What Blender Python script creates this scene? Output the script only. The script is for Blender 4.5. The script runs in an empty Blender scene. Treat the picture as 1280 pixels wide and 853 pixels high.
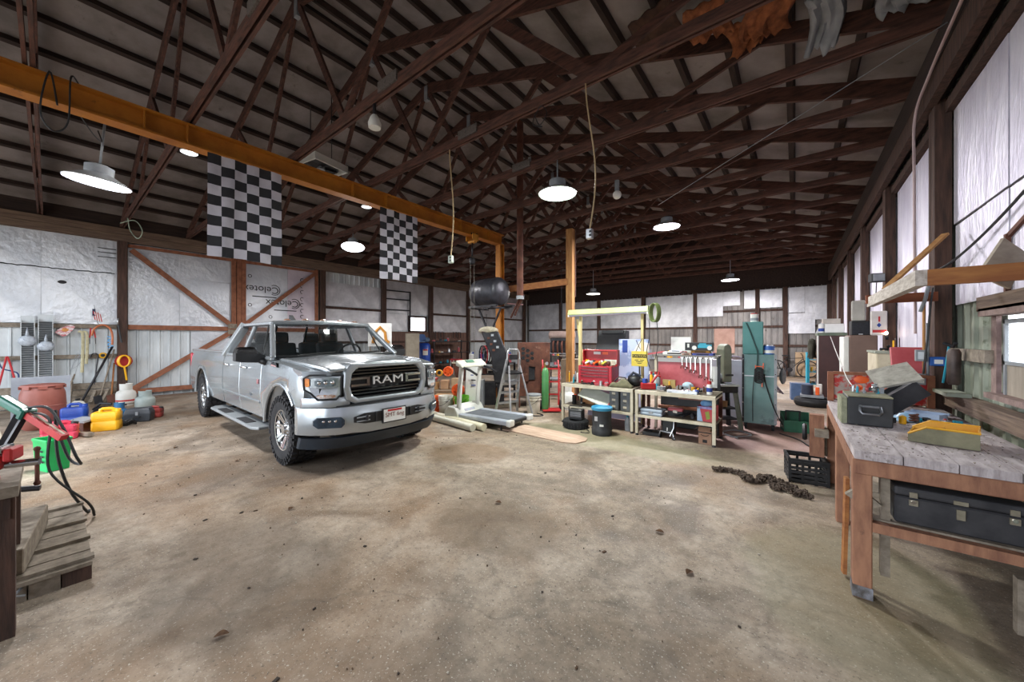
import bpy, bmesh, math, random
from mathutils import Vector, Matrix
random.seed(7)
S = bpy.context.scene
COL = S.collection
PI = math.pi
R = math.radians

# ------------------------------------------------------------------ camera
CZ = 1.55
cam = bpy.data.cameras.new('camera')
cam.sensor_width = 36.0
cam.lens = 452.4 / 1280 * 36.0
cam.shift_y = -0.0024
cam.clip_start = 0.02
cam_o = bpy.data.objects.new('camera', cam)
COL.objects.link(cam_o)
cam_o.location = (0, 0, CZ)
cam_o.rotation_euler = (R(90), 0, R(38.05))
S.camera = cam_o

# ------------------------------------------------------------------ sky, daylight, exposure
W = bpy.data.worlds.new('overcast_sky')
S.world = W
W.use_nodes = True
bg = W.node_tree.nodes['Background']
bg.inputs[0].default_value = (0.86, 0.92, 1.0, 1)
bg.inputs[1].default_value = 4.2
S.view_settings.view_transform = 'Standard'
S.view_settings.look = 'None'
S.view_settings.gamma = 1.0
S.view_settings.use_curve_mapping = False
S.view_settings.exposure = 0.95
S.cycles.max_bounces = 8
S.cycles.diffuse_bounces = 5
S.cycles.glossy_bounces = 4
S.cycles.sample_clamp_indirect = 6.0
S.cycles.caustics_reflective = False
S.cycles.caustics_refractive = False
LAMP_W = 0.5

# building frame: x across, y along; right wall, left wall, eave and ridge heights
XR, XL = 1.143, -13.32
XC = (XR + XL) / 2
WID = XR - XL
HE, HR = 4.31, 6.68
YF, YB = 18.7, -4.5
TY0, TS = 1.123, 1.2528       # roof trusses: first one and spacing

# sampling portals in the open doorway (they only guide sky light, they add none)
for nm, lo, rot, sx, sy in (('doorway_portal', (-6.5, YB - 0.02, 1.95), (R(90), 0, 0), 12.0, 3.9),):
    L = bpy.data.lights.new(nm, 'AREA')
    L.shape = 'RECTANGLE'; L.size = sx; L.size_y = sy
    L.cycles.is_portal = True
    o = bpy.data.objects.new(nm, L); COL.objects.link(o)
    o.location = lo; o.rotation_euler = rot

# ------------------------------------------------------------------ helpers
F_, TH_, CY_ = 452.4, R(38.05), 423.4
_c, _s = math.cos(TH_), math.sin(TH_)

class MB:
    """collects shapes and links them as one mesh object"""
    def __init__(s):
        s.v = []; s.f = []; s.m = []; s.sm = []
    def add(s, vs, fs, mi=0, smooth=False):
        n = len(s.v)
        s.v += [tuple(v) for v in vs]
        for f in fs:
            s.f.append(tuple(i + n for i in f)); s.m.append(mi); s.sm.append(smooth)
        return s
    def box(s, c, d, rz=0.0, mi=0, rx=0.0, ry=0.0):
        hx, hy, hz = d[0] / 2, d[1] / 2, d[2] / 2
        vs = [Vector((x, y, z)) for z in (-hz, hz) for y in (-hy, hy) for x in (-hx, hx)]
        if rz or rx or ry:
            m = Matrix.Rotation(rz, 3, 'Z') @ Matrix.Rotation(ry, 3, 'Y') @ Matrix.Rotation(rx, 3, 'X')
            vs = [m @ v for v in vs]
        c = Vector(c)
        return s.add([v + c for v in vs], [(0, 2, 3, 1), (4, 5, 7, 6), (0, 1, 5, 4), (1, 3, 7, 5), (3, 2, 6, 7), (2, 0, 4, 6)], mi)
    def bx(s, x0, x1, y0, y1, z0, z1, mi=0):
        return s.box(((x0 + x1) / 2, (y0 + y1) / 2, (z0 + z1) / 2), (abs(x1 - x0), abs(y1 - y0), abs(z1 - z0)), mi=mi)
    def bar(s, p, q, w, h, up=(0, 0, 1), mi=0):
        p, q = Vector(p), Vector(q)
        d = (q - p).normalized()
        u = Vector(up)
        sd = d.cross(u)
        if sd.length < 1e-4: sd = d.cross(Vector((1, 0, 0)))
        sd.normalize(); u = sd.cross(d).normalized()
        sd *= w / 2; u *= h / 2
        vs = [p - sd - u, p + sd - u, p - sd + u, p + sd + u, q - sd - u, q + sd - u, q - sd + u, q + sd + u]
        return s.add(vs, [(0, 2, 3, 1), (4, 5, 7, 6), (0, 1, 5, 4), (1, 3, 7, 5), (3, 2, 6, 7), (2, 0, 4, 6)], mi)
    def loft(s, rings, closed=True, cap=True, mi=0, smooth=True):
        n = len(rings[0]); vs = [p for r in rings for p in r]; fs = []
        for i in range(len(rings) - 1):
            for j in range(n if closed else n - 1):
                k = (j + 1) % n
                fs.append((i * n + j, i * n + k, (i + 1) * n + k, (i + 1) * n + j))
        s.add(vs, fs, mi, smooth)
        if cap and closed:
            b = len(s.v) - len(vs)
            s.f.append(tuple(b + j for j in reversed(range(n)))); s.m.append(mi); s.sm.append(False)
            e = b + (len(rings) - 1) * n
            s.f.append(tuple(e + j for j in range(n))); s.m.append(mi); s.sm.append(False)
        return s
    def tube(s, pts, r, n=8, mi=0, cap=True):
        pts = [Vector(p) for p in pts]
        rings = []; prev = None
        rs = r if isinstance(r, (list, tuple)) else [r] * len(pts)
        for i, p in enumerate(pts):
            a = pts[max(i - 1, 0)]; b = pts[min(i + 1, len(pts) - 1)]
            d = (b - a)
            d = d.normalized() if d.length > 1e-9 else Vector((0, 0, 1))
            if prev is None:
                u = d.cross(Vector((0, 0, 1)))
                if u.length < 1e-3: u = d.cross(Vector((1, 0, 0)))
            else:
                u = prev - d * prev.dot(d)
                if u.length < 1e-6: u = d.orthogonal()
            u.normalize(); w = d.cross(u); prev = u
            rings.append([p + (u * math.cos(2 * PI * k / n) + w * math.sin(2 * PI * k / n)) * rs[i] for k in range(n)])
        return s.loft(rings, True, cap, mi, n > 5)
    def cyl(s, p, q, r, r2=None, n=16, mi=0, cap=True):
        return s.tube([p, q], [r, r if r2 is None else r2], n, mi, cap)
    def lathe(s, prof, n=20, c=(0, 0, 0), axis='z', mi=0, smooth=True, cap=True):
        rings = []
        for r, h in prof:
            ring = []
            for k in range(n):
                a = 2 * PI * k / n; x, y = r * math.cos(a), r * math.sin(a)
                if axis == 'z': p = (c[0] + x, c[1] + y, c[2] + h)
                elif axis == 'y': p = (c[0] + y, c[1] + h, c[2] + x)
                else: p = (c[0] + h, c[1] + x, c[2] + y)
                ring.append(p)
            rings.append(ring)
        return s.loft(rings, True, cap, mi, smooth)
    def prism(s, poly, axis, a, b, mi=0):
        def P(p, t):
            if axis == 'x': return (t, p[0], p[1])
            if axis == 'y': return (p[0], t, p[1])
            return (p[0], p[1], t)
        n = len(poly)
        vs = [P(p, a) for p in poly] + [P(p, b) for p in poly]
        fs = [tuple(reversed(range(n))), tuple(range(n, 2 * n))] + [(i, (i + 1) % n, n + (i + 1) % n, n + i) for i in range(n)]
        return s.add(vs, fs, mi)
    def grid(s, fn, nu, nv, mi=0, smooth=True):
        vs = [fn(i / nu, j / nv) for i in range(nu + 1) for j in range(nv + 1)]
        fs = [(i * (nv + 1) + j, (i + 1) * (nv + 1) + j, (i + 1) * (nv + 1) + j + 1, i * (nv + 1) + j + 1) for i in range(nu) for j in range(nv)]
        return s.add(vs, fs, mi, smooth)
    def ball(s, c, r, n=12, mi=0):
        rx, ry, rz = r if isinstance(r, (tuple, list)) else (r, r, r)
        m = max(4, n // 2); rings = []
        for i in range(m + 1):
            t = PI * i / m; q = max(math.sin(t), 0.02)
            rings.append([(c[0] + rx * q * math.cos(2 * PI * k / n), c[1] + ry * q * math.sin(2 * PI * k / n), c[2] - rz * math.cos(t)) for k in range(n)])
        return s.loft(rings, True, True, mi)
    def mesh(s, name, mats):
        me = bpy.data.meshes.new(name)
        me.from_pydata(s.v, [], s.f)
        for m in (mats if isinstance(mats, (list, tuple)) else [mats]): me.materials.append(m)
        me.polygons.foreach_set('material_index', s.m)
        me.polygons.foreach_set('use_smooth', s.sm)
        bm = bmesh.new(); bm.from_mesh(me)
        bmesh.ops.recalc_face_normals(bm, faces=bm.faces)
        for e in bm.edges:
            if len(e.link_faces) == 2 and e.calc_face_angle(0) > 0.75: e.smooth = False
        bm.to_mesh(me); bm.free()
        me.update()
        return me
    def obj(s, name, mats, parent=None, loc=None, rot=None, bevel=0.0, seg=1, solid=0.0, sub=0):
        o = bpy.data.objects.new(name, s.mesh(name, mats))
        COL.objects.link(o)
        if parent is not None: o.parent = parent
        if loc is not None: o.location = loc
        if rot is not None: o.rotation_euler = rot
        if solid:
            m = o.modifiers.new('thickness', 'SOLIDIFY'); m.thickness = solid; m.offset = 0
        if sub:
            m = o.modifiers.new('smooth', 'SUBSURF'); m.levels = sub; m.render_levels = sub
        if bevel:
            m = o.modifiers.new('edges', 'BEVEL'); m.width = bevel; m.segments = seg; m.limit_method = 'ANGLE'; m.angle_limit = R(40)
        return o

def tag(o, label=None, cat=None, group=None, kind=None):
    if label: o['label'] = label
    if cat: o['category'] = cat
    if group: o['group'] = group
    if kind: o['kind'] = kind
    return o
def thing(name, label, cat, loc=(0, 0, 0), rz=0.0, group=None):
    o = bpy.data.objects.new(name, None); COL.objects.link(o)
    o.empty_display_size = 0.1
    o.location = loc; o.rotation_euler = (0, 0, rz)
    return tag(o, label, cat, group)
def inst(src, name, parent, loc=(0, 0, 0), rot=(0, 0, 0), scale=None):
    """a part that shares mesh data with an earlier one"""
    o = src.copy(); COL.objects.link(o); o.name = name
    o.parent = parent; o.location = loc; o.rotation_euler = rot
    if scale: o.scale = scale
    return o
def copy_thing(root, loc, rz=0.0, label=None, group=None, scale=None):
    def rec(o, par):
        c = o.copy(); COL.objects.link(c)
        if par is not None: c.parent = par
        for ch in list(o.children): rec(ch, c)
        return c
    r = rec(root, None)
    r.location = loc; r.rotation_euler = (0, 0, rz)
    if scale: r.scale = scale
    if label: r['label'] = label
    if group: r['group'] = group
    return r
def text(name, s, mat, parent, loc, rot, size, ext=0.001, align='CENTER', sx=1.0, bold=0.0):
    cu = bpy.data.curves.new(name, 'FONT')
    cu.body = s; cu.size = size; cu.extrude = ext; cu.align_x = align; cu.offset = bold; cu.align_y = 'CENTER'
    cu.materials.append(mat)
    o = bpy.data.objects.new(name, cu); COL.objects.link(o)
    if parent is not None: o.parent = parent
    o.location = loc; o.rotation_euler = rot; o.scale = (sx, 1, 1)
    return o
def jit(a): return random.uniform(-a, a)

# ------------------------------------------------------------------ materials
_mats = {}
def hexc(h):
    h = h.lstrip('#'); r = []
    for i in (0, 2, 4):
        c = int(h[i:i + 2], 16) / 255
        r.append(c / 12.92 if c <= 0.04045 else ((c + 0.055) / 1.055) ** 2.4)
    return tuple(r) + (1,)
def mat(name, c1, c2=None, rough=0.6, metal=0.0, scale=6.0, stretch=(1, 1, 1), bump=0.0, bscale=None, lo=0.35, hi=0.65,
        c3=None, s3=3.0, t3=0.6, emit=None, estr=0.0, trans=0.0, alpha=1.0, coat=0.0, detail=6.0, rvar=0.0, bdist=0.02):
    if name in _mats: return _mats[name]
    m = bpy.data.materials.new(name); m.use_nodes = True
    nt = m.node_tree; N = nt.nodes; L = nt.links
    b = N['Principled BSDF']
    b.inputs['Roughness'].default_value = rough
    b.inputs['Metallic'].default_value = metal
    if coat: b.inputs['Coat Weight'].default_value = coat; b.inputs['Coat Roughness'].default_value = 0.08
    if trans: b.inputs['Transmission Weight'].default_value = trans
    if alpha < 1: b.inputs['Alpha'].default_value = alpha
    C1 = hexc(c1); C2 = hexc(c2) if c2 else C1
    b.inputs['Base Color'].default_value = C1
    if c2 or bump or rvar:
        tc = N.new('ShaderNodeTexCoord'); mp = N.new('ShaderNodeMapping')
        mp.inputs['Scale'].default_value = stretch
        L.new(tc.outputs['Object'], mp.inputs['Vector'])
        nz = N.new('ShaderNodeTexNoise'); nz.inputs['Scale'].default_value = scale; nz.inputs['Detail'].default_value = detail
        nz.inputs['Roughness'].default_value = 0.62
        L.new(mp.outputs[0], nz.inputs['Vector'])
        if c2:
            cr = N.new('ShaderNodeValToRGB')
            cr.color_ramp.elements[0].position = lo; cr.color_ramp.elements[0].color = C1
            cr.color_ramp.elements[1].position = hi; cr.color_ramp.elements[1].color = C2
            L.new(nz.outputs[0], cr.inputs[0])
            out = cr.outputs[0]
            if c3:
                n3 = N.new('ShaderNodeTexNoise'); n3.inputs['Scale'].default_value = s3; n3.inputs['Detail'].default_value = 8
                n3.inputs['Roughness'].default_value = 0.7
                L.new(tc.outputs['Object'], n3.inputs['Vector'])
                r3 = N.new('ShaderNodeValToRGB')
                r3.color_ramp.elements[0].position = t3; r3.color_ramp.elements[0].color = (0, 0, 0, 1)
                r3.color_ramp.elements[1].position = min(t3 + 0.08, 1); r3.color_ramp.elements[1].color = (1, 1, 1, 1)
                L.new(n3.outputs[0], r3.inputs[0])
                mx = N.new('ShaderNodeMix'); mx.data_type = 'RGBA'
                L.new(r3.outputs[0], mx.inputs[0]); L.new(out, mx.inputs[6]); mx.inputs[7].default_value = hexc(c3)
                out = mx.outputs[2]
            L.new(out, b.inputs['Base Color'])
        if rvar:
            mr = N.new('ShaderNodeMapRange'); mr.inputs['To Min'].default_value = max(rough - rvar, 0.02); mr.inputs['To Max'].default_value = min(rough + rvar, 1)
            L.new(nz.outputs[0], mr.inputs[0]); L.new(mr.outputs[0], b.inputs['Roughness'])
        if bump:
            src = nz
            if bscale:
                src = N.new('ShaderNodeTexNoise'); src.inputs['Scale'].default_value = bscale; src.inputs['Detail'].default_value = 4
                L.new(mp.outputs[0], src.inputs['Vector'])
            bp = N.new('ShaderNodeBump'); bp.inputs['Strength'].default_value = bump; bp.inputs['Distance'].default_value = bdist
            L.new(src.outputs[0], bp.inputs['Height']); L.new(bp.outputs[0], b.inputs['Normal'])
    if emit:
        b.inputs['Emission Color'].default_value = hexc(emit); b.inputs['Emission Strength'].default_value = estr
    _mats[name] = m
    return m

WOOD_DK = mat('truss wood', '#3a2620', '#654136', rough=0.8, scale=5, stretch=(1, 6, 6), bump=0.3, c3='#8b7468', s3=26, t3=0.69)
WOOD_DK2 = mat('purlin wood', '#231916', '#3a2a24', rough=0.85, scale=4, stretch=(5, 0.6, 5), bump=0.2)
WOOD_POST = mat('post wood', '#352721', '#594036', rough=0.85, scale=4, stretch=(7, 7, 0.7), bump=0.3)
WOOD_PLATE = mat('plate wood', '#53423a', '#85705f', rough=0.85, scale=5, stretch=(6, 0.5, 9), bump=0.4, lo=0.3, hi=0.7)
WOOD_RED = mat('red brown lumber', '#7a4a35', '#9a6449', rough=0.8, scale=4, stretch=(2, 2, 2), bump=0.15)
WOOD_TAN = mat('tan lumber', '#9b6a3c', '#b98a55', rough=0.75, scale=4, stretch=(6, 6, 0.8), bump=0.15)
WOOD_ORG = mat('orange lumber', '#8a5430', '#a8713f', rough=0.75, scale=5, stretch=(1, 5, 5), bump=0.2, c3='#4d2f1e', s3=7, t3=0.66)
WOOD_GRY = mat('grey wood', '#6f6457', '#93887a', rough=0.85, scale=5, stretch=(3, 3, 3), bump=0.3, c3='#443b33', s3=5, t3=0.64)
WOOD_WHT = mat('whitewashed board', '#a79c92', '#cfc7bf', rough=0.85, scale=7, stretch=(5, 1, 5), bump=0.3, c3='#6b5d52', s3=14, t3=0.62)
FOIL = mat('foil insulation', '#c3c8cf', '#e0e4e9', rough=0.42, metal=0.55, scale=1.2, bump=0.55, bscale=9, c3='#8f9296', s3=16, t3=0.72, bdist=0.03)
FOIL_L = mat('lilac foil insulation', '#ccc7d8', '#e6e3ef', rough=0.5, metal=0.4, scale=1.5, stretch=(1, 3, 1), bump=0.5, bscale=7, c3='#93887f', s3=3.2, t3=0.7, bdist=0.03)
FOIL_W = mat('back wall foil', '#b9b9bd', '#dcdcdf', rough=0.45, metal=0.5, scale=2.0, bump=0.5, bscale=11, c3='#8b8984', s3=12, t3=0.7)
SHEET_W = mat('white corrugated sheet', '#b7bec2', '#d9dee0', rough=0.5, metal=0.2, scale=2, stretch=(1, 1, 0.4), c3='#7d7e7a', s3=5, t3=0.68)
SHEET_G = mat('grey corrugated sheet', '#6f6c6a', '#98938e', rough=0.55, metal=0.3, scale=2, stretch=(1, 1, 0.4), c3='#58504a', s3=4, t3=0.62)
SHEET_GRN = mat('mossy corrugated sheet', '#7b8274', '#a4a899', rough=0.6, metal=0.1, scale=2.5, stretch=(1, 2, 0.5), c3='#4c5338', s3=3.5, t3=0.58)
DECK = mat('roof insulation board', '#726b69', '#989090', rough=0.6, scale=1.4, bump=0.15, c3='#625a57', s3=2.2, t3=0.62)
STEEL_OR = mat('orange steel beam', '#9a5a14', '#b97722', rough=0.6, metal=0.1, scale=2.5, bump=0.1, c3='#5c3a18', s3=4, t3=0.62)
STEEL_DK = mat('dark steel', '#26262a', '#3c3b3e', rough=0.5, metal=0.6, scale=6, bump=0.1)
RUST = mat('rusty steel', '#4c2f27', '#74493a', rough=0.75, metal=0.3, scale=4, bump=0.2, c3='#8f6a5c', s3=2.5, t3=0.6)
RUBBER = mat('black rubber', '#17171a', '#2a2a2d', rough=0.85, scale=8, bump=0.1)
BLACKP = mat('black plastic', '#141517', '#232427', rough=0.5, scale=6)
CHROME = mat('chrome', '#d8d8da', rough=0.12, metal=1.0)
ALU = mat('aluminium', '#b4b8bc', '#d0d3d6', rough=0.35, metal=0.8, scale=5)
WHITEP = mat('white plastic', '#d3d3cd', '#e4e4df', rough=0.45, scale=4)
RED = mat('red paint', '#a01e22', '#bb2c2e', rough=0.4, scale=4, c3='#6e1a1b', s3=9, t3=0.66)
REDF = mat('faded red paint', '#a9444a', '#c4646a', rough=0.5, scale=3, bump=0.05)
BLUE = mat('blue paint', '#1c3a8c', '#2a4fa8', rough=0.4, scale=4)
TEAL = mat('teal paint', '#1f8aa3', '#2ba2bd', rough=0.45, scale=4)
YELLOW = mat('yellow plastic', '#e3a412', '#f0b624', rough=0.4, scale=4)
GREEN = mat('green paint', '#23523f', '#2f6850', rough=0.5, scale=5, c3='#1b2b24', s3=8, t3=0.64)
ORANGE = mat('orange plastic', '#e4541a', '#f06a2a', rough=0.45, scale=5)
CARD = mat('cardboard', '#a47a50', '#bb9268', rough=0.85, scale=6)
CREAM = mat('cream painted steel', '#b8ae98', '#d2c9b4', rough=0.6, scale=5, c3='#7c6a54', s3=10, t3=0.66)
GREYP = mat('grey paint', '#7d8288', '#979ba0', rough=0.5, scale=5)
LINE_R = mat('red print', '#b02028', rough=0.6)
LINE_B = mat('blue print', '#22408f', rough=0.6)
INK = mat('black print', '#1d1d1f', rough=0.7)
PAPER = mat('white paper', '#d9d9d6', '#e6e6e3', rough=0.7, scale=5)
# ================================================================== THE SETTING
def struct(mb, name, m, parent=None, **k):
    o = mb.obj(name, m, parent, **k)
    if parent is None: o['kind'] = 'structure'
    return o

# ---- concrete floor
def floor_material():
    m = bpy.data.materials.new('stained concrete'); m.use_nodes = True
    nt = m.node_tree; N = nt.nodes; L = nt.links; b = N['Principled BSDF']
    tc = N.new('ShaderNodeTexCoord')
    def noise(sc, det=8, rough=0.6, dist=0.0):
        n = N.new('ShaderNodeTexNoise'); n.inputs['Scale'].default_value = sc; n.inputs['Detail'].default_value = det
        n.inputs['Roughness'].default_value = rough; n.inputs['Distortion'].default_value = dist
        L.new(tc.outputs['Object'], n.inputs['Vector']); return n
    def ramp(src, stops):
        r = N.new('ShaderNodeValToRGB'); e = r.color_ramp.elements
        while len(e) < len(stops): e.new(0.5)
        for i, (p, c) in enumerate(stops):
            e[i].position = p; e[i].color = hexc(c) if isinstance(c, str) else (c, c, c, 1)
        L.new(src, r.inputs[0]); return r
    def mix(f, a, bb, mode='MIX'):
        x = N.new('ShaderNodeMix'); x.data_type = 'RGBA'; x.blend_type = mode
        if isinstance(f, float): x.inputs[0].default_value = f
        else: L.new(f, x.inputs[0])
        L.new(a, x.inputs[6])
        if isinstance(bb, str): x.inputs[7].default_value = hexc(bb)
        else: L.new(bb, x.inputs[7])
        return x.outputs[2]
    base = ramp(noise(0.55, 6, 0.6, 0.6).outputs[0], [(0.30, '#6a5b4b'), (0.46, '#8e7f6e'), (0.60, '#ac9e8e'), (0.75, '#beb2a4')])
    fine = ramp(noise(14, 8, 0.75).outputs[0], [(0.30, 0.62), (0.55, 1.0), (0.75, 1.12)])
    col = mix(1.0, base.outputs[0], fine.outputs[0], 'MULTIPLY')
    mid = ramp(noise(4.5, 8, 0.72, 0.4).outputs[0], [(0.30, 0.58), (0.50, 1.0), (0.70, 1.2)])
    col = mix(1.0, col, mid.outputs[0], 'MULTIPLY')
    oil = ramp(noise(0.9, 5, 0.55, 1.2).outputs[0], [(0.50, 0.0), (0.66, 0.75)])
    col = mix(oil.outputs[0], col, '#5c4f42')
    brown = ramp(noise(0.42, 6, 0.65, 0.3).outputs[0], [(0.48, 0.0), (0.66, 0.6)])
    col = mix(brown.outputs[0], col, '#85633f')
    speck = ramp(noise(70, 3, 0.65).outputs[0], [(0.60, 0.0), (0.68, 0.7)])
    col = mix(speck.outputs[0], col, '#c9c2b4')
    dark = ramp(noise(46, 4, 0.72).outputs[0], [(0.33, 0.75), (0.42, 0.0)])
    col = mix(dark.outputs[0], col, '#4a4036')
    # a red painted patch and a green stain around the long table
    sep = N.new('ShaderNodeSeparateXYZ'); L.new(tc.outputs['Object'], sep.inputs[0])
    vo = N.new('ShaderNodeTexVoronoi'); vo.feature = 'DISTANCE_TO_EDGE'; vo.inputs['Scale'].default_value = 0.24
    wv = noise(1.3, 4); ad = N.new('ShaderNodeVectorMath'); ad.operation = 'MULTIPLY_ADD'
    ad.inputs[1].default_value = (0.9, 0.9, 0); L.new(wv.outputs[1], ad.inputs[0]); L.new(tc.outputs['Object'], ad.inputs[2]); L.new(ad.outputs[0], vo.inputs['Vector'])
    crack = ramp(vo.outputs[0], [(0.0, 0.3), (0.003, 0.0)])
    col = mix(crack.outputs[0], col, '#4b4238')
    def blob(cx, cy, rx, ry, c, amt):
        nonlocal col
        mp = N.new('ShaderNodeMapping'); mp.inputs['Location'].default_value = (-cx / rx, -cy / ry, 0); mp.inputs['Scale'].default_value = (1 / rx, 1 / ry, 0)
        L.new(ad2.outputs[0], mp.inputs['Vector'])
        ln = N.new('ShaderNodeVectorMath'); ln.operation = 'LENGTH'; L.new(mp.outputs[0], ln.inputs[0])
        r = ramp(ln.outputs['Value'], [(0.75, amt), (1.0, 0.0)])
        col = mix(r.outputs[0], col, c)
    ad2 = N.new('ShaderNodeVectorMath'); ad2.operation = 'MULTIPLY_ADD'; ad2.inputs[1].default_value = (0.7, 0.7, 0)
    L.new(noise(1.1, 5).outputs[1], ad2.inputs[0]); L.new(tc.outputs['Object'], ad2.inputs[2])
    blob(-0.7, 7.4, 3.0, 1.3, '#8a6664', 0.6)
    blob(0.15, 8.6, 1.1, 0.9, '#a37f7a', 0.7)
    blob(-2.3, 5.5, 2.2, 0.5, '#838064', 0.6)
    blob(0.6, 3.4, 0.6, 0.9, '#878568', 0.35)
    blob(-3.1, 3.9, 0.55, 0.5, '#6b4f2f', 0.5)
    blob(-1.6, 2.7, 0.7, 0.5, '#5f4a33', 0.45)
    blob(-2.6, 1.2, 0.9, 0.6, '#574a3d', 0.45)
    blob(-4.6, 2.9, 1.2, 1.0, '#4f463d', 0.5)
    L.new(col, b.inputs['Base Color'])
    rr = ramp(noise(2.0, 5).outputs[0], [(0.3, 0.55), (0.7, 0.85)])
    L.new(rr.outputs[0], b.inputs['Roughness'])
    bp = N.new('ShaderNodeBump'); bp.inputs['Strength'].default_value = 0.35; bp.inputs['Distance'].default_value = 0.01
    L.new(fine.outputs[0], bp.inputs['Height']); L.new(bp.outputs[0], b.inputs['Normal'])
    return m
CONC = floor_material()
fl = MB().bx(XL - 0.3, XR + 0.3, YB, YF + 0.3, -0.2, 0.0)
FLOOR = struct(fl, 'floor', CONC)
# yard outside the open doorway
g = MB().bx(-60, 60, -60, YB, -0.32, -0.12).bx(-60, XL - 0.3, YB, 60, -0.32, -0.12).bx(XR + 0.3, 60, YB, 60, -0.32, -0.12)
struct(g, 'ground', mat('yard gravel', '#77716a', '#918a80', rough=0.95, scale=3))

# ---- left wall
XLs = XL - 0.10
def corrug(mb, y0, y1, z0, z1, x, pitch=0.2, h=0.022, axis='y'):
    pts = []
    n = max(1, int(round((y1 - y0) / pitch)))
    p = (y1 - y0) / n
    for i in range(n):
        a = y0 + i * p
        pts += [(a, 0), (a + p * 0.72, 0), (a + p * 0.80, h), (a + p * 0.92, h)]
    pts.append((y1, 0))
    vs = []
    for a, d in pts:
        for z in (z0, z1):
            vs.append((x + d, a, z) if axis == 'y' else (a, x - d, z))
    fs = [(2 * i, 2 * i + 2, 2 * i + 3, 2 * i + 1) for i in range(len(pts) - 1)]
    mb.add(vs, fs)
    return mb
mb = corrug(MB(), YB, YF, 0, 4.4, XLs)
WL = struct(mb, 'wall_left', SHEET_W, solid=0.004)
LP = [TY0 + 2.44 * i for i in range(-2, 8)]          # left posts
post_src = MB().box((0, 0, 1.99), (0.17, 0.17, 3.98)).mesh('post', WOOD_POST)
def put(me, name, parent, loc, rot=(0, 0, 0), sc=None):
    o = bpy.data.objects.new(name, me); COL.objects.link(o); o.parent = parent
    o.location = loc; o.rotation_euler = rot
    if sc: o.scale = sc
    return o
for y in LP:
    if y < YB or y > YF: continue
    if abs(y - 3.56) < 0.1: continue
    put(post_src, 'post', WL, (XL + 0.02, y, 0))
MB().bx(XL - 0.06, XL + 0.06, YB, YF, 3.98, 4.15).obj('plate_beam', WOOD_PLATE, WL)
MB().bx(XL - 0.06, XL + 0.075, YB, YF, 4.155, 4.31).obj('plate_beam', WOOD_PLATE, WL)
# foil sheets in the bay at the far left, with a sagging seam, and beyond the door
def foil(parent, x, y0, y1, z0, z1, m=FOIL, t=0.02, tilt=0.0):
    o = MB().box((0, 0, 0), (t, y1 - y0 - 0.006, z1 - z0 - 0.006)).obj('foil_panel', m, parent, (x + jit(0.004), (y0 + y1) / 2, (z0 + z1) / 2), (tilt, 0, R(jit(0.5))))
    return o
for y0, y1 in ((-4.4, -3.75), (-3.75, -2.55), (-2.55, -1.33), (-1.33, -0.12), (-0.12, 1.04)):
    foil(WL, XL - 0.055, y0, y1, 3.17, 3.99)
    foil(WL, XL - 0.05, y0, y1, 1.90, 3.16)
for i in range(2, 7):
    ya, yb = LP[i + 2] + 0.09, LP[i + 3] - 0.09
    ym = (ya + yb) / 2
    if i == 2: segs = [(ya, yb)]
    else: segs = [(ya, ym), (ym, yb)]
    for a, b_ in segs:
        zt = 3.62 if i == 2 else 3.98
        if i in (3,):          # the bay with the little window
            foil(WL, XL - 0.05, a, b_, 2.62, zt, FOIL_W)
            if a < 9.2: foil(WL, XL - 0.05, a, b_, 1.9, 2.6, FOIL_W)
        else:
            foil(WL, XL - 0.05, a, b_, 2.75, zt, FOIL_W)
            foil(WL, XL - 0.05, a, b_, 1.45, 2.74, FOIL_W)
tear = [(-1.4 + .06 * i, 3.165 + jit(.012)) for i in range(41)]
MB().tube([(XL - .04, a, b) for a, b in tear], .011, 5).obj('torn_seam', INK, WL)
MB().ball((XL - .043, .18, 2.86), (.006, .09, .05), 10).obj('torn_hole', INK, WL)
mb = MB().bx(XL - 0.05, XL - 0.005, -4.4, 1.03, 1.80, 1.89)
mb.obj('girt', WOOD_GRY, WL)
MB().bx(XL - 0.05, XL - 0.005, -4.4, 1.03, 1.08, 1.17).obj('girt', WOOD_GRY, WL)
for k in range(3):
    MB().bx(XL - 0.05, XL + 0.01, -1.3, 1.03, 0.02 + 0.16 * k, 0.165 + 0.16 * k).obj('skirt_plank', WOOD_GRY, WL)
for i in range(2, 7):
    ya, yb = LP[i + 2] + 0.09, LP[i + 3] - 0.09
    for z in (1.4, 2.68):
        if i == 3 and z > 2: continue
        MB().bx(XL - 0.05, XL - 0.005, ya, yb, z - 0.04, z + 0.05).obj('girt', WOOD_POST, WL)
    if i in (3, 4):
        for k in range(4):
            a = ya + (yb - ya) * k / 4; b_ = ya + (yb - ya) * (k + 1) / 4
            MB().bx(XL - 0.06, XL - 0.02, a + 0.004, b_ - 0.004, 0.0, 1.85).obj('plank', mat('brown boards', '#5c443b', '#7d5f53', rough=0.8, scale=3, stretch=(3, 6, 0.7)), WL)
# bent nails near the post (small bolts)
for z in (3.55, 3.66, 3.76): MB().cyl((XL + 0.0, 0.72, z), (XL + 0.02, 1.02, z), 0.008, n=6).obj('bolt', STEEL_DK, WL)

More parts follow.
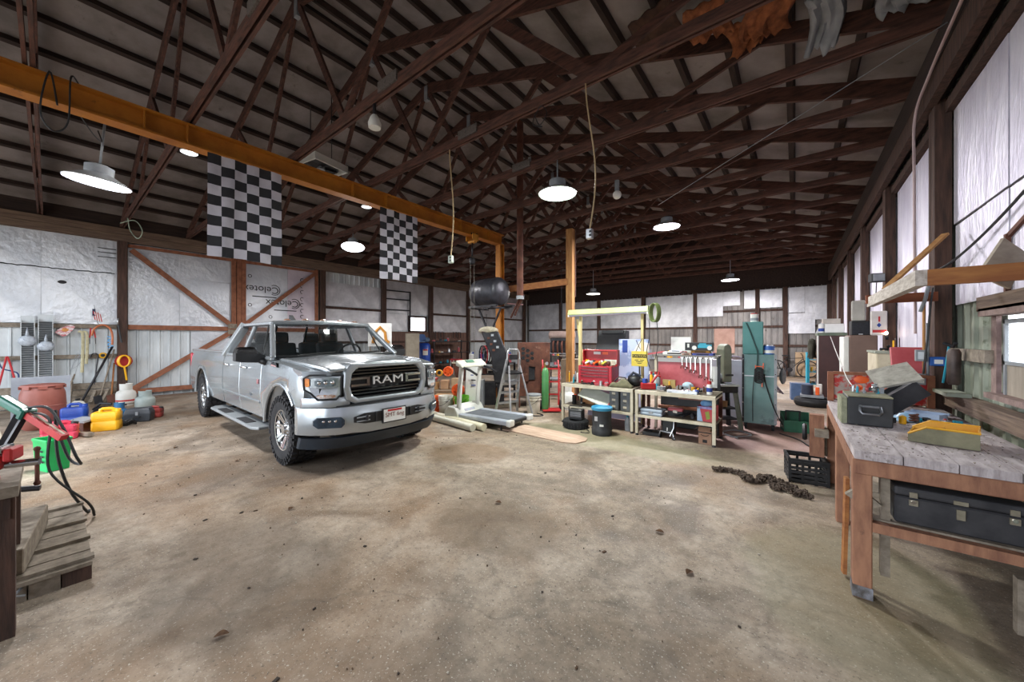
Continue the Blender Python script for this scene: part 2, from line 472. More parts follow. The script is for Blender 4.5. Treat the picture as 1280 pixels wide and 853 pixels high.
# sliding barn door with K braces
def beam_y(parent, name, ya, za, yb, zb, w=0.11, t=0.04, x=XL + 0.03, m=WOOD_RED):
    return MB().bar((x, ya, za), (x, yb, zb), t, w, up=(0, 0, 1) if abs(yb - ya) > abs(zb - za) * 0.2 else (0, 1, 0)).obj(name, m, parent)
mb = corrug(MB(), 1.23, 5.86, 0.22, 3.95, XL - 0.085)
D1 = struct(mb, 'door_1', SHEET_W, solid=0.004)
foil(D1, XL - 0.045, 1.23, 2.2, 1.88, 3.93); foil(D1, XL - 0.045, 2.2, 3.42, 1.88, 3.2); foil(D1, XL - 0.045, 2.2, 3.42, 3.2, 3.93)
foil(D1, XL - 0.045, 2.44, 3.42, 0.24, 1.80)
FOIL_T = FOIL
foil(D1, XL - 0.045, 3.66, 4.9, 1.88, 3.93, FOIL); foil(D1, XL - 0.045, 4.9, 5.83, 1.88, 3.93, mat('pink foil', '#c8bcc8', '#ded4dd', rough=0.5, metal=0.35, scale=2, bump=0.4, bscale=8))
foil(D1, XL - 0.045, 3.66, 5.83, 0.24, 1.80)
beam_y(D1, 'rail', 1.22, 1.84, 3.42, 1.84, 0.12)
beam_y(D1, 'rail', 1.22, 0.2, 3.42, 0.2, 0.12); beam_y(D1, 'rail', 3.66, 0.2, 5.84, 0.2, 0.12)
beam_y(D1, 'rail', 3.66, 1.84, 5.84, 1.84, 0.12); beam_y(D1, 'rail', 1.22, 3.9, 5.84, 3.9, 0.08)
beam_y(D1, 'brace', 1.28, 3.80, 3.40, 1.90, 0.12, x=XL + 0.05); beam_y(D1, 'brace', 3.40, 1.78, 1.25, 0.22, 0.12, x=XL + 0.05)
beam_y(D1, 'brace', 5.78, 3.86, 3.68, 1.98, 0.11, x=XL + 0.05); beam_y(D1, 'brace', 3.68, 1.78, 5.78, 0.22, 0.11, x=XL + 0.05)
for y in (3.41, 3.54, 3.66): MB().bx(XL + 0.0, XL + 0.06, y - 0.055, y + 0.055, 0.1, 3.97).obj('stile', WOOD_RED, D1)
MB().bx(XL + 0.0, XL + 0.05, 5.75, 5.85, 0.1, 3.97).obj('stile', WOOD_RED, D1)
for z in (1.92, 1.75): MB().box((XL + 0.075, 3.37, z), (0.02, 0.22, 0.14)).obj('gusset_plate', WOOD_GRY, D1)
for (y, z) in ((4.15, 3.12), (4.75, 2.72)):
    o = text('lettering', 'Celotex', INK, D1, (XL - 0.030, y, z), (R(90), R(180), R(90)), 0.30)
    MB().tube([(XL - 0.031, y + 0.36 + 0.16 * math.cos(a), z + 0.16 * math.sin(a)) for a in [R(t) for t in range(-120, 121, 20)]], 0.012, 6).obj('printed_arc', INK, D1)
    MB().bx(XL - 0.033, XL - 0.030, y - .25, y + .42, z - .255, z - .225).obj('print_mark', INK, D1)
for z in (3.55, 3.35, 3.15, 2.9, 2.7, 2.5, 2.3):
    MB().tube([(XL - .031, 5.35 + .05 * math.cos(a), z + .06 * math.sin(a)) for a in [R(t) for t in range(40, 300, 26)]], .010, 5).obj('print_mark', INK, D1)
for y, z in ((3.84, 3.5), (3.84, 2.6), (4.4, 2.25)): MB().tube([(XL - .031, y + .045 * math.cos(a), z + .045 * math.sin(a)) for a in [2 * PI * i / 14 for i in range(15)]], .009, 5).obj('print_mark', INK, D1)
# a concrete sill along the door
MB().bx(XL + 0.02, XL + 0.14, 1.1, 5.9, 0.0, 0.05).obj('sill_board', WOOD_PLATE, D1)

# little window in the left wall, its pane made to glow in place of the white sky
w2 = MB()
for y0, y1, z0, z1 in ((9.72, 10.66, 2.48, 2.56), (9.72, 10.66, 1.84, 1.90), (9.72, 9.79, 1.84, 2.56), (10.6, 10.66, 1.84, 2.56)):
    w2.bx(XL - 0.09, XL + 0.0, y0, y1, z0, z1)
WN2 = struct(w2, 'window_2', WOOD_POST)
GLASS_GLOW = mat('glowing window pane', '#f4f6f8', rough=0.3, emit='#eef3ff', estr=3.0)  # daylight put into the pane as emission, the sheet behind is closed
MB().bx(XL - 0.07, XL - 0.06, 9.79, 10.6, 1.90, 2.48).obj('pane', GLASS_GLOW, WN2)
# frame of iron bars beside it
for z in (2.75, 3.2, 3.55): MB().bar((XL + 0.05, 8.55, z), (XL + 0.05, 9.75, z + 0.02), 0.03, 0.05).obj('rail', STEEL_DK, WL)
MB().bar((XL + 0.05, 9.72, 2.0), (XL + 0.05, 9.72, 3.6), 0.05, 0.05).obj('stile', STEEL_DK, WL)

# ---- back wall
mb = corrug(MB(), XL - 0.1, XR + 0.1, 0, 3.68, YF, axis='x')
WBK = struct(mb, 'wall_back', SHEET_G, solid=0.004)
gb = MB().prism([(XL - 0.1, 3.6), (XR + 0.1, 3.6), (XR + 0.1, HE + 0.25), (XC, HR + 0.45), (XL - 0.1, HE + 0.25)], 'y', YF - 0.02, YF + 0.06)
gb.obj('gable_boarding', WOOD_DK2, WBK)
bp_x = [XL + 2.41 * i for i in range(7)]
for x in bp_x[1:6] + [-0.32, XR - 0.1]:
    put(post_src, 'post', WBK, (x, YF - 0.1, 0), sc=(0.9, 0.9, 0.92))
for z in (1.25, 2.05, 2.75):
    for i in range(6):
        MB().bx(bp_x[i] + 0.08, bp_x[i + 1] - 0.08, YF - 0.07, YF - 0.03, z - 0.04, z + 0.05).obj('girt', WOOD_POST, WBK)
def bfoil(x0, x1, z0, z1, m=FOIL_W):
    MB().box((0, 0, 0), (x1 - x0 - 0.008, 0.02, z1 - z0 - 0.008)).obj('foil_panel', m, WBK, ((x0 + x1) / 2, YF - 0.085 + jit(0.004), (z0 + z1) / 2))
for x0, x1, z0, z1 in ((-0.25, 0.3, 2.6, 3.63), (0.3, 1.05, 2.3, 3.63), (-0.25, 0.62, 1.75, 2.58), (-1.75, -0.42, 2.85, 3.63), (-2.55, -1.9, 3.0, 3.63),
                       (-3.7, -2.55, 2.55, 3.63), (-5.95, -3.75, 2.1, 3.62), (-8.4, -6.1, 2.1, 3.62), (-10.8, -8.5, 2.1, 3.62), (-13.2, -10.9, 2.1, 3.62), (-8.4, -6.1, 1.3, 2.0), (-10.8, -8.5, 1.3, 2.0), (-13.2, -10.9, 1.3, 2.0)):
    bfoil(x0, x1, z0, z1)
    if x1 - x0 > 2: pass
MB().bx(-2.9, -2.1, YF - 0.10, YF - 0.07, 0.9, 2.0).obj('plywood_patch', mat('pink plywood', '#9c7a6c', '#b29082', rough=0.8, scale=3), WBK)
MB().prism([(0.62, 1.75), (1.05, 1.75), (1.05, 2.3), (0.85, 2.3)], 'y', YF - 0.1, YF - 0.08).obj('foil_panel', FOIL_W, WBK)
MB().bx(0.0, 0.75, YF - 0.10, YF - 0.06, 0.05, 1.0).obj('plywood_patch', mat('weathered plywood', '#a48a6b', '#c0a585', rough=0.8, scale=3, c3='#6d5640', s3=3, t3=0.55), WBK)

# ---- front wall behind the photographer: a wide open doorway to the yard
mb = MB().prism([(XL - 0.1, 0), (-12.6, 0), (-12.6, 3.9), (-0.4, 3.9), (-0.4, 0), (XR + 0.1, 0), (XR + 0.1, HE + 0.25), (XC, HR + 0.45), (XL - 0.1, HE + 0.25)], 'y', YB, YB + 0.08)
struct(mb, 'wall_front', SHEET_G)

# ---- right wall
XRs = XR + 0.10
mb = corrug(MB(), 0, 1, 0, 1, 0)          # built around the window opening in three pieces
mb = MB()
WY0, WY1, WZ0, WZ1 = 3.0, 4.38, 1.14, 1.72
for y0, y1, z0, z1 in ((YB, WY0, 0, 4.4), (WY1, YF, 0, 4.4), (WY0, WY1, 0, WZ0), (WY0, WY1, WZ1, 4.4)):
    corrug(mb, y0, y1, z0, z1, XRs - 0.0)
mb.v = [(2 * XRs - x, y, z) for x, y, z in mb.v]
WR = struct(mb, 'wall_right', SHEET_GRN, solid=0.004)
RP = [5.36, 7.8, 10.24, 12.68, 15.12, 17.56, 2.75, 0.3, -2.1]
rpost = MB().box((0.03, 0, 1.92), (0.11, 0.20, 3.84)).mesh('post', WOOD_POST)
for y in RP: put(rpost, 'post', WR, (XR - 0.06, y, 0))
MB().bx(XR - 0.14, XR - 0.07, YB, YF - 0.1, 3.80, 4.02).obj('plate_beam', WOOD_POST, WR)
MB().bx(XR - 0.14, XR + 0.08, YB, YF - 0.1, 4.03, 4.30).obj('plate_beam', mat('black plate', '#241b19', '#3a2c28', rough=0.85, scale=4, stretch=(6, 0.5, 6)), WR)
MB().bx(XR - 0.02, XR + 0.08, YB, YF - 0.1, 3.70, 3.80).obj('plate_beam', WOOD_POST, WR)
def rfoil(y0, y1, z0, z1, m=FOIL_L, x=XR + 0.05):
    MB().box((0, 0, 0), (0.02, y1 - y0 - 0.01, z1 - z0 - 0.01)).obj('foil_panel', m, WR, (x + jit(0.006), (y0 + y1) / 2, (z0 + z1) / 2), (0, 0, R(jit(0.4))))
for y0, y1 in ((2.86, 3.4), (3.4, 4.14), (4.14, 4.52), (4.52, 5.25)):
    rfoil(y0, y1, 2.62, 3.70)
    rfoil(y0, y1, 1.86, 2.61)
for i in range(5):
    a, b_ = RP[i] + 0.1, RP[i + 1] - 0.1
    m_ = a + (b_ - a) * 0.5
    for y0, y1 in ((a, m_), (m_, b_)):
        rfoil(y0, y1, 1.2, 3.70)
for y0, y1 in ((0.42, 1.5), (1.5, 2.6), (-2.0, -0.9), (-0.9, 0.2), (-4.4, -2.2)):
    rfoil(y0, y1, 1.2, 3.70)
MB().bx(XR + 0.0, XR + 0.05, 4.42, 5.25, 1.36, 1.46).obj('girt', WOOD_GRY, WR)
MB().bx(XR - 0.02, XR + 0.06, 2.86, 4.5, 1.76, 1.87).obj('girt', WOOD_PLATE, WR)
MB().bx(XR - 0.04, XR + 0.06, 2.86, 5.25, 0.93, 1.05).obj('girt', WOOD_PLATE, WR)
MB().bx(XR - 0.02, XR + 0.06, 2.86, 5.25, 0.18, 0.30).obj('girt', WOOD_PLATE, WR)
for y in (4.12,): MB().bx(XR + 0.01, XR + 0.035, y - 0.015, y + 0.015, 1.87, 2.28).obj('lath', RUST, WR)
MB().bar((XR + 0.03, 4.12, 2.27), (XR + 0.03, 3.8, 2.36), 0.02, 0.03).obj('lath', RUST, WR)
# board standing on the sill beside the post
MB().bx(XR - 0.12, XR + 0.02, 4.75, 5.15, 1.05, 1.08).obj('ledge_board', SHEET_GRN, WR)
# window 1: frame, jambs, sash with a frosted bright pane, plywood below
wf = MB()
wf.bx(XR - 0.02, XR + 0.07, WY0 - 0.06, WY1 + 0.09, WZ1, WZ1 + 0.06)
wf.bx(XR + 0.045, XR + 0.07, WY1, WY1 + 0.09, 1.10, WZ1)
wf.bx(XR - 0.02, XR + 0.07, WY0 - 0.08, WY0, 1.05, WZ1)
wf.bx(XR + 0.0, XR + 0.09, WY0 - 0.08, WY1 + 0.06, 1.10, WZ0)
WN1 = struct(wf, 'window_1', mat('weathered window wood', '#75605a', '#97807a', rough=0.8, scale=6, stretch=(2, 2, 2), c3='#4b3a33', s3=8, t3=0.6))
sf = MB()
for y0, y1, z0, z1 in ((WY0, WY1 - 0.06, 1.36, 1.385), (WY0, WY1 - 0.06, 1.66, 1.69), (WY1 - 0.085, WY1 - 0.06, 1.14, 1.69)):
    sf.bx(XR + 0.06, XR + 0.09, y0, y1, z0, z1)
sf.obj('sash', GREYP, WN1)
MB().bx(XR + 0.08, XR + 0.09, WY1 - 0.06, WY1, 1.14, 1.69).obj('curtain', mat('pale curtain', '#b9b4cf', '#d8d4e6', rough=0.7, scale=3, stretch=(1, 9, 1)), WN1)
MB().bx(XR + 0.072, XR + 0.078, WY0, WY1 - 0.085, 1.385, 1.66).obj('pane', mat('hazy pane', '#ffffff', rough=0.5, trans=0.85, alpha=0.25), WN1)
MB().bx(XR + 0.07, XR + 0.085, WY0, WY1 - 0.085, 1.14, 1.36).obj('plywood_infill', mat('grey plywood', '#8d8377', '#a89c8e', rough=0.85, scale=3, stretch=(1, 4, 1), c3='#6e5c4a', s3=2.5, t3=0.6), WN1)

# ---- roof: deck, purlins, trusses
SL = (HR - HE) / (WID / 2)
def roof_z(x): return HE + 0.03 + SL * (WID / 2 - abs(x - XC))      # underside of rafters
RD, PH = 0.19, 0.09
dk = MB()
for sgn in (-1, 1):
    xe = XC + sgn * (WID / 2 + 0.25)
    z0 = roof_z(xe) + RD + PH + 0.01; z1 = roof_z(XC) + RD + PH + 0.01
    dk.add([(xe, YB, z0), (xe, YF + 0.2, z0), (XC, YF + 0.2, z1), (XC, YB, z1), (xe, YB, z0 + 0.05), (xe, YF + 0.2, z0 + 0.05), (XC, YF + 0.2, z1 + 0.05), (XC, YB, z1 + 0.05)],
           [(0, 1, 2, 3), (4, 5, 6, 7), (0, 1, 5, 4), (1, 2, 6, 5), (2, 3, 7, 6), (3, 0, 4, 7)])
CEIL = struct(dk, 'ceiling', DECK)
npur = 12
pur = MB().box((0, 0, PH / 2), (0.075, YF - YB, PH)).mesh('purlin', WOOD_DK2)
ang = math.atan(SL)
for sgn in (-1, 1):
    for k in range(npur + 1):
        d = WID / 2 * (1 - k / npur) + (0.1 if k == 0 else 0) - (0.0 if k < npur else -0.12)
        x = XC + sgn * d
        put(pur, 'purlin', CEIL, (x, (YF + YB) / 2, roof_z(x) + RD / math.cos(ang) - 0.01), (0, sgn * ang, 0))
for sgn, xe, par in ((-1, XL - 0.02, CEIL), (1, XR + 0.02, CEIL)):
    MB().bx(xe - 0.02, xe + 0.02, YB, YF, 4.30, 4.66).obj('eave_board', WOOD_DK2, par)
# truss parts, built once
h = WID / 2
T = WID / 10
def seg_mesh(p, q, w, hh, m=WOOD_DK):
    return MB().bar((p[0], 0, p[1]), (q[0], 0, q[1]), w, hh).mesh('web', m)
chord_m = MB().bx(-h, h, -0.042, -0.012, 0.02, 0.13).bx(-h, h, 0.012, 0.042, 0.02, 0.13).mesh('roof_truss', WOOD_DK)
def rz(dx): return HE + 0.03 + SL * (h - abs(dx)) - HE
raf = []
for sgn in (-1, 1):
    raf.append(MB().bar((sgn * (h + 0.1), 0, rz(h + 0.1) + RD / 2), (0, 0, rz(0) + RD / 2), 0.045, RD).mesh('rafter', WOOD_DK))
tp1, tp2 = 2 * T, 4.0 * T
webs = []
for sgn in (-1, 1):
    webs.append(seg_mesh((sgn * T, 0.1), (sgn * 0.05, rz(0)), 0.04, 0.09))
    webs.append(seg_mesh((sgn * T, 0.1), (sgn * tp1, rz(tp1) + 0.05), 0.04, 0.10))
    webs.append(seg_mesh((sgn * 3 * T, 0.1), (sgn * tp1, rz(tp1) + 0.05), 0.04, 0.13))
    webs.append(seg_mesh((sgn * 3 * T, 0.1), (sgn * tp2, rz(tp2) + 0.05), 0.04, 0.09))
webs.append(MB().box((0, 0, rz(0) - 0.02), (0.10, 0.07, 0.30)).mesh('apex_hanger', GREYP))
webs.append(MB().box((2.5, -0.052, 0.115), (0.36, 0.02, 0.12)).mesh('splice_plate', mat('grey splice plate', '#544e4b', '#7d7571', rough=0.6, metal=0.3, scale=30, c3='#4d4644', s3=30, t3=0.55)))
for i in range(-4, 15):
    y = TY0 + TS * i
    if y < YB + 0.2 or y > YF - 0.15: continue
    tr = put(chord_m, 'roof_truss', CEIL, (XC, y, HE), (0, 0, 0))
    for me in raf: put(me, 'rafter', tr, (0, 0, 0))
    for me in webs:
        if me.name.startswith('splice') and not 0 <= i <= 4: continue
        put(me, me.name.split('.')[0], tr, (0, 0, 0))
# ================================================================== THE PICKUP TRUCK
PAINT = mat('silver metallic paint', '#a4abb0', '#adb4b9', rough=0.27, metal=0.6, scale=2, coat=0.6)
TINT = mat('tinted glass', '#101a1a', rough=0.04, alpha=0.30)
GLOSSB = mat('gloss black', '#0c0d0f', rough=0.2, coat=0.4)
LENS = mat('clear lens', '#c4cdd2', '#e4eaee', rough=0.12, metal=0.5, scale=9)
AMBER = mat('amber lens', '#c8641c', '#e08a35', rough=0.25, scale=20)
SEATF = mat('charcoal seat fabric', '#1a1b1d', '#26272a', rough=0.8, scale=8)
TRK = thing('pickup_truck', 'silver crew cab pickup truck parked by the sliding barn door', 'truck', (-4.97, 2.70, 0), R(-1.5))
def boolcut(o, cyls):
    """cuts the wheel arches out of a body panel"""
    for (x, z, r) in cyls:
        c = MB().cyl((x, -1.6, z), (x, 1.6, z), r, n=40).obj('cutter', PAINT)
        c.parent = o.parent
        m = o.modifiers.new('arch', 'BOOLEAN'); m.operation = 'DIFFERENCE'; m.object = c; m.solver = 'EXACT'
        bpy.context.view_layer.update()
        dg = bpy.context.evaluated_depsgraph_get()
        me = bpy.data.meshes.new_from_object(o.evaluated_get(dg))
        o.modifiers.clear(); o.data = me
        bpy.data.objects.remove(c)
SIDE = [(.84, .42), (.925, .47), (.945, .60), (.955, .68), (.962, .80), (.955, .98), (.945, 1.10), (.915, 1.22)]
def ring(x, top, ys=1.0, zlo=.42, side=SIDE, tops=((.86, 0.0), (.55, .02), (0, .03))):
    pts = [(y * ys, max(z, zlo)) for y, z in side]
    zt = side[-1][1]
    pts = [(y, z if z < .7 else .7 + (z - .7) * (top - .03 - .7) / (zt - .7)) for y, z in pts]
    pts += [(a * ys, top + b - .01) for a, b in tops]
    full = [(x, -y, z) for y, z in pts] + [(x, y, z) for y, z in reversed(pts[:-1])]
    return full
# fender and nose
rings = [ring(-.70, 1.285), ring(-.35, 1.275), ring(.0, 1.255), ring(.3, 1.23), ring(.44, 1.215, .99), ring(.45, 1.213, .99, zlo=.765), ring(.55, 1.20, .975, zlo=.765), ring(.62, 1.18, .955, zlo=.80)]
body = MB().loft(rings).obj('front_fender', PAINT, TRK)
boolcut(body, [(0, .44, .55)])
# bonnet with raised centre
def hood(u, v):
    x = -.42 + 1.28 * u; yv = (v - .5) * 2
    w = .83 - .10 * u ** 3
    y = yv * w
    b = .055 * (1 / (1 + math.exp(-(.52 - abs(yv)) * 22)))
    z = 1.29 - .045 * u - .05 * u ** 4 + b * (0.25 + .9 * u) * (1 - max(0, u - .93) * 4) - .02 * yv * yv
    return (x, y, z)
MB().grid(hood, 22, 28).obj('bonnet', PAINT, TRK, solid=.03)
# doors, sills, bed sides
def half(x0, x1, sg, top, n=4, side=SIDE, inner=.80):
    rs = []
    for i in range(n + 1):
        x = x0 + (x1 - x0) * i / n
        zt = side[-1][1]
        p = [(y, z if z < .7 else .7 + (z - .7) * (top - .7) / (zt - .7)) for y, z in side]
        p = [(inner, p[0][1])] + p + [(inner, top)]
        rs.append([(x, sg * y, z) for y, z in p])
    return rs
for sg in (-1, 1):
    for nm, x0, x1 in (('front_door', -.725, -1.70), ('rear_door', -1.715, -2.66)):
        d = MB().loft(half(x0, x1, sg, 1.285)).obj(nm, PAINT, TRK, bevel=.006)
        xh = x1 + .16
        MB().tube([(xh, sg * .955, 1.12), (xh + .03, sg * .985, 1.13), (xh + .15, sg * .985, 1.13), (xh + .18, sg * .955, 1.12)], .014, 8).obj('door_handle', CHROME, d)
        MB().bx(x1 + .01, x0 - .01, sg * .955, sg * .968, .675, .695).obj('side_moulding', PAINT, d)
    bs = MB().loft(half(-2.69, -5.33, sg, 1.30, 10, inner=.80)).obj('bed_side', PAINT, TRK)
    boolcut(bs, [(-4.26, .44, .545)])
    MB().bx(-5.33, -2.69, sg * .80, sg * .93, 1.295, 1.325).obj('bed_rail', BLACKP if sg > 0 else PAINT, bs, bevel=.01)
    MB().bx(-5.345, -5.25, sg * .84, sg * .957, .88, 1.24).obj('tail_light', mat('red lens', '#a3152a', '#c2203a', rough=0.2, scale=6), bs, bevel=.015)
    # wheel arch lips
    for xc, rr in ((0, .555), (-4.26, .55)):
        pts = [(xc + rr * math.cos(a), sg * .953, .43 + rr * math.sin(a)) for a in [R(t) for t in range(38 if xc == 0 else 2, 179, 7)]]
        MB().tube(pts, .022, 8).obj('arch_lip', PAINT, TRK)
    # inner wheel housings
    for xc in (0, -4.26):
        MB().loft([[(xc + .56 * math.cos(R(t)), y, .44 + .56 * math.sin(R(t))) for t in range(0, 181, 12)] for y in (sg * .50, sg * .90)], closed=False, cap=False).obj('wheel_housing', BLACKP, TRK)
MB().bx(-5.30, -2.70, -.81, .81, .70, .74).bx(-2.74, -2.69, -.86, .86, .6, 1.28).obj('bed_floor', mat('black bed liner', '#18191a', '#262729', rough=.8, scale=30), TRK)
MB().bx(-5.345, -5.29, -.82, .82, .72, 1.29).obj('tailgate', PAINT, TRK, bevel=.015)
MB().loft([[(-5.52, y, .52), (-5.45, y, .52), (-5.40, y, .72), (-5.52, y, .72)] for y in (-.92, .92)]).obj('rear_bumper', CHROME, TRK, bevel=.02)
MB().bx(-5.2, .6, -.55, .55, .34, .62).obj('chassis', BLACKP, TRK)
MB().bx(-2.66, -.72, -.82, .82, .40, .47).bx(-.75, .75, -.80, .80, .55, 1.10).obj('underbody', BLACKP, TRK)
for x in (0, -4.26): MB().cyl((x, -.78, .41), (x, .78, .41), .055).ball((x, .15, .41), .16).obj('axle', STEEL_DK, TRK)
# cabin: pillars, roof, glazing
BY, RY = .905, .725
ZB, ZR = 1.285, 1.765
for sg in (-1, 1):
    cab = MB()
    cab.bar((-.40, sg * BY, ZB), (-1.02, sg * RY, ZR), .085, .06, up=(0, 1, 0))
    cab.bar((-1.71, sg * (BY + .0), ZB), (-1.74, sg * RY, ZR), .05, .09, up=(1, 0, 0))
    cab.bar((-2.70, sg * BY, ZB), (-2.34, sg * RY, ZR), .12, .17, up=(1, 0, 0))
    cab.bar((-.98, sg * RY, ZR + .005), (-2.38, sg * RY, ZR + .005), .07, .06)
    cab.bar((-.40, sg * BY, ZB), (-2.7, sg * BY, ZB), .05, .05)
    cab.obj('pillar', PAINT, TRK, bevel=.015, seg=2)
    MB().bx(-1.705, -1.74, sg * (BY - .01), sg * (BY + .012), ZB, ZB + .01).obj('seal', BLACKP, TRK)
    def side(u, v, sg=sg):
        xb = -.50 + (-2.62 + .50) * u; xt = -1.04 + (-2.36 + 1.04) * u
        return (xb + (xt - xb) * v, sg * (BY + .005 + (RY - BY) * v), ZB + (ZR - ZB) * v)
    MB().grid(side, 8, 2).obj('side_window', TINT, TRK)
    MB().bar((-1.71, sg * (BY + .012), ZB), (-1.74, sg * (RY + .012), ZR), .02, .07, up=(1, 0, 0)).obj('window_pillar', GLOSSB, TRK)
    MB().tube([(-.86, sg * (RY + .155), ZB + .06), (-1.06, sg * (RY + .03), ZR - .015), (-2.30, sg * (RY + .03), ZR - .015), (-2.60, sg * (BY - .03), ZB + .08)], .011, 6).obj('window_seal', BLACKP, TRK)
def roof(u, v):
    x = -.99 - 1.41 * u; y = (v - .5) * 2 * (RY + .03)
    e = 1 - abs((v - .5) * 2) ** 4
    return (x, y, ZR + .005 + .06 * e * (1 - (2 * abs(u - .45)) ** 4 * .5))
MB().grid(roof, 12, 16).obj('roof', PAINT, TRK, solid=.035)
MB().tube([((-.98 + .075 * (1 - (i / 6 - 1) ** 2)), (i / 6 - 1) * (RY + .01), ZR + .012 + .02 * (1 - (i / 6 - 1) ** 2)) for i in range(13)], .032, 8).obj('roof_header', PAINT, TRK)
def ws(u, v):
    y = (u - .5) * 2; hb, ht = BY - .03, RY - .02
    bow = .10 * (1 - y * y)
    return ((-.42 + bow) * (1 - v) + (-1.03 + bow * .7) * v, y * (hb + (ht - hb) * v), ZB + .01 + (ZR - ZB + .01) * v)
MB().grid(ws, 12, 6).obj('windscreen', TINT, TRK)
MB().tube([ws(i / 12, .02) for i in range(13)], .022, 6).obj('windscreen_seal', BLACKP, TRK)
MB().grid(lambda u, v: (-2.68 + .33 * v, (u - .5) * 2 * (.84 + (.68 - .84) * v), ZB + (ZR - ZB) * v), 4, 2).obj('rear_window', TINT, TRK)
for s in (-.28, .28): MB().bar((-2.66, s, ZB), (-2.34, s * .9, ZR), .03, .03).obj('rear_window_bar', GLOSSB, TRK)
for y in (-.40, .40):
    for x in (-1.62, -2.40):
        st = MB().bx(x - .06, x + .42, y - .25, y + .25, .85, 1.0).box((x - .06, y, 1.22), (.14, .46, .52), ry=R(-12)).obj('seat', SEATF, TRK, bevel=.04, seg=2)
        MB().box((x - .13, y, 1.56), (.10, .27, .19), ry=R(-8)).obj('headrest', SEATF, st, bevel=.04, seg=2)
MB().loft([[(-.52, y, 1.0), (-.40, y, 1.27), (-.60, y, 1.30), (-.86, y, 1.22), (-.86, y, 1.0)] for y in (-.84, .84)]).obj('dashboard', SEATF, TRK)
MB().tube([(-.98 + .07 * math.sin(a), .40 + .19 * math.cos(a), 1.29 + .17 * math.sin(a)) for a in [R(t) for t in range(0, 361, 20)]], .016, 8).cyl((-.75, .40, 1.2), (-.98, .40, 1.29), .03).obj('steering_wheel', BLACKP, TRK)
MB().box((-.93, 0, 1.66), (.03, .24, .07)).obj('rear_view_mirror', BLACKP, TRK, bevel=.01)
for y0 in (-.62, .10):
    MB().tube([(-.37, y0, 1.315), (-.42, y0 + .12, 1.325), (-.47, y0 + .55, 1.345)], .012, 6).obj('wiper', BLACKP, TRK)
for i in range(5):
    y = (-.52, -.27, 0, .27, .52)[i]
    MB().ball((-1.05, y, ZR + .070 - .05 * abs(y) ** 2), (.06, .05, .030), 10).obj('roof_marker_light', mat('smoked amber', '#6a4a3a', '#8a6a58', rough=.25, scale=10), TRK)
MB().prism([(-1.45, ZR + .05), (-1.22, ZR + .05), (-1.40, ZR + .16), (-1.45, ZR + .16)], 'y', -.36, -.32).obj('antenna_fin', BLACKP, TRK)
# mirrors: tow mirrors folded out flat
for sg in (-1, 1):
    mr = MB().loft([[(-.70 + a * .07, sg * y, zc - b * hh) for a, b in ((1, .9), (.4, 1), (-.6, 1), (-1, .8), (-1, -.8), (-.6, -1), (.4, -1), (1, -.9))] for y, zc, hh in ((.92, 1.27, .05), (.98, 1.29, .065), (1.18, 1.305, .068), (1.25, 1.31, .055))]).obj('mirror', BLACKP, TRK)
    MB().loft([[(-.71 + a * .075, sg * y, 1.37 + b * hh) for a, b in ((1, -.9), (1, .5), (.4, 1), (-.7, 1), (-1, .7), (-1, -.9))] for y, hh in ((1.02, .05), (1.05, .068), (1.20, .068), (1.235, .05))]).obj('mirror_housing', GLOSSB, mr)
    MB().bx(-.79, -.782, sg * .99, sg * 1.22, 1.26, 1.42).obj('mirror_glass', CHROME, mr)
    MB().tube([(-.62, sg * .90, 1.22), (-.66, sg * .97, 1.26)], .045, 8).obj('mirror_arm', BLACKP, mr)
# running boards
for sg in (-1, 1):
    rb = MB().prism([(-.68, sg * .80), (-.68, sg * .99), (-.80, sg * 1.05), (-3.02, sg * 1.05), (-3.14, sg * .97), (-3.14, sg * .80)], 'z', .315, .355).obj('running_board', mat('ribbed aluminium', '#7f8488', '#a2a7aa', rough=.5, metal=.4, scale=3, stretch=(30, 1, 1)), TRK, bevel=.01)
    for x in (-1.35, -2.45): MB().bx(x - .25, x + .25, sg * .90, sg * 1.02, .355, .362).obj('step_pad', RUBBER, rb)
    for x in (-.95, -1.9, -2.8): MB().bar((x, sg * .6, .40), (x, sg * .85, .33), .05, .05).obj('bracket', BLACKP, rb)
# nose: grille shell, black grille with bars and letters
def frame(mb, outer, inner, x0, x1):
    n = len(outer)
    vs = [(x0, *p) for p in outer] + [(x1, *p) for p in outer] + [(x1, *p) for p in inner] + [(x0, *p) for p in inner]
    fs = []
    for i in range(n):
        j = (i + 1) % n
        for a in range(3): fs.append((a * n + i, a * n + j, (a + 1) * n + j, (a + 1) * n + i))
        fs.append((3 * n + i, 3 * n + j, j, i))
    return mb.add(vs, fs)
inner = [(-.50, .98), (-.47, .88), (-.40, .835), (.40, .835), (.47, .88), (.50, .98), (.475, 1.13), (.41, 1.195), (-.41, 1.195), (-.475, 1.13)]
outer = [(-.585, .98), (-.555, .83), (-.44, .77), (.44, .77), (.555, .83), (.585, .98), (.575, 1.16), (.50, 1.255), (-.50, 1.255), (-.575, 1.16)]
gs = frame(MB(), outer, inner, .60, .882).obj('grille_shell', PAINT, TRK, bevel=.028, seg=3)
MB().prism(inner, 'x', .78, .815).obj('grille_backing', BLACKP, gs)
for k in range(9):
    z = .855 + .040 * k
    w = .485 - max(0, .88 - z) * 1.2 - max(0, z - 1.13) * 1.0
    if 3 <= k <= 5: continue
    MB().box((.838, 0, z), (.04, 2 * w, .02), ry=R(25)).obj('grille_slat', GLOSSB, gs)
for sg in (-1, 1):
    for z in (.99, 1.07): MB().bx(.83, .865, sg * .27, sg * .485, z - .013, z + .013).obj('grille_bracket', CHROME, gs)
    MB().bx(.83, .865, sg * .255, sg * .29, .977, 1.083).obj('grille_bracket', CHROME, gs)
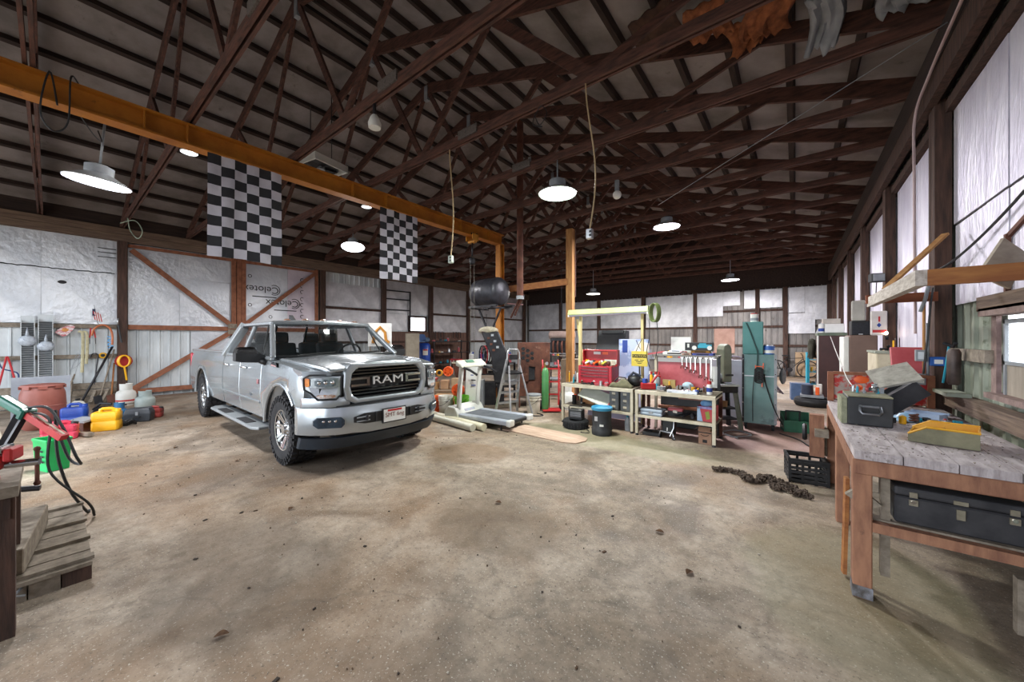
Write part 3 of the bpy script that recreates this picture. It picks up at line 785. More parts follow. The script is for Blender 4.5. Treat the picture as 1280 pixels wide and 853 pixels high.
text('lettering', 'RAM', mat('bright chrome letters', '#eef0f2', rough=.25, metal=.6), gs, (.858, 0, 1.028), (R(90), 0, R(90)), .138, .010, sx=1.6)
# headlamps
for sg in (-1, 1):
    P = [(sg * a, b) for a, b in ((.61, .90), (.66, .855), (.82, .855), (.87, .93), (.915, .97), (.92, 1.10), (.88, 1.135), (.60, 1.125))]
    def xx(y, off): return off - max(0, abs(y) - .62) ** 2 * 2.6
    hl = MB()
    n = len(P)
    vs = [(xx(y, .86), y, z) for y, z in P] + [(xx(y, .60), y, z) for y, z in P]
    hl.add(vs, [tuple(range(n))] + [(i, (i + 1) % n, n + (i + 1) % n, n + i) for i in range(n)])
    H = hl.obj('headlight', LENS, TRK, bevel=.01)
    MB().tube([(xx(y, .862), y, z) for y, z in P + P[:1]], .012, 6).obj('headlight_seal', BLACKP, H)
    def strip(y0, y1, z0, z1, off, m, nm, n=6, b=0.0):
        rows = []
        for k in range(n + 1):
            y = y0 + (y1 - y0) * k / n
            e = .012 if k in (0, n) else 0
            rows.append([(xx(y, off) - .02, sg * y, z0 + e), (xx(y, off), sg * y, z0 + e), (xx(y, off), sg * y, z1 - e), (xx(y, off) - .02, sg * y, z1 - e)])
        return MB().loft(rows, smooth=False).obj(nm, m, H)
    strip(.635, .872, .985, 1.105, .866, mat('lamp bezel', '#9aa5ac', '#c2cbd1', rough=.15, metal=.7, scale=14), 'lamp_bezel')
    strip(.665, .845, 1.005, 1.085, .874, mat('smoked lamp', '#5b666d', '#93a0a8', rough=.1, metal=.5, scale=22), 'headlight_lamp')
    for yy in (.70, .76, .81): MB().ball((xx(yy, .876), sg * yy, 1.05), (.012, .022, .022)).obj('projector', CHROME, H)
    strip(.665, .83, .872, .912, .867, mat('lower lamp', '#b98a6a', '#dfe3e6', rough=.2, metal=.3, scale=24), 'turn_signal')
    strip(.882, .912, 1.0, 1.10, .868, AMBER, 'side_marker', 2)
    MB().loft([[(xx(y, .845) - .25, sg * y, .765), (xx(y, .855), sg * y, .765), (xx(y, .86), sg * y, .81), (xx(y, .845), sg * y, .87), (xx(y, .845) - .25, sg * y, .87)] for y in (.50, .60, .70, .80, .88, .93)]).obj('headlight_trim', PAINT, TRK)
    MB().loft([[(xx(y, .80) - .25, sg * y, 1.10), (xx(y, .835), sg * y, 1.125), (xx(y, .80), sg * y, 1.175), (xx(y, .80) - .25, sg * y, 1.20)] for y in (.46, .60, .70, .80, .88, .92)]).obj('lamp_brow', PAINT, TRK)
# front bumper
def bsec(y):
    a = abs(y)
    xf = .985 - .05 * (a / .6) ** 2 - max(0, a - .62) * .55 - max(0, a - .85) * 1.1
    lo = .43 + (.0 if a < .5 else .02)
    return [(max(xf - .30, .47), y, lo), (xf - .03, y, lo), (xf, y, lo + .07), (xf, y, .60), (xf - .015, y, .70), (xf - .03, y, .755), (xf - .07, y, .757), (max(xf - .30, .47), y, .760)]
ysb = [-.955, -.93, -.88, -.78, -.65, -.5, -.3, -.1, .1, .3, .5, .65, .78, .88, .93, .955]
MB().loft([[(bsec(y)[5][0] - .25 if abs(y) < .8 else .47, y, .752), (bsec(y)[5][0] - .03, y, .752), (bsec(y)[5][0] - .03, y, .775), (bsec(y)[5][0] - .25 if abs(y) < .8 else .47, y, .775)] for y in [-.93, -.88, -.78, -.65, -.5, -.3, 0, .3, .5, .65, .78, .88, .93]]).obj('bumper_gap', BLACKP, TRK)
bp_ = MB().loft([bsec(y) for y in ysb]).obj('front_bumper', PAINT, TRK)
MB().loft([[(bsec(y)[2][0] - .10, y, .415), (bsec(y)[2][0] - .02, y, .415), (bsec(y)[2][0] - .10, y, .28), (bsec(y)[2][0] - .16, y, .28)] for y in ysb[1:-1]]).obj('air_dam', mat('dark blue black plastic', '#17202a', '#222d38', rough=.5, scale=4), bp_)
def plate(mb, y0, y1, z0, z1, off, ch, t=.012):
    n = 8; rows = []
    for i in range(n + 1):
        y = y0 + (y1 - y0) * i / n
        c = ch * (1 if i in (0, n) else 0)
        x = bsec(y)[3][0] + off
        rows.append([(x - .03, y, z0 + c), (x, y, z0 + c), (x, y, z1 - c), (x - .03, y, z1 - c)])
    return mb.loft(rows, smooth=False)
it = plate(MB(), -.50, .50, .545, .665, .006, .03).obj('bumper_intake', BLACKP, bp_)
for sg in (-1, 1):
    MB().tube([(.93, sg * .36, .58), (1.0, sg * .36, .60), (1.0, sg * .36, .63), (.93, sg * .36, .64)], .016, 8).obj('tow_hook', STEEL_DK, it)
    MB().box((.985, sg * .24, .605), (.03, .02, .11)).obj('intake_rib', BLACKP, it)
    for k in (0, 1): MB().box((.988, sg * .40, .585 + .045 * k), (.012, .16, .012)).obj('intake_slat', GREYP, it)
    fg = plate(MB(), sg * .60, sg * .86, .535, .655, .006, .035).obj('fog_lamp', mat('fog pocket', '#1c2733', '#2f3d4a', rough=.25, scale=8), bp_)
    for k in range(3): MB().ball((bsec(.68 + .05 * k)[3][0] + .008, sg * (.68 + .05 * k), .615), (.012, .02, .016), 8).obj('fog_bulb', CHROME, fg)
lp = MB().box((.998, -.0, .60), (.014, .33, .18)).obj('licence_plate', BLACKP, bp_)
MB().box((1.007, 0, .60), (.006, .30, .15)).obj('plate_face', PAPER, lp)
MB().box((1.0105, 0, .66), (.002, .20, .024)).obj('plate_band', LINE_R, lp)
text('lettering', 'SMT 6ng', mat('red brown print', '#7c4a45', rough=.6), lp, (1.012, .0, .605), (R(90), 0, R(90)), .075, .0005)
# badges
for sg in (-1, 1):
    MB().prism([(-.37, 1.20), (-.12, 1.185), (-.16, 1.235), (-.34, 1.245)], 'y', sg * .90, sg * .945).obj('fender_badge', GLOSSB, TRK)
    MB().prism([(-.34, 1.203), (-.16, 1.19), (-.165, 1.205), (-.335, 1.216)], 'y', sg * .90, sg * .948).obj('badge_stripe', mat('silver red badge', '#c49a9a', rough=.4), TRK)
    MB().bx(-.84, -.78, sg * .955, sg * .968, .93, .99).obj('door_emblem', mat('red emblem', '#8f4a50', '#b38a8e', rough=.4, scale=30), TRK)
    text('lettering', 'RAM', CHROME, TRK, (-1.12, sg * .967, .76), (R(90), 0, R(180) if sg > 0 else 0), .05, .002)
# wheels
tyre = MB().lathe([(.24, -.10), (.25, -.135), (.33, -.155), (.375, -.145), (.405, -.115), (.408, 0), (.405, .115), (.375, .145), (.33, .155), (.25, .135), (.24, .10)], 40, axis='y', cap=False).mesh('tyre', RUBBER)
lug = MB()
for k in range(30):
    a = 2 * PI * k / 30
    for y, da in ((-.115, 0), (-.045, .1), (.03, .03), (.115, .1)):
        aa = a + da
        m = Matrix.Rotation(-aa, 4, 'Y')
        c = m @ Vector((.411, 0, 0))
        b0 = MB().box((0, 0, 0), (.028, .062, .056))
        lug.add([(m @ Vector(v)) + Vector((c.x, y, c.z)) for v in b0.v], b0.f)
lugm = lug.mesh('tread', RUBBER)
sw = MB()
for k in range(36):
    a = 2 * PI * k / 36; m = Matrix.Rotation(-a, 4, 'Y')
    for y in (-.148, .148):
        b0 = MB().box((.372, 0, 0), (.05, .02, .03)); sw.add([(m @ Vector(v)) + Vector((0, y, 0)) for v in b0.v], b0.f)
swm = sw.mesh('shoulder_lugs', RUBBER)
RIMM = mat('polished alloy', '#b9bbbd', '#d6d8da', rough=.22, metal=.85, scale=5)
rim = MB().lathe([(.235, .13), (.255, .135), (.25, .115), (.215, .09), (.205, -.10), (.24, -.12)], 36, axis='y', cap=False).mesh('rim', RIMM)
spk = []
for k in range(8):
    a = 2 * PI * k / 8
    mb = MB()
    for da in (-.11, .11):
        p = (.07 * math.cos(a + da * 1.6), .062, .07 * math.sin(a + da * 1.6)); q = (.235 * math.cos(a + da), .112, .235 * math.sin(a + da))
        mb.bar(p, q, .028, .03, up=(0, 1, 0))
    spk.append(mb.mesh('spoke', RIMM))
hubm = MB().lathe([(.085, .02), (.085, .08), (.06, .10), (.055, .125), (.0, .13)], 24, axis='y', cap=False).mesh('hub_cap', RIMM)
disc = MB().lathe([(.20, -.02), (.20, 0), (.05, .01), (.0, .01)], 24, axis='y').mesh('brake_disc', STEEL_DK)
nuts = MB()
for k in range(8):
    a = 2 * PI * (k + .5) / 8
    nuts.cyl((.075 * math.cos(a), .06, .075 * math.sin(a)), (.075 * math.cos(a), .10, .075 * math.sin(a)), .011, n=6)
nutm = nuts.mesh('wheel_nuts', CHROME)
for x in (0, -4.26):
    for sg in (-1, 1):
        t = put(tyre, 'wheel', TRK, (x, sg * .80, .418), (0, R(jit(20)), R(180) if sg < 0 else 0))
        tag(put(lugm, 'tread', t, (0, 0, 0)), kind='stuff'); tag(put(swm, 'shoulder_lugs', t, (0, 0, 0)), kind='stuff'); put(rim, 'rim', t, (0, 0, 0)); put(hubm, 'hub_cap', t, (0, 0, 0)); put(disc, 'brake_disc', t, (0, 0, 0)); tag(put(nutm, 'wheel_nuts', t, (0, 0, 0)), kind='stuff')
        for m_ in spk: put(m_, 'spoke', t, (0, 0, 0))
# ================================================================== OVERHEAD: CRANE BEAM, FLAGS, LAMPS, CORDS
def lens_mat(name, col, st): return mat(name, '#ffffff', rough=.4, emit=col, estr=st)
BX = -6.2
T = thing('crane_beam', 'long orange steel crane beam running under the roof trusses on a steel column', 'steel beam', (BX, 7.4, 0))
MB().bx(-.006, .006, -11.6, .06, 4.04, 4.295).obj('web', STEEL_OR, T)
MB().bx(-.095, .095, -11.6, .06, 4.285, 4.308).obj('top_flange', STEEL_OR, T)
MB().bx(-.095, .095, -11.6, .06, 4.03, 4.052).obj('bottom_flange', STEEL_OR, T)
for y in (.70, 1.09, 3.3, 3.95, 5.9, 6.9):
    MB().bx(.006, .09, y - 7.4 - .006, y - 7.4 + .006, 4.05, 4.285).obj('stiffener', STEEL_OR, T)
col = MB()
col.bx(-.006, .006, -.08, .08, 0.012, 4.03).bx(-.075, .075, -.09, -.075, 0.012, 4.03).bx(-.075, .075, .075, .09, 0.012, 4.03)
col.obj('column', STEEL_OR, T)
MB().bx(-.14, .14, -.14, .14, 0, .012).obj('base_plate', STEEL_OR, T)

def chequered(name, label, y0, y1, z0, z1):
    nc, nr, sub = 6, 10, 3
    T = thing(name, label, 'flag', (BX + .02, (y0 + y1) / 2, 0), 0, 'chequered flags on the crane beam')
    w = y1 - y0
    mb = MB(); NU, NV = nc * sub, nr * 2
    ph = random.random() * 6
    def P(i, j):
        u, v = i / NU, j / NV
        d = .022 * math.sin(u * 11 + ph + v * 1.5) * (.3 + v) + .012 * math.sin(u * 23 + v * 4)
        return (.05 + d, (u - .5) * w * (1 + .015 * v), z1 + (z0 - z1) * v - .01 * math.sin(u * 9 + 1) * v)
    vs = [P(i, j) for i in range(NU + 1) for j in range(NV + 1)]
    for i in range(NU):
        for j in range(NV):
            pass
    mb.v = vs
    for i in range(NU):
        for j in range(NV):
            a = i * (NV + 1) + j
            mb.f.append((a, a + NV + 1, a + NV + 2, a + 1)); mb.m.append((i // sub + j // 2) % 2); mb.sm.append(True)
    mb.obj('cloth', [mat('black flag cloth', '#232327', '#2c2c31', rough=.85, scale=5), mat('white flag cloth', '#b9b6c2', '#cfccd6', rough=.85, scale=3)], T)
    return T
f1 = chequered('chequered_flag', 'larger black and white chequered flag hanging from the crane beam over the truck bed', 1.29, 2.17, 2.66, 4.027)
f2 = chequered('chequered_flag', 'smaller looking chequered flag hanging further along the crane beam behind the truck', 3.82, 4.68, 2.69, 4.027)

# trolley and chain hoist
T = thing('chain_hoist', 'chain hoist with yellow trolley hanging from the end of the orange beam', 'hoist', (BX, 6.35, 0))
MB().box((.108, 0, 4.0), (.02, .22, .16)).box((-.108, 0, 4.0), (.02, .22, .16)).box((0, 0, 3.90), (.22, .10, .05)).obj('trolley', mat('worn yellow paint', '#b8791c', '#d29430', rough=.5, scale=8), T, bevel=.006)
for y in (-.07, .07): MB().cyl((.05, y, 4.083), (.098, y, 4.083), .028, n=12).obj('trolley_wheel', STEEL_DK, T)
MB().cyl((0, 0, 3.55), (0, 0, 3.9), .02, n=8).obj('shank', STEEL_DK, T)
def chain(mb, p, q, n, r=.012, L=.03):
    p, q = Vector(p), Vector(q)
    for k in range(n):
        c = p + (q - p) * ((k + .5) / n)
        ax = (k % 2)
        pts = []
        for a in range(8):
            t = 2 * PI * a / 8
            x, z = r * math.cos(t), L * math.sin(t)
            pts.append((c.x + (x if ax else 0), c.y + (0 if ax else x), c.z + z))
        mb.tube(pts + [pts[0]], r * .33, 4, cap=False)
    return mb
MB().lathe([(.05, 0), (.075, .03), (.075, .13), (.05, .16)], 14, (0, 0, 3.36)).obj('hoist_body', STEEL_DK, T)
mb = MB()
for dx in (-.05, .05): chain(mb, (dx * .3, dx, 1.0), (dx * .3, dx, 3.4), 45)
tag(mb.obj('chain', mat('grey chain', '#6a6660', '#8c877f', rough=.5, metal=.6, scale=20), T), kind='stuff')
MB().tube([(0, 0, 1.0), (0, 0, .93), (.04, 0, .89), (.02, 0, .85), (-.03, 0, .87)], .012, 6).obj('hook', STEEL_DK, T)

# high bay lamps
def highbay(label, x, y, z, ztop, rad=.27, col='#f2f4ff', st=14.0, watt=120, tint=(1, .98, .96), aim=None):
    T = thing('high_bay_lamp', label, 'lamp', (x, y, z), 0, 'high bay lamps')
    if aim: T.rotation_mode = 'QUATERNION'; T.rotation_quaternion = Vector((0, 0, -1)).rotation_difference(Vector((aim[0], aim[1], -1)).normalized())
    MB().lathe([(rad, 0), (rad + .006, .012), (rad * .82, .05), (rad * .45, .11), (rad * .40, .115), (rad * .40, .01)], 28, cap=False).obj('reflector', ALU, T)
    MB().lathe([(rad * .42, .11), (rad * .44, .13), (rad * .44, .21), (rad * .30, .23), (.0, .235)], 20).obj('housing', GREYP, T)
    MB().lathe([(rad * .96, .008), (rad * .96, .012), (0, .012)], 28).obj('lens', lens_mat('lit lens ' + col, col, st), T)
    MB().cyl((0, 0, .22), (0, 0, 4.335 - z), .012, n=8).obj('stem', GREYP, T)
    L = bpy.data.lights.new('lamp_light', 'AREA'); L.shape = 'DISK'; L.size = rad * 1.8; L.energy = watt * LAMP_W; L.color = tint
    o = bpy.data.objects.new('lamp_light', L); COL.objects.link(o); o.parent = T; o.location = (0, 0, -.005)
    return T
highbay('flat reflector lamp glowing high beside the left wall plate', -7.0, .38, 3.53, 5.0, .30, watt=150, aim=(-.09, -.07))
highbay('lit lamp hanging between the two chequered flags', -9.08, 4.876, 3.93, 5.4, .28, watt=200, aim=(.22, -.12))
highbay('large lamp with greenish glow hanging in mid roof', -2.92, 4.88, 3.80, 4.4, .29, '#e6ffe2', 12, 190, (.97, 1.0, .95))
highbay('lamp with violet glare right of the hanging outlet box', -2.30, 8.64, 4.08, 5.4, .28, '#f6f0ff', 20, 330, (1, .97, 1))
highbay('farthest bright lamp before the back wall foil', -1.82, 14.90, 3.62, 5.0, .28, '#f6f2ff', 20, 420, (1, .97, 1))
highbay('dim far lamp half hidden behind the yellow timber post', -6.48, 13.65, 3.36, 5.8, .27, '#fff6ec', 10, 330, (1, .96, .92))
highbay('small pale lamp rim showing below the crane beam beside the first flag', -6.44, 1.16, 4.05, 5.4, .09, '#ffffff', 2, 25)
highbay('small pale lamp rim showing below the crane beam beside the second flag', -6.43, 3.72, 4.05, 5.4, .09, '#ffffff', 2, 25)

tag(MB().cyl((-6.928, -.25, 4.335), (-6.928, 1.25, 4.335), .02, n=10).obj('hanger_pipe', STEEL_DK), 'thin steel pipe between two trusses carrying the left lamp', 'pipe')
def pendant(label, x, y, z0, z1, sag, boxc, name='hanging_outlet'):
    T = thing(name, label, 'outlet', (x, y, z0))
    n = 14
    pts = [(sag * math.sin(k / n * PI * 1.5) * .5, sag * .4 * math.sin(k / n * PI), .1 + (z1 - z0 - .1) * k / n) for k in range(n + 1)]
    MB().tube(pts, .009, 6).obj('cord', mat('tan cord', '#a8906a', '#bda580', rough=.6, scale=8), T)
    b = MB().box((pts[0][0], 0, .05), (.07, .06, .11)).obj('outlet_box', boxc, T, bevel=.008)
    for dz in (.03, .07): MB().box((pts[0][0] + .02, -.032, dz), (.025, .006, .025)).obj('socket', BLACKP, b)
pendant('grey outlet box on a long tan cord hanging beside the green glowing lamp', -1.75, 3.60, 2.63, 4.33, .10, ALU)
pendant('small outlet box on a cord hanging right of the second flag', -3.98, 3.63, 2.66, 4.33, .06, mat('pale green box', '#a8b3a8', '#bcc6bb', rough=.5, scale=4))
T = thing('bare_bulb', 'unlit bare bulb under a truss chord right of the green glowing lamp', 'light bulb', (-2.46, 6.13, 4.02))
MB().ball((0, 0, 0.05), .075, 14).obj('globe', PAPER, T); MB().cyl((0, 0, .11), (0, 0, .30), .04, n=12).obj('lampholder', GREYP, T)
T = thing('flood_lamp', 'small white flood lamp clamped to a truss chord in mid roof', 'lamp', (-3.93, 2.376, 4.05))
MB().lathe([(.07, 0), (.075, .05), (.05, .12), (.03, .15)], 16).obj('shade', WHITEP, T); MB().cyl((0, 0, .14), (0, 0, .30), .02).obj('clamp', STEEL_DK, T)
T = thing('box_fan', 'square exhaust fan hanging flat above the crane beam between the flags', 'fan', (-6.75, 3.02, 4.66), R(10))
MB().bx(-.32, .32, -.32, -.29, -.06, .06).bx(-.32, .32, .29, .32, -.06, .06).bx(-.32, -.29, -.29, .29, -.06, .06).bx(.29, .32, -.29, .29, -.06, .06).obj('frame', WHITEP, T)
MB().lathe([(.29, -.02), (.29, .04), (.0, .04)], 24).obj('shroud', BLACKP, T); MB().cyl((0, 0, -.06), (0, 0, .02), .07).obj('hub', GREYP, T)
for k in range(5):
    a = 2 * PI * k / 5
    MB().box((.16 * math.cos(a), .16 * math.sin(a), -.03), (.2, .12, .01), rz=a, rx=R(25)).obj('blade', STEEL_DK, T)
for x in (-.3, .3): MB().cyl((x, 0, .05), (x, 0, 1.2), .008, n=6).obj('hanger', STEEL_DK, T)

# torn roof insulation
TORN_O = mat('orange glass wool', '#6e3f28', '#a8663f', rough=.95, scale=9, bump=.6)
TORN_P = mat('torn grey facing', '#83868c', '#a3a6ab', rough=.6, metal=.2, scale=4, bump=.2)
def torn(label, x, y, z, w, l, drop, m, seed, name='torn_insulation'):
    rr = random.Random(seed)
    prof = [rr.uniform(.55, 1.0) for _ in range(13)]
    def P(u, v):
        d = drop * prof[int(u * 12)]
        return ((u - .5) * w + .03 * math.sin(v * 5 + seed), l * (v - .5) * .6 + .10 * math.sin(v * 2.4), -d * v ** 1.5 + .02 * math.sin(u * 17 + v * 6))
    o = MB().grid(P, 12, 6).obj(name, m, None, (x, y, z), (0, 0, R(rr.uniform(-15, 15))), solid=.02)
    return tag(o, label, 'insulation', 'torn insulation hanging from the roof')
torn('orange glass wool flap hanging beside the nearest truss chord', -.75, 4.32, 5.02, .40, .5, .17, TORN_O, 3)
torn('orange glass wool tuft with ragged edge left of the silver sheet', -.22, 4.50, 4.90, .42, .4, .18, TORN_O, 8)
torn('rolled orange wool hanging behind the nearest truss chord', -.45, 4.62, 4.92, .30, .3, .2, TORN_O, 5)
torn('pointed silver facing sheet hanging from the roof top right', .22, 4.62, 4.78, .26, .5, .40, TORN_P, 12)
torn('flat silver facing sheet hanging in the roof corner over the right wall', .80, 4.62, 4.64, .40, .3, .12, TORN_P, 15)
torn('dark brown wool remnant hanging at the top edge of the roof', -1.25, 4.2, 5.12, .5, .6, .28, mat('dark wool', '#3b2a22', '#563b2e', rough=.95, scale=8, bump=.5), 21)
torn('thin orange strip peeling along a purlin above the crane beam', -3.1, 2.7, 5.72, .7, .2, .1, TORN_O, 27)
# cables looped over the crane beam and truss, and along the wall plate
def cable(name, label, pts, r, m, cat='cable'):
    return tag(MB().tube(pts, r, 6).obj(name, m), label, cat)
def smooth(pts, n=8):
    out = []
    P = [Vector(p) for p in pts]
    P = [P[0]] + P + [P[-1]]
    for i in range(1, len(P) - 2):
        for k in range(n):
            t = k / n
            out.append(0.5 * ((2 * P[i]) + (-P[i - 1] + P[i + 1]) * t + (2 * P[i - 1] - 5 * P[i] + 4 * P[i + 1] - P[i + 2]) * t * t + (-P[i - 1] + 3 * P[i] - 3 * P[i + 1] + P[i + 2]) * t ** 3))
    out.append(P[-2]); return out
cable('hanging_cable', 'black cable looped over the orange beam at the far left', smooth([(BX + .1, .05, 4.0), (BX + .12, .0, 4.32), (BX + .1, -.06, 3.9), (BX + .1, .02, 3.72), (BX + .1, .12, 3.85), (BX + .12, .14, 4.33), (BX, .2, 4.34)]), .008, BLACKP)
cable('lamp_cable', 'thin black cable sagging from the beam to the left lamp', smooth([(BX, .1, 4.2), (-6.5, .3, 3.98), (-6.8, .4, 4.0), (-7.0, .38, 4.2)]), .006, BLACKP)
cable('rope', 'brown rope with knot hanging at the far left edge', smooth([(-7.5, -.75, 4.6), (-7.6, -.85, 4.2), (-7.7, -.95, 3.55), (-7.75, -.98, 3.3)]), .012, WOOD_RED, 'rope')
cable('wire_coil', 'pale green wire loop hanging on the first left truss end', smooth([(-12.0, 1.1, 4.3), (-12.1, 1.15, 4.05), (-11.9, 1.25, 3.85), (-11.7, 1.3, 4.0), (-11.9, 1.2, 4.25), (-12.2, 1.0, 4.2)]), .01, mat('pale green wire', '#9fb0a0', rough=.5), 'wire')
cable('white_cable', 'white cable running along the right wall plate and down the post', smooth([(XR - .16, 3.4, 4.14), (XR - .17, 4.2, 4.06), (XR - .17, 5.0, 3.98), (XR - .18, 5.45, 3.8), (XR - .18, 5.48, 3.2), (XR - .17, 5.49, 1.6)]), .012, mat('pale pink cable', '#b39a9c', '#cbb5b6', rough=.5, scale=5))
cable('wall_cable', 'black cable drooping across the foil above the right window', smooth([(XR + .0, 2.6, 2.95), (XR + .01, 3.4, 2.62), (XR + .0, 4.3, 2.38), (XR - .05, 5.1, 2.22), (XR - .17, 5.3, 2.2)]), .010, BLACKP)
cable('thin_wire', 'thin wire stretched under the trusses to the right wall', [(-1.9, 6.6, 3.9), (XR - .1, 4.6, 4.2)], .004, GREYP, 'wire')
cable('ring_wire', 'coil of wire hung on a truss chord by the hanging outlet', smooth([(-2.5, 3.63, 4.28), (-2.4, 3.6, 4.1), (-2.3, 3.6, 4.2), (-2.4, 3.62, 4.33), (-2.5, 3.6, 4.15), (-2.35, 3.58, 4.05)]), .006, STEEL_DK, 'wire')
# timber posts and cross beam in mid hall
T = thing('timber_post', 'yellow brown timber post standing behind the long table', 'post', (-4.46, 8.08, 0))
MB().bx(-.085, .085, -.07, .07, 0, 4.30).obj('shaft', WOOD_TAN, T); MB().bx(-.10, .10, .07, .11, 2.6, 4.30).obj('cleat', WOOD_DK, T)
tag(MB().bar((-6.1, 7.3, 2.82), (-4.5, 8.02, 2.98), .05, .16).obj('cross_beam', WOOD_ORG), 'orange brown timber beam from crane column to timber post', 'beam')
T = thing('flue_pipe', 'rust brown flue pipe dropping from the roof beside the black tank', 'pipe', (-5.03, 6.73, 0))
MB().cyl((0, 0, 2.50), (0, 0, 6.9), .077, n=18).obj('pipe', RUST, T); MB().cyl((0, 0, 2.46), (0, 0, 2.54), .09, n=18).obj('collar', GREYP, T)
for k in (0, 1): MB().bar((.02 * k, .05 * k, 2.5), (-.35 + .12 * k, .1, 2.05 + .05 * k), .04, .03).obj('stay', RUST, T)
# ================================================================== LEFT SIDE
def bucket(name, label, loc, r, h, m, handle=True, lidm=None, cat='bucket', rib=True):
    T = thing(name, label, cat, loc)
    prof = [(r * .86, 0), (r * .88, .006), (r * .97, h * .72)]
    if rib: prof += [(r * 1.04, h * .73), (r * 1.04, h * .77), (r * .98, h * .78), (r * .98, h * .86), (r * 1.04, h * .87), (r * 1.04, h * .91)]
    prof += [(r, h * .95), (r * 1.03, h), (r * .97, h)]
    if not lidm: prof += [(r * .93, h * .9), (r * .82, .02), (0, .02)]
    MB().lathe(prof, 24, cap=True).obj('shell', m, T)
    if lidm: MB().lathe([(r * 1.05, h - .015), (r * 1.06, h + .015), (r * .9, h + .02), (0, h + .015)], 24).obj('lid', lidm, T)
    if handle: MB().tube([(r * 1.02 * math.cos(a), -.02 - .10 * math.sin(a) * 1.0 - r * .4 * math.sin(a), h * .86 - .14 * math.sin(a)) for a in [PI * k / 12 for k in range(13)]], .004, 5).obj('bail', STEEL_DK, T)
    return T
def jerrycan(name, label, loc, rz, w, d, h, m, capm=BLACKP, cat='fuel can'):
    T = thing(name, label, cat, loc, rz)
    hw, hd = w / 2, d / 2
    def sec(z, s): return [(x * s, y * s, z) for x, y in ((-hw, -hd * .7), (-hw * .85, -hd), (hw * .85, -hd), (hw, -hd * .7), (hw, hd * .7), (hw * .85, hd), (-hw * .85, hd), (-hw, hd * .7))]
    MB().loft([sec(0, .93), sec(h * .04, 1), sec(h * .40, 1), sec(h * .43, .96), sec(h * .48, .96), sec(h * .51, 1), sec(h * .80, 1), sec(h * .87, .92), sec(h * .88, .8)]).obj('tank', m, T, bevel=.008, seg=2)
    MB().tube([(-hw * .45, 0, h * .86), (-hw * .42, 0, h * .97), (-hw * .3, 0, h), (hw * .35, 0, h), (hw * .5, 0, h * .96), (hw * .53, 0, h * .86)], d * .12, 8).obj('grip', m, T)
    MB().cyl((hw * .78, 0, h * .84), (hw * .82, 0, h * .98), d * .16, n=14).obj('cap', capm, T)
    for sg in (-1, 1): MB().box((0, sg * (hd + .001), h * .62), (w * .55, .006, h * .04)).obj('moulded_rib', m, T)
    return T
def propane(name, label, loc, r, h, m, bandm=None):
    T = thing(name, label, 'gas bottle', loc, R(jit(60)))
    b = h * .70
    MB().lathe([(r * .75, 0), (r * .76, .03), (r * .85, .035), (r, h * .16), (r, b * .75), (r * .9, b * .9), (r * .6, b), (.05, b * 1.03), (0, b * 1.03)], 24).obj('tank', m, T)
    if bandm: MB().lathe([(r * 1.004, h * .2), (r * 1.006, h * .2), (r * 1.006, h * .27), (r * 1.004, h * .27)], 24, cap=False).obj('band', bandm, T)
    MB().loft([[(rr * math.cos(a), rr * math.sin(a), z) for rr, z in ((r * .62, b * .93), (r * .66, h), (r * .62, h), (r * .58, b * .93))] for a in [R(t) for t in range(-140, 141, 14)]], closed=True).obj('collar', m, T)
    MB().cyl((0, 0, b), (0, 0, h * .93), .025).box((0, .05, h * .88), (.03, .10, .03)).obj('valve', STEEL_DK, T)
    return T
# barrel with clamp lid
T = thing('barrel', 'brown plastic barrel with clamped lid behind the red and green tool', 'barrel', (-10.25, -.07, 0))
BAR = mat('red brown plastic', '#7d4236', '#92544a', rough=.5, scale=3, c3='#a8837a', s3=5, t3=.7)
MB().lathe([(.20, 0), (.23, .03), (.255, .18), (.26, .42), (.25, .60), (.225, .70), (.22, .74)], 28).obj('drum', BAR, T)
MB().lathe([(.26, .395), (.266, .40), (.26, .41)], 28, cap=False).obj('seam', BAR, T)
MB().lathe([(.24, .72), (.25, .735), (.24, .755), (.18, .765), (0, .765)], 28).obj('lid', BAR, T)
for a in range(0, 360, 45): MB().box((.24 * math.cos(R(a)), .24 * math.sin(R(a)), .715), (.03, .10, .05), rz=R(a)).obj('clamp', BAR, T)
tag(MB().bx(-.03, .03, -.28, .40, 0, .85).obj('steel_sheet', mat('dull grey sheet', '#7d828b', '#989da6', rough=.5, metal=.3, scale=2), None, (-11.0, -.15, 0), (0, R(-12), 0)), 'dull grey sheet panel leaning behind the brown barrel', 'panel')
tag(MB().bx(-.012, .012, -.30, .30, 0, .95).obj('plywood_sheet', mat('pale plywood', '#9c9482', '#b8b1a0', rough=.85, scale=3, stretch=(1, 6, 1), c3='#6f675a', s3=9, t3=.62), None, (-9.3, -.72, 0), (R(8), R(-28), R(10))), 'pale weathered plywood sheet leaning at the left edge', 'plywood')
jerrycan('blue_jerrycan', 'blue plastic jerrycan beside the brown barrel', (-9.95, .27, 0), R(75), .30, .22, .40, BLUE, BLUE)
jerrycan('yellow_jerrycan', 'bright yellow plastic jerrycan standing in front of the cans', (-9.2, .60, 0), R(70), .33, .24, .36, YELLOW, YELLOW)
jerrycan('red_fuel_can', 'low red fuel can beyond the black case', (-9.98, 1.28, 0), R(65), .24, .2, .20, mat('dusty red', '#8e2f2c', '#a54742', rough=.5, scale=4), BLACKP)
jerrycan('red_gas_can', 'pink and red gas can behind the green bin', (-8.9, .10, 0), R(80), .36, .26, .26, mat('pinkish red', '#b0243a', '#c9415a', rough=.4, scale=3), BLACKP)
propane('propane_bottle', 'white propane bottle with red band against the wall post', (-12.3, 1.10, 0), .17, .50, WHITEP, LINE_R)
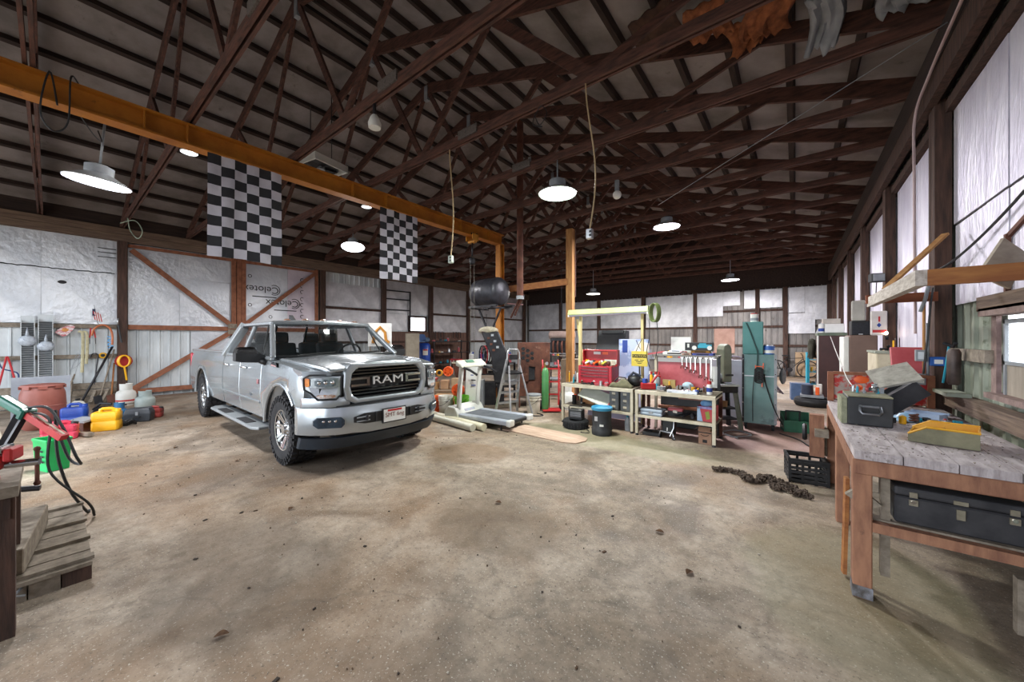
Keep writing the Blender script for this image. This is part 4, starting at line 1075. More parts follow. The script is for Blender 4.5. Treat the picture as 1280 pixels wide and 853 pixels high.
propane('propane_bottle', 'grey green propane bottle right of the white one', (-11.3, 1.30, 0), .165, .40, mat('grey green paint', '#8d9a98', '#a6b1ae', rough=.45, scale=4))
propane('gas_cylinder', 'small teal blue gas cylinder behind the yellow jerrycan', (-9.9, .80, 0), .11, .36, mat('steel blue paint', '#2a5c85', '#39709b', rough=.4, scale=4))
T = thing('black_case', 'black moulded plastic case lying by the propane bottles', 'case', (-9.7, 1.04, 0), R(68))
T.scale = (.72, .9, 1)
MB().loft([[(x * s, y * s, z) for x, y in ((-.26, -.14), (.26, -.14), (.26, .14), (-.26, .14))] for z, s in ((0, .95), (.13, 1), (.15, 1.02), (.17, .98), (.25, .85))]).obj('shell', mat('slate plastic', '#2c3036', '#3a3f46', rough=.45, scale=4), T, bevel=.03, seg=2)
MB().tube([(-.07, -.15, .10), (-.06, -.19, .10), (.06, -.19, .10), (.07, -.15, .10)], .012).obj('handle', BLACKP, T); MB().box((.0, -.145, .16), (.05, .02, .06)).obj('latch', GREYP, T)
T = thing('white_jug', 'white plastic jug with dark cap behind the blue jerrycan', 'jug', (-11.4, .35, 0), R(20))
MB().lathe([(.10, 0), (.11, .02), (.11, .22), (.07, .28), (.03, .30)], 16).obj('body', WHITEP, T); MB().cyl((0, 0, .30), (0, 0, .34), .035).obj('cap', BLACKP, T); MB().tube([(.09, 0, .12), (.15, 0, .14), (.14, 0, .25), (.07, 0, .27)], .014).obj('handle', WHITEP, T)
T = thing('power_tool', 'black power tool with bright green cover behind the yellow jerrycan', 'power tool', (-10.0, .62, 0), R(60))
MB().ball((0, 0, .16), (.17, .13, .16), 14).obj('motor', BLACKP, T); MB().ball((.13, -.05, .17), (.07, .08, .08), 12).obj('cover', mat('lime green', '#2f9a2e', '#47b83f', rough=.4), T); MB().tube([(-.15, 0, .25), (-.05, 0, .36), (.1, 0, .34)], .022).obj('grip', BLACKP, T)
T = thing('hose_heap', 'heap of black hose on the floor between the jerrycans', 'hose', (-9.45, .86, 0))
T.scale = (.7, .7, 1)
for k in range(3): MB().tube([((.16 - .02 * k) * math.cos(a) + .05 * k, (.16 - .02 * k) * math.sin(a), .025 + .025 * k + .02 * math.sin(3 * a)) for a in [2 * PI * i / 24 for i in range(25)]], .02, 6).obj('coil', BLACKP, T)
T = thing('air_pump', 'grey plate and black hose with orange tip in front of the blue jerrycan', 'pump', (-9.3, .30, 0), R(30))
MB().box((0, .05, .20), (.34, .2, .03), rx=R(10)).obj('plate', GREYP, T); MB().box((0, .07, .10), (.2, .16, .18)).obj('body', RUST, T)
MB().tube(smooth([(-.1, 0, .2), (-.2, -.05, .1), (-.18, -.12, .03), (0, -.16, .03), (.1, -.15, .05)]), .02).obj('hose', BLACKP, T); MB().cyl((.08, -.15, .04), (.18, -.12, .04), .025).obj('tip', YELLOW, T)
tag(MB().bar((0, 0, .03), (.32, .1, .05), .07, .05).obj('timber_offcut', WOOD_GRY, None, (-9.0, .30, 0)), 'short weathered timber offcut lying before the jerrycans', 'timber')
# wall tools
XW = XL + .03
def rack(label, y0, y1, z0, z1):
    T = thing('parts_rack', label, 'rack', (XW, (y0 + y1) / 2, z0), R(0), 'pressed metal parts racks on the left wall')
    w, h = y1 - y0, z1 - z0
    MB().bx(0, .01, -w / 2, w / 2, 0, h).bx(0, .09, -w / 2, -w / 2 + .012, 0, h * .93).bx(0, .09, w / 2 - .012, w / 2, 0, h * .93).obj('back', SHEET_W, T)
    n = 26
    for k in range(n): MB().box((.055, 0, h * .03 + h * .88 * k / n), (.09, w - .024, .012), ry=R(-25)).obj('pocket', ALU, T)
    return T
rack('left one of two tall pressed metal parts racks on the wall', -.39, -.20, .62, 2.05)
rack('right one of two tall pressed metal parts racks on the wall', -.16, .05, .62, 2.09)
BAG = mat('clear poly bag', '#9aa3ad', '#c5ccd4', rough=.3, scale=14, c3='#5b6a88', s3=14, t3=.55, bump=.4)
for lab, y, z, s in (('plump clear bag of parts hung on the left rack', -.30, 1.50, (.06, .13, .12)), ('clear bag of blue parts hung on the right rack', -.05, 1.38, (.06, .13, .11))):
    T = thing('parts_bag', lab, 'bag', (XW + .13, y, z))
    MB().ball((0, 0, 0), s, 14).obj('pouch', BAG, T); MB().cyl((0, 0, s[2] * .8), (-.02, 0, s[2] * 2.4), .035, .005, 8).obj('neck', BAG, T)
o = MB().prism([(-.13, -.05), (-.02, -.14), (.05, -.12), (.14, .02), (.17, .09), (.10, .13), (.0, .08), (-.06, .04)], 'x', 0, .03).obj('work_glove', mat('striped glove', '#b8464e', '#e0d6d6', rough=.8, scale=16, stretch=(1, 1, 5), lo=.45, hi=.5), None, (XW, .20, 1.74))
tag(o, 'red and white striped glove with printed patch on the wall rail', 'glove')
MB().ball((.02, .02, .01), (.02, .07, .05), 10).obj('printed_patch', mat('orange print', '#c77a3c', '#ddb070', rough=.7), o)
T = thing('canvas_strap', 'pale folded canvas strap hanging on the wall rail', 'strap', (XW, .50, 0))
for y, z0 in ((-.02, .75), (.045, .95)): MB().tube(smooth([(.03, y - .06, 1.72), (.05, y, 1.66), (.05, y + .005, 1.3), (.05, y - .01, z0)]), .028, 6).obj('loop', mat('pale canvas', '#a79f7f', '#c3bb9b', rough=.85, scale=20), T)
T = thing('small_flag', 'small striped flag on a thin stick standing on the wall rail', 'flag', (XW + .03, .68, 1.9))
MB().tube(smooth([(0, -.02, .45), (0, .02, .1), (0, .08, -.02), (0, .28, -.10)]), .004, 5).obj('stick', STEEL_DK, T)
mb = MB()
for k in range(7):
    mb.add([(.01 + .012 * math.sin(v * 6), -.045 + .018 * k + .03 * v, .34 - .035 * k * .4 - .24 * v * (1 - .03 * k)) for v in (0, .3, .6, 1)] + [(.01 + .012 * math.sin(v * 6), -.045 + .018 * (k + 1) + .03 * v, .34 - .035 * (k + 1) * .4 - .24 * v * (1 - .03 * (k + 1))) for v in (0, .3, .6, 1)], [(0, 1, 5, 4), (1, 2, 6, 5), (2, 3, 7, 6)], k % 2)
mb.obj('stripes', [LINE_R, PAPER], T, solid=.003)
MB().bx(.006, .016, -.05, .0, .20, .36).obj('canton', mat('navy cloth', '#2c3450', rough=.8), T)
def hooktool(name, label, cat, pts, r, m, y0):
    return tag(MB().tube(smooth(pts), r, 6).obj(name, m, None, (XW + .05, y0, 0)), label, cat)
hooktool('crowbar', 'dark crowbar hooked over the lower wall rail', 'crowbar', [(0, -.06, 1.10), (0, -.04, 1.17), (0, .02, 1.19), (0, .06, 1.12), (0, .03, .8), (0, .0, .45)], .013, STEEL_DK, .66)
hooktool('orange_hose', 'orange hose looped over the upper wall rail', 'hose', [(0, -.16, 1.62), (0, -.12, 1.78), (0, .0, 1.88), (0, .12, 1.82), (0, .17, 1.65), (0, .17, 1.4)], .022, mat('orange hose', '#b0603a', '#cc7d52', rough=.6), .78)
hooktool('red_strap', 'red strap with tails hung at the far left of the rail', 'strap', [(0, -.10, .55), (0, -.03, 1.0), (0, 0, 1.16), (0, .04, 1.0), (0, .10, .65)], .018, LINE_R, -.56)
hooktool('blue_hook', 'dark blue bent bar hanging below the rail left of the racks', 'bar', [(0, -.05, 1.1), (0, 0, .92), (0, .12, .85), (0, .2, .78), (0, .2, .55)], .014, mat('dark blue paint', '#27406b', rough=.5), -.62)
hooktool('wire_loops', 'tangle of thin wire loops on the lower rail', 'wire', [(0, -.10, .7), (0, .02, 1.2), (0, .07, 1.0), (0, -.06, .85), (0, .05, 1.15), (0, -.03, .6)], .005, GREYP, .38)
T = thing('bolt_cutter', 'red handled bolt cutter hanging on the upper rail', 'cutter', (XW + .04, .62, 1.72))
for y in (-.03, .06): MB().bar((0, y * .5, .08), (0, y, -.15), .015, .025).obj('handle', LINE_R, T); MB().bar((0, y, -.15), (0, y, -.30), .012, .018).obj('jaw', STEEL_DK, T)
T = thing('blue_clamp', 'blue plastic clamps hanging beside the wall post', 'clamp', (XW + .05, .92, 1.5))
for k in range(3): MB().tube([(0, -.05, .1 - .1 * k), (0, .05, .06 - .1 * k), (0, -.04, .02 - .1 * k)], .014, 6).obj('clamp_arm', mat('bright blue plastic', '#2f86c4', '#4aa0da', rough=.4), T)
T = thing('yellow_tape', 'round yellow tape roll hooked on the lower rail', 'tape', (XW + .03, .80, 1.14))
MB().tube([(0, .055 * math.cos(a), .055 * math.sin(a)) for a in [2 * PI * k / 16 for k in range(17)]], .018, 6).obj('roll', YELLOW, T)
MB().cyl((-.01, 0, 0), (.02, 0, 0), .03).obj('core', BLACKP, T)
T = thing('cord_reel', 'yellow cord wound on a reel hung on the wall post', 'reel', (XW + .16, 1.14, .99))
for k in range(6): MB().tube([(.02 * k - .05, (.10 + .01 * math.sin(k)) * math.cos(a), (.14) * math.sin(a)) for a in [2 * PI * i / 20 for i in range(21)]], .018, 6).obj('winding', YELLOW, T)
for x in (-.075,): MB().cyl((x, 0, 0), (x + .01, 0, 0), .16, n=14).obj('flange', RED, T)
MB().tube([(.05, .0, -.13), (.06, .02, -.30), (.05, .04, -.47)], .018, 6).obj('tail', YELLOW, T)
def longtool(name, label, cat, y0, z0, y1, z1, m, r=.016, x0=.45, x1=.08, headm=None):
    T = thing(name, label, cat, (XW, 0, 0))
    MB().tube([(x0, y0, z0), (x1, y1, z1)], r, 8).obj('handle', m, T)
    if headm: MB().box((x0 + .01, y0, z0 + .10), (.03, .13, .18), rx=R(8)).obj('blade', headm, T)
    return T
longtool('long_bar', 'dark steel pry bar leaning on the wall post', 'bar', .42, .02, .95, 1.35, STEEL_DK, .022)
longtool('rake', 'grey handled tool leaning right of the pry bar', 'rake', .70, .02, .98, 1.28, WOOD_GRY, headm=STEEL_DK)
longtool('shovel', 'orange handled shovel leaning against the post', 'shovel', .90, .02, .98, .95, WOOD_ORG, headm=RUST)
longtool('spade', 'spade with rusty blade leaning under the wall tools', 'spade', .16, .02, .36, .72, WOOD_GRY, headm=RUST)
for k, (y, h, t) in enumerate(((.20, .62, 6), (.27, .55, -5), (.60, .28, 50), (.78, .30, 60))):
    tag(MB().bar((.25, 0, 0.03), (.05, .04 * k, h), .05, .09).obj('short_board', WOOD_GRY if k else WOOD_RED, None, (XW, y, 0)), ['red brown board standing below the canvas strap', 'pale short board beside the red brown one', 'short board leaning low beneath the crowbar', 'short board leaning low beside the shovel'][k], 'board')
T = thing('black_clip', 'black handled shears hanging on the wall post', 'shears', (XW + .14, 1.06, 1.55))
MB().tube([(0, -.02, .35), (0, 0, .2), (0, .04, -.1)], .02).obj('handle', BLACKP, T); MB().tube([(0, -.03, .35), (0, -.02, .5)], .014).obj('blade', ALU, T)

# ---- left bench with vise
T = thing('vise_bench', 'dark wooden bench at the left edge carrying the red vise', 'workbench', (-3.50, -.725, 0))
for k in range(6): MB().bx(-.30, .32, -.60 + .205 * k, -.60 + .205 * k + .20, .73, .785).obj('top_plank', WOOD_GRY, T)
MB().bx(-.29, .31, .56, .60, .62, .728).obj('apron', WOOD_POST, T); MB().bx(.27, .31, -.58, .555, .62, .728).obj('apron', WOOD_POST, T)
for x in (-.27, .26):
    for y in (-.55, .57): MB().bx(x - .045, x + .045, y - .045, y + .045, 0, .73).obj('leg', WOOD_POST, T)
MB().bx(-.16, -.04, .545, .565, .15, .62).obj('side_board', WOOD_GRY, T)
T = thing('bench_vise', 'red bench vise with bright jaw on the left bench', 'vise', (-3.40, -.24, .785), R(70))
MB().lathe([(.075, 0), (.075, .02), (.05, .04), (.045, .07)], 18).obj('swivel_base', RED, T)
MB().box((0, 0, .10), (.20, .08, .08)).obj('body', RED, T, bevel=.015, seg=2)
MB().box((.06, 0, .155), (.04, .11, .045)).obj('fixed_jaw', RED, T, bevel=.008)
MB().box((.125, 0, .14), (.035, .11, .07)).obj('moving_jaw', RED, T, bevel=.008)
MB().box((.085, 0, .17), (.008, .108, .03)).obj('jaw_plate', CHROME, T); MB().box((.103, 0, .17), (.008, .108, .03)).obj('jaw_plate', CHROME, T)
MB().cyl((.10, 0, .08), (.22, 0, .08), .02).obj('screw', CHROME, T)
MB().cyl((.21, 0, -.04), (.21, 0, .15), .009).ball((.21, 0, -.04), .015, 8).ball((.21, 0, .15), .015, 8).obj('handle', RUST, T)
T = thing('pink_grinder', 'pink and silver polished grinder part lying beside the vise', 'grinder', (-3.33, -.42, .785), R(40))
MB().lathe([(.04, 0), (.07, .02), (.07, .09), (.04, .12)], 18).obj('motor', mat('pink paint', '#a85a86', '#c27ba2', rough=.3), T); MB().tube([(.0, .05, .05), (.07, .09, .05), (.08, .14, .03)], .022).obj('arm', CHROME, T); MB().cyl((.03, 0, .07), (.10, 0, .07), .05).obj('wheel', BLACKP, T)
# low scrap table beyond it, with the red and green tool
T = thing('scrap_table', 'low grey table heaped with scrap beyond the vise bench', 'table', (-4.75, -.72, 0))
for k in range(4): MB().bx(-.65, .60, -.50 + .2 * k, -.50 + .2 * k + .195, .42, .46).obj('top_plank', WOOD_GRY, T)
for x in (-.6, .55):
    for y in (-.45, .25): MB().bx(x - .03, x + .03, y - .03, y + .03, 0, .42).obj('leg', STEEL_DK, T)
T = thing('grease_gun', 'red channel bar with green grip propped up on the scrap table', 'tool', (-4.80, -.30, .462), 0)
A, B_, C_ = Vector((0, .20, .48)), Vector((.22, .37, .30)), Vector((-.20, .06, .61))
MB().bar(A, B_, .052, .05).obj('red_channel', RED, T); MB().bar(A + Vector((0, 0, .027)), B_ + Vector((0, 0, .027)), .015, .008).obj('edge', CREAM, T)
MB().bar(A + (A - B_) * .04, C_, .075, .068).obj('green_grip', mat('teal green plastic', '#155a4c', '#1f6f5e', rough=.35, scale=4), T, bevel=.02, seg=2)
MB().bar(A, A + (C_ - A) * .16, .095, .088).obj('collar', mat('teal green plastic', '#155a4c'), T, bevel=.01)
MB().bar(A + (C_ - A) * .3, (-.08, -.02, .0), .04, .035).bar(A + (C_ - A) * .1, (.06, .0, .0), .03, .03).obj('prop', STEEL_DK, T)
cable('dangling_cable', 'black cable looping down from the red and green tool to the floor', smooth([(-4.86, -.16, .98), (-4.74, -.02, 1.0), (-4.66, .06, .85), (-4.62, .13, .60), (-4.70, .16, .50), (-4.78, .10, .55), (-4.80, .04, .8), (-4.78, .03, .95), (-4.74, .04, .6), (-4.76, .10, .3), (-4.92, .20, .03), (-4.98, .22, .012)]), .010, BLACKP)
cable('dangling_cable', 'second black cable hanging straight down beside the looped one', smooth([(-4.84, -.14, .96), (-4.70, .0, .9), (-4.66, .0, .5), (-4.72, .2, .16), (-4.80, .24, .012)]), .009, BLACKP)
rr = random.Random(3)
scr = [('scrap', 'steel_scrap', 'bent dark steel scrap at the front of the scrap table'), ('wood', 'wood_scrap', 'red brown wood scrap at the front of the scrap table'), ('rag', 'rag', 'blue grey rag crumpled by the prop of the red tool'), ('box', 'small_box', 'worn pinkish box at the left of the scrap table'),
    ('scrap', 'steel_scrap', 'curved steel scrap lying across the pinkish box'), ('wood', 'wood_scrap', 'short orange brown block on the scrap table edge'), ('rag', 'rag', 'pale rag draped on the right of the scrap table'), ('box', 'small_box', 'brown parts box in the middle of the scrap table'),
    ('scrap', 'steel_scrap', 'long steel scrap at the back of the scrap table'), ('wood', 'wood_scrap', 'white painted stick in the scrap heap')]
for k, (kind, nm, lab) in enumerate(scr):
    x, y = -5.20 + (k * .37) % 1.0, -1.0 + (k * .23) % .62
    P = (x, y, .462)
    if kind == 'scrap': o = MB().tube(smooth([(0, 0, .03), (.1, .03, .05 + .02 * k % .05), (.2 + .02 * k, -.02, .03)]), .02, 6).obj(nm, STEEL_DK, None, P, (0, 0, rr.random() * 6))
    elif kind == 'wood': o = MB().box((0, 0, .025), (.16 + .03 * k % .1, .06, .05)).obj(nm, [WOOD_RED, WOOD_ORG, WOOD_WHT][k // 4], None, P, (0, 0, rr.random() * 6))
    elif kind == 'rag': o = MB().grid(lambda u, v: (u * .2, v * .16, .02 + .06 * math.sin(u * 5 + v * 3 + k) ** 2), 6, 6).obj(nm, mat('blue grey rag' if k < 4 else 'pale rag', '#8d96a2' if k < 4 else '#b3aeb0', '#b0b8c0' if k < 4 else '#cdc8ca', rough=.9, scale=8), None, P, (0, 0, rr.random() * 6), solid=.008)
    else: o = MB().box((0, 0, .04), (.16, .1, .08)).obj(nm, mat('worn pink box' if k < 4 else 'brown box', '#9b7c84' if k < 4 else '#7a5a44', '#b89aa0' if k < 4 else '#93705a', rough=.7, scale=5), None, P, (0, 0, rr.random() * 6), bevel=.008)
    tag(o, lab, kind)
cable('black_hose', 'coil of black hose piled at the back of the scrap table', [(-4.95 + .16 * math.cos(a), -.85 + .13 * math.sin(a), .50 + .006 * a) for a in [k * .5 for k in range(36)]], .018, RUBBER, 'hose')
T = thing('green_bin', 'translucent green plastic bin standing below the dangling cables', 'bin', (-6.95, .02, 0), R(20))
GT = mat('bright green plastic', '#12a457', '#1fbd69', rough=.4, scale=3)
MB().loft([[(x * s, y * s, z) for x, y in ((-.15, -.10), (.15, -.10), (.15, .10), (-.15, .10))] for z, s in ((0, .88), (.34, 1.0), (.35, 1.06), (.375, 1.06), (.375, .96), (.05, .84), (.04, .0001))]).obj('tub', GT, T, bevel=.012)
for k in range(3): MB().box((.04, -.103 - .004, .12 + .06 * k), (.12 - .02 * k, .004, .02)).obj('print_mark', INK, T)
# low duckboard platform and timber block
T = thing('duckboard', 'low wooden platform of planks with battens beside the left bench', 'platform', (-4.235, .0, 0))
for k in range(6): MB().bx(-.62 + .22 * k, -.62 + .22 * k + .205, -.33, .17, .10, .125 + jit(.004)).obj('plank', WOOD_GRY, T)
for x in (-.60, -.15, .25, .62): MB().bx(x - .03, x + .03, -.34, .18, .125, .145).obj('batten', WOOD_GRY, T)
for k in range(4): MB().bx(.625, .655, -.33 + .126 * k, -.33 + .126 * k + .12, 0, .11).obj('end_block', WOOD_POST if k in (0, 3) else WOOD_GRY, T)
for y in (-.30, .14): MB().bx(-.62, .62, y - .03, y + .03, 0, .10).obj('runner', WOOD_POST, T)
MB().tube([(.665, -.10, .09), (.68, -.13, .06), (.67, -.09, .04)], .008, 6).bar((.66, -.1, .10), (.66, .12, .11), .01, .012).obj('iron_strap', GREYP, T)
tag(MB().bx(-.42, .42, -.11, .11, 0, .15).obj('timber_block', WOOD_GRY, None, (-4.05, -.16, .147), (0, 0, R(-6)), bevel=.006), 'squared weathered timber block lying on the low platform', 'timber')
tag(MB().tube([(-.12, 0, .02), (.12, .03, .02)], .016, 8).obj('pipe_wrench', LINE_R, None, (-3.3, -.75, .02)), 'red and white tube lying under the left bench', 'tube')
# ================================================================== MIDDLE GROUP: TREADMILL, LADDER, BOILER, WALL SHELVES
T = thing('treadmill', 'white treadmill with grey belt parked before the rusty boiler', 'treadmill', (-3.78, 5.04, 0), R(4))
T.scale = (.72, 1.08, 1.05)
MB().bx(-1.55, -.02, -.22, .22, .135, .155).obj('belt', mat('grey running belt', '#4c5157', '#62676d', rough=.7, scale=6), T)
for sg in (-1, 1):
    MB().bx(-1.60, .02, sg * .22, sg * .34, .09, .165).obj('side_rail', mat('pale blue grey rail', '#a9b0bd', '#c3c9d4', rough=.45, metal=.3, scale=4), T, bevel=.01)
    MB().box((.02, sg * .28, .125), (.12, .14, .10)).obj('end_cap', WHITEP, T, bevel=.02, seg=2)
    MB().cyl((-.22, sg * .30, 0), (-.22, sg * .30, .10), .018, n=10).obj('foot', BLACKP, T)
    MB().tube([(-1.62, sg * .25, .2), (-1.60, sg * .25, .5), (-1.52, sg * .25, .99)], .05, 10).obj('upright', WHITEP, T)
    MB().tube([(-1.50, sg * .27, .98), (-1.2, sg * .28, .93), (-.98, sg * .28, .86)], .022, 8).obj('handrail', STEEL_DK, T)
MB().cyl((-.02, -.22, .12), (-.02, .22, .12), .035, n=12).obj('roller', BLACKP, T)
MB().loft([[(x * 1, y, z) for x, z in ((-1.98, .02), (-1.55, .02), (-1.50, .15), (-1.62, .27), (-1.86, .28), (-1.98, .18))] for y in (-.36, -.34, .34, .36)], smooth=False).obj('motor_cover', WHITEP, T, bevel=.02, seg=2)
MB().box((-1.545, -.02, .20), (.01, .26, .05), ry=R(-40)).obj('printed_band', mat('pastel print', '#b8a0b4', '#a5b9c4', rough=.5, scale=12), T)
MB().loft([[(-1.62, y, 1.0), (-1.40, y, .96), (-1.42, y, 1.02), (-1.60, y, 1.10)] for y in (-.34, -.30, .30, .34)], smooth=False).obj('console', mat('cream console', '#bdbcae', '#d0cfc2', rough=.5, scale=3), T, bevel=.015)
MB().box((-1.51, -.05, 1.068), (.09, .20, .01), ry=R(24)).obj('display', mat('green display', '#4f7d68', '#6d957f', rough=.3, scale=9), T)
# pipes and plywood on the floor
tag(MB().cyl((-6.2, 4.56, .063), (-4.22, 4.34, .063), .062, n=16).obj('plastic_pipe', mat('dirty white pipe', '#b9b6a6', '#d2cfc0', rough=.5, scale=3)), 'front of two dirty white plastic pipes on the floor', 'pipe')
tag(MB().cyl((-6.1, 4.70, .063), (-4.10, 4.48, .063), .062, n=16).obj('plastic_pipe', mat('cream pipe', '#c4bda0', '#dbd5ba', rough=.5, scale=3)), 'rear cream one of two plastic pipes on the floor', 'pipe')
tag(MB().prism([(-.75, -.28), (.55, -.28), (.72, -.20), (.78, 0), (.72, .16), (.55, .22), (-.75, .22)], 'z', 0, .016).obj('plywood_piece', mat('pinkish plywood', '#a68c78', '#bfa692', rough=.85, scale=3, stretch=(1, 5, 1)), None, (-3.25, 4.98, 0), (0, 0, R(-2))), 'rounded plywood sheet lying at the foot of the treadmill', 'plywood')
# step ladder
T = thing('step_ladder', 'aluminium step ladder standing behind the treadmill', 'ladder', (-4.52, 5.82, 0), R(-110))
apx = [(-.12, .0, 1.22), (.12, .0, 1.22)]
for sg in (-1, 1):
    MB().bar((sg * .27, -.28, 0), (sg * .15, .0, 1.13), .03, .06, up=(0, 1, 0)).obj('front_rail', ALU, T)
    MB().bar((sg * .26, .32, 0), (sg * .13, .04, 1.0), .025, .03, up=(0, 1, 0)).obj('rear_leg', ALU, T)
MB().tube([(-.15, 0, 1.10), (-.14, 0, 1.26), (-.10, 0, 1.33), (.10, 0, 1.33), (.14, 0, 1.26), (.15, 0, 1.10)], .018, 8).obj('top_hoop', ALU, T)
for z in (.22, .44, .66): MB().box((0, -.28 + .25 * z, z), (.50 - .2 * z, .09, .035)).obj('tread', ALU, T)
MB().box((0, -.02, .86), (.32, .24, .03), rx=R(-8)).obj('platform', BLACKP, T)
MB().box((0, -.10, .72), (.32, .012, .26), rx=R(-14)).obj('back_plate', ALU, T)
MB().box((0, .0, 1.17), (.2, .02, .10)).obj('hinge_plate', STEEL_DK, T)
# boiler
T = thing('boiler', 'rusty steel boiler plate box with a hole grid behind the ladder', 'boiler', (-4.84, 6.98, 0), R(38.0))
MB().bx(-.36, .36, -.38, .38, .26, 1.46).obj('shell', RUST, T, bevel=.01)
for (x, z) in ((-.24, 1.32), (-.14, 1.28), (-.04, 1.22), (-.24, 1.22), (-.14, 1.17), (-.04, 1.11), (-.24, 1.12), (-.14, 1.06)):
    MB().tube([(x + .035 * math.cos(a), -.385, z + .03 * math.sin(a)) for a in [2 * PI * k / 12 for k in range(13)]], .008, 5).cyl((x, -.384, z), (x, -.375, z), .032, n=12).obj('flue_hole', BLACKP, T)
MB().bx(-.16, .02, -.41, -.38, .62, .92).obj('fire_door', STEEL_DK, T, bevel=.01); MB().bx(-.20, -.12, -.43, -.40, .60, .95).obj('hinge', RUST, T)
MB().bx(-.10, .04, -.44, -.385, .94, .97).bx(-.08, .04, -.46, -.44, .93, .98).obj('damper', RUST, T)
MB().cyl((.12, -.39, .40), (.12, -.383, .40), .05, n=16).obj('port', RUST, T)
for x in (-.33, .33):
    for y in (-.34, .34): MB().bx(x - .025, x + .025, y - .03, y + .03, 0, .27).obj('leg', RUST, T)
# burner with lagged hood left of the boiler
T = thing('burner', 'dark burner chute topped with shaggy white lagging beside the boiler', 'burner', (-5.62, 6.52, 0), R(38))
MB().loft([[(x, y, z) for x, y in ((-.20 + o, -.16), (.20 + o, -.16), (.20 + o, .16), (-.20 + o, .16))] for z, o in ((.5, .20), (1.1, .12), (1.55, -.05), (1.72, -.12))], smooth=False).obj('chute', STEEL_DK, T, bevel=.02)
MB().ball((-.15, 0, 1.74), (.24, .20, .10), 14).obj('lagging', mat('shaggy white lagging', '#8e8673', '#b9b19c', rough=.95, scale=14, bump=.9), T)
for k in range(6): MB().box((-.02 - .03 * k + .12 * (k % 2), -.17, 1.28 + .07 * k), (.06, .02, .05)).obj('knob', ALU if k % 2 else RUST, T)
MB().bx(-.28, .02, -.18, .2, .0, .52).bx(.06, .22, -.14, .14, 0, .55).obj('pedestal', STEEL_DK, T)
T = thing('hose_bundle', 'bundle of red and black hoses hanging left of the burner', 'hose', (-5.95, 6.55, 1.05))
for k in range(5): MB().tube([(.04 * k - .1 + (.10 + .01 * k) * math.cos(a), .03 * k, .22 * math.sin(a) + .1) for a in [2 * PI * i / 18 for i in range(19)]], .016, 6).obj('coil', (LINE_R if k in (1,) else RUBBER), T)
MB().bar((-.02, .06, .3), (-.02, .06, 1.1), .01, .01).obj('hanger', STEEL_DK, T)
# oil tank on its bracket
T = thing('oil_tank', 'black drum tank on an angle iron bracket high on the crane column', 'tank', (-6.02, 6.78, 2.70), R(-4))
T.scale = (.78, .92, .92)
TK = mat('black tank paint', '#25252b', '#3c3d45', rough=.42, metal=.3, scale=5, bump=.1)
MB().lathe([(0, -.62), (.2, -.60), (.33, -.55), (.375, -.47), (.375, .44), (.33, .52), (.2, .57), (0, .59)], 32, axis='x').obj('drum', TK, T)
for x in (-.30, .05, .40): MB().lathe([(.376, x), (.382, x + .01), (.376, x + .02)], 32, axis='x', cap=False).obj('weld_band', TK, T)
for y in (-.28, .28): MB().bx(-.62, .66, y - .03, y + .03, -.42, -.37).obj('bracket_angle', STEEL_DK, T)
for x in (-.5, .45): MB().bx(x - .03, x + .03, -.34, .36, -.45, -.41).obj('cross_angle', STEEL_DK, T)
MB().bar((-.5, .0, -.44), (.0, .0, -1.15), .05, .05).bar((.5, 0, -.44), (.05, .0, -1.1), .04, .04).obj('strut', STEEL_DK, T)
MB().bar((.45, .3, -.3), (1.05, .35, -.36), .03, .03).obj('feed_pipe', mat('pinkish pipe', '#8e6262', '#a87c7c', rough=.5), T)
# buckets, reels, boxes, board between truck and treadmill
bucket('bucket', 'white plastic bucket beside the truck bumper', (-5.75, 5.10, 0), .15, .36, WHITEP)
bucket('bucket', 'lime green plastic bucket beside the treadmill motor', (-5.48, 5.30, 0), .15, .36, mat('lime green plastic', '#5fb321', '#79c936', rough=.45, scale=3))
bucket('bucket', 'stained white bucket with rusty drips under the ladder', (-4.30, 6.22, 0), .15, .38, mat('stained bucket', '#b3aa98', '#d5cfc2', rough=.6, scale=3, c3='#9a5a3a', s3=6, t3=.6), lidm=mat('grey lid', '#8f9397', rough=.5))
OR2 = ORANGE
def reel(label, loc, rz, r=.13, m=ORANGE):
    T = thing('cord_reel', label, 'cord reel', loc, rz, 'orange cord reels')
    for y in (-.05, .05):
        for k in range(6):
            a = 2 * PI * k / 6
            MB().bar((0, y, r), (r * .92 * math.cos(a), y, r + r * .92 * math.sin(a)), .03, .012, up=(0, 1, 0)).obj('spoke', m, T)
        MB().tube([(r * math.cos(a), y, r + r * math.sin(a)) for a in [2 * PI * k / 20 for k in range(21)]], .014, 6, cap=False).obj('rim', m, T)
    MB().cyl((0, -.06, r), (0, .06, r), r * .45, n=14).obj('hub', m, T)
    for k in range(3): MB().tube([(r * .7 * math.cos(a), -.03 + .03 * k, r + r * .7 * math.sin(a)) for a in [2 * PI * i / 16 for i in range(17)]], .018, 6, cap=False).obj('cord', m if k != 1 else RUBBER, T)
    return T
reel('orange cord reel standing on the floor by the truck bumper', (-5.97, 4.98, 0), R(30), .17)
reel('orange cord reel resting on top of the two buckets', (-5.42, 5.14, .385), R(35), .115)
reel('orange cord reel on top of the cardboard boxes', (-6.25, 5.62, .70), R(40), .10)
T = thing('yellow_reel', 'small yellow orange reel on the cardboard boxes', 'reel', (-6.3, 5.40, .70), R(40)); MB().tube([(.06 * math.cos(a), 0, .08 + .06 * math.sin(a)) for a in [2 * PI * k / 16 for k in range(17)]], .022, 6).obj('winding', mat('amber plastic', '#c98a1d', '#dfa23a', rough=.5), T); MB().cyl((0, -.03, .08), (0, .03, .08), .03).obj('hub', BLACKP, T)
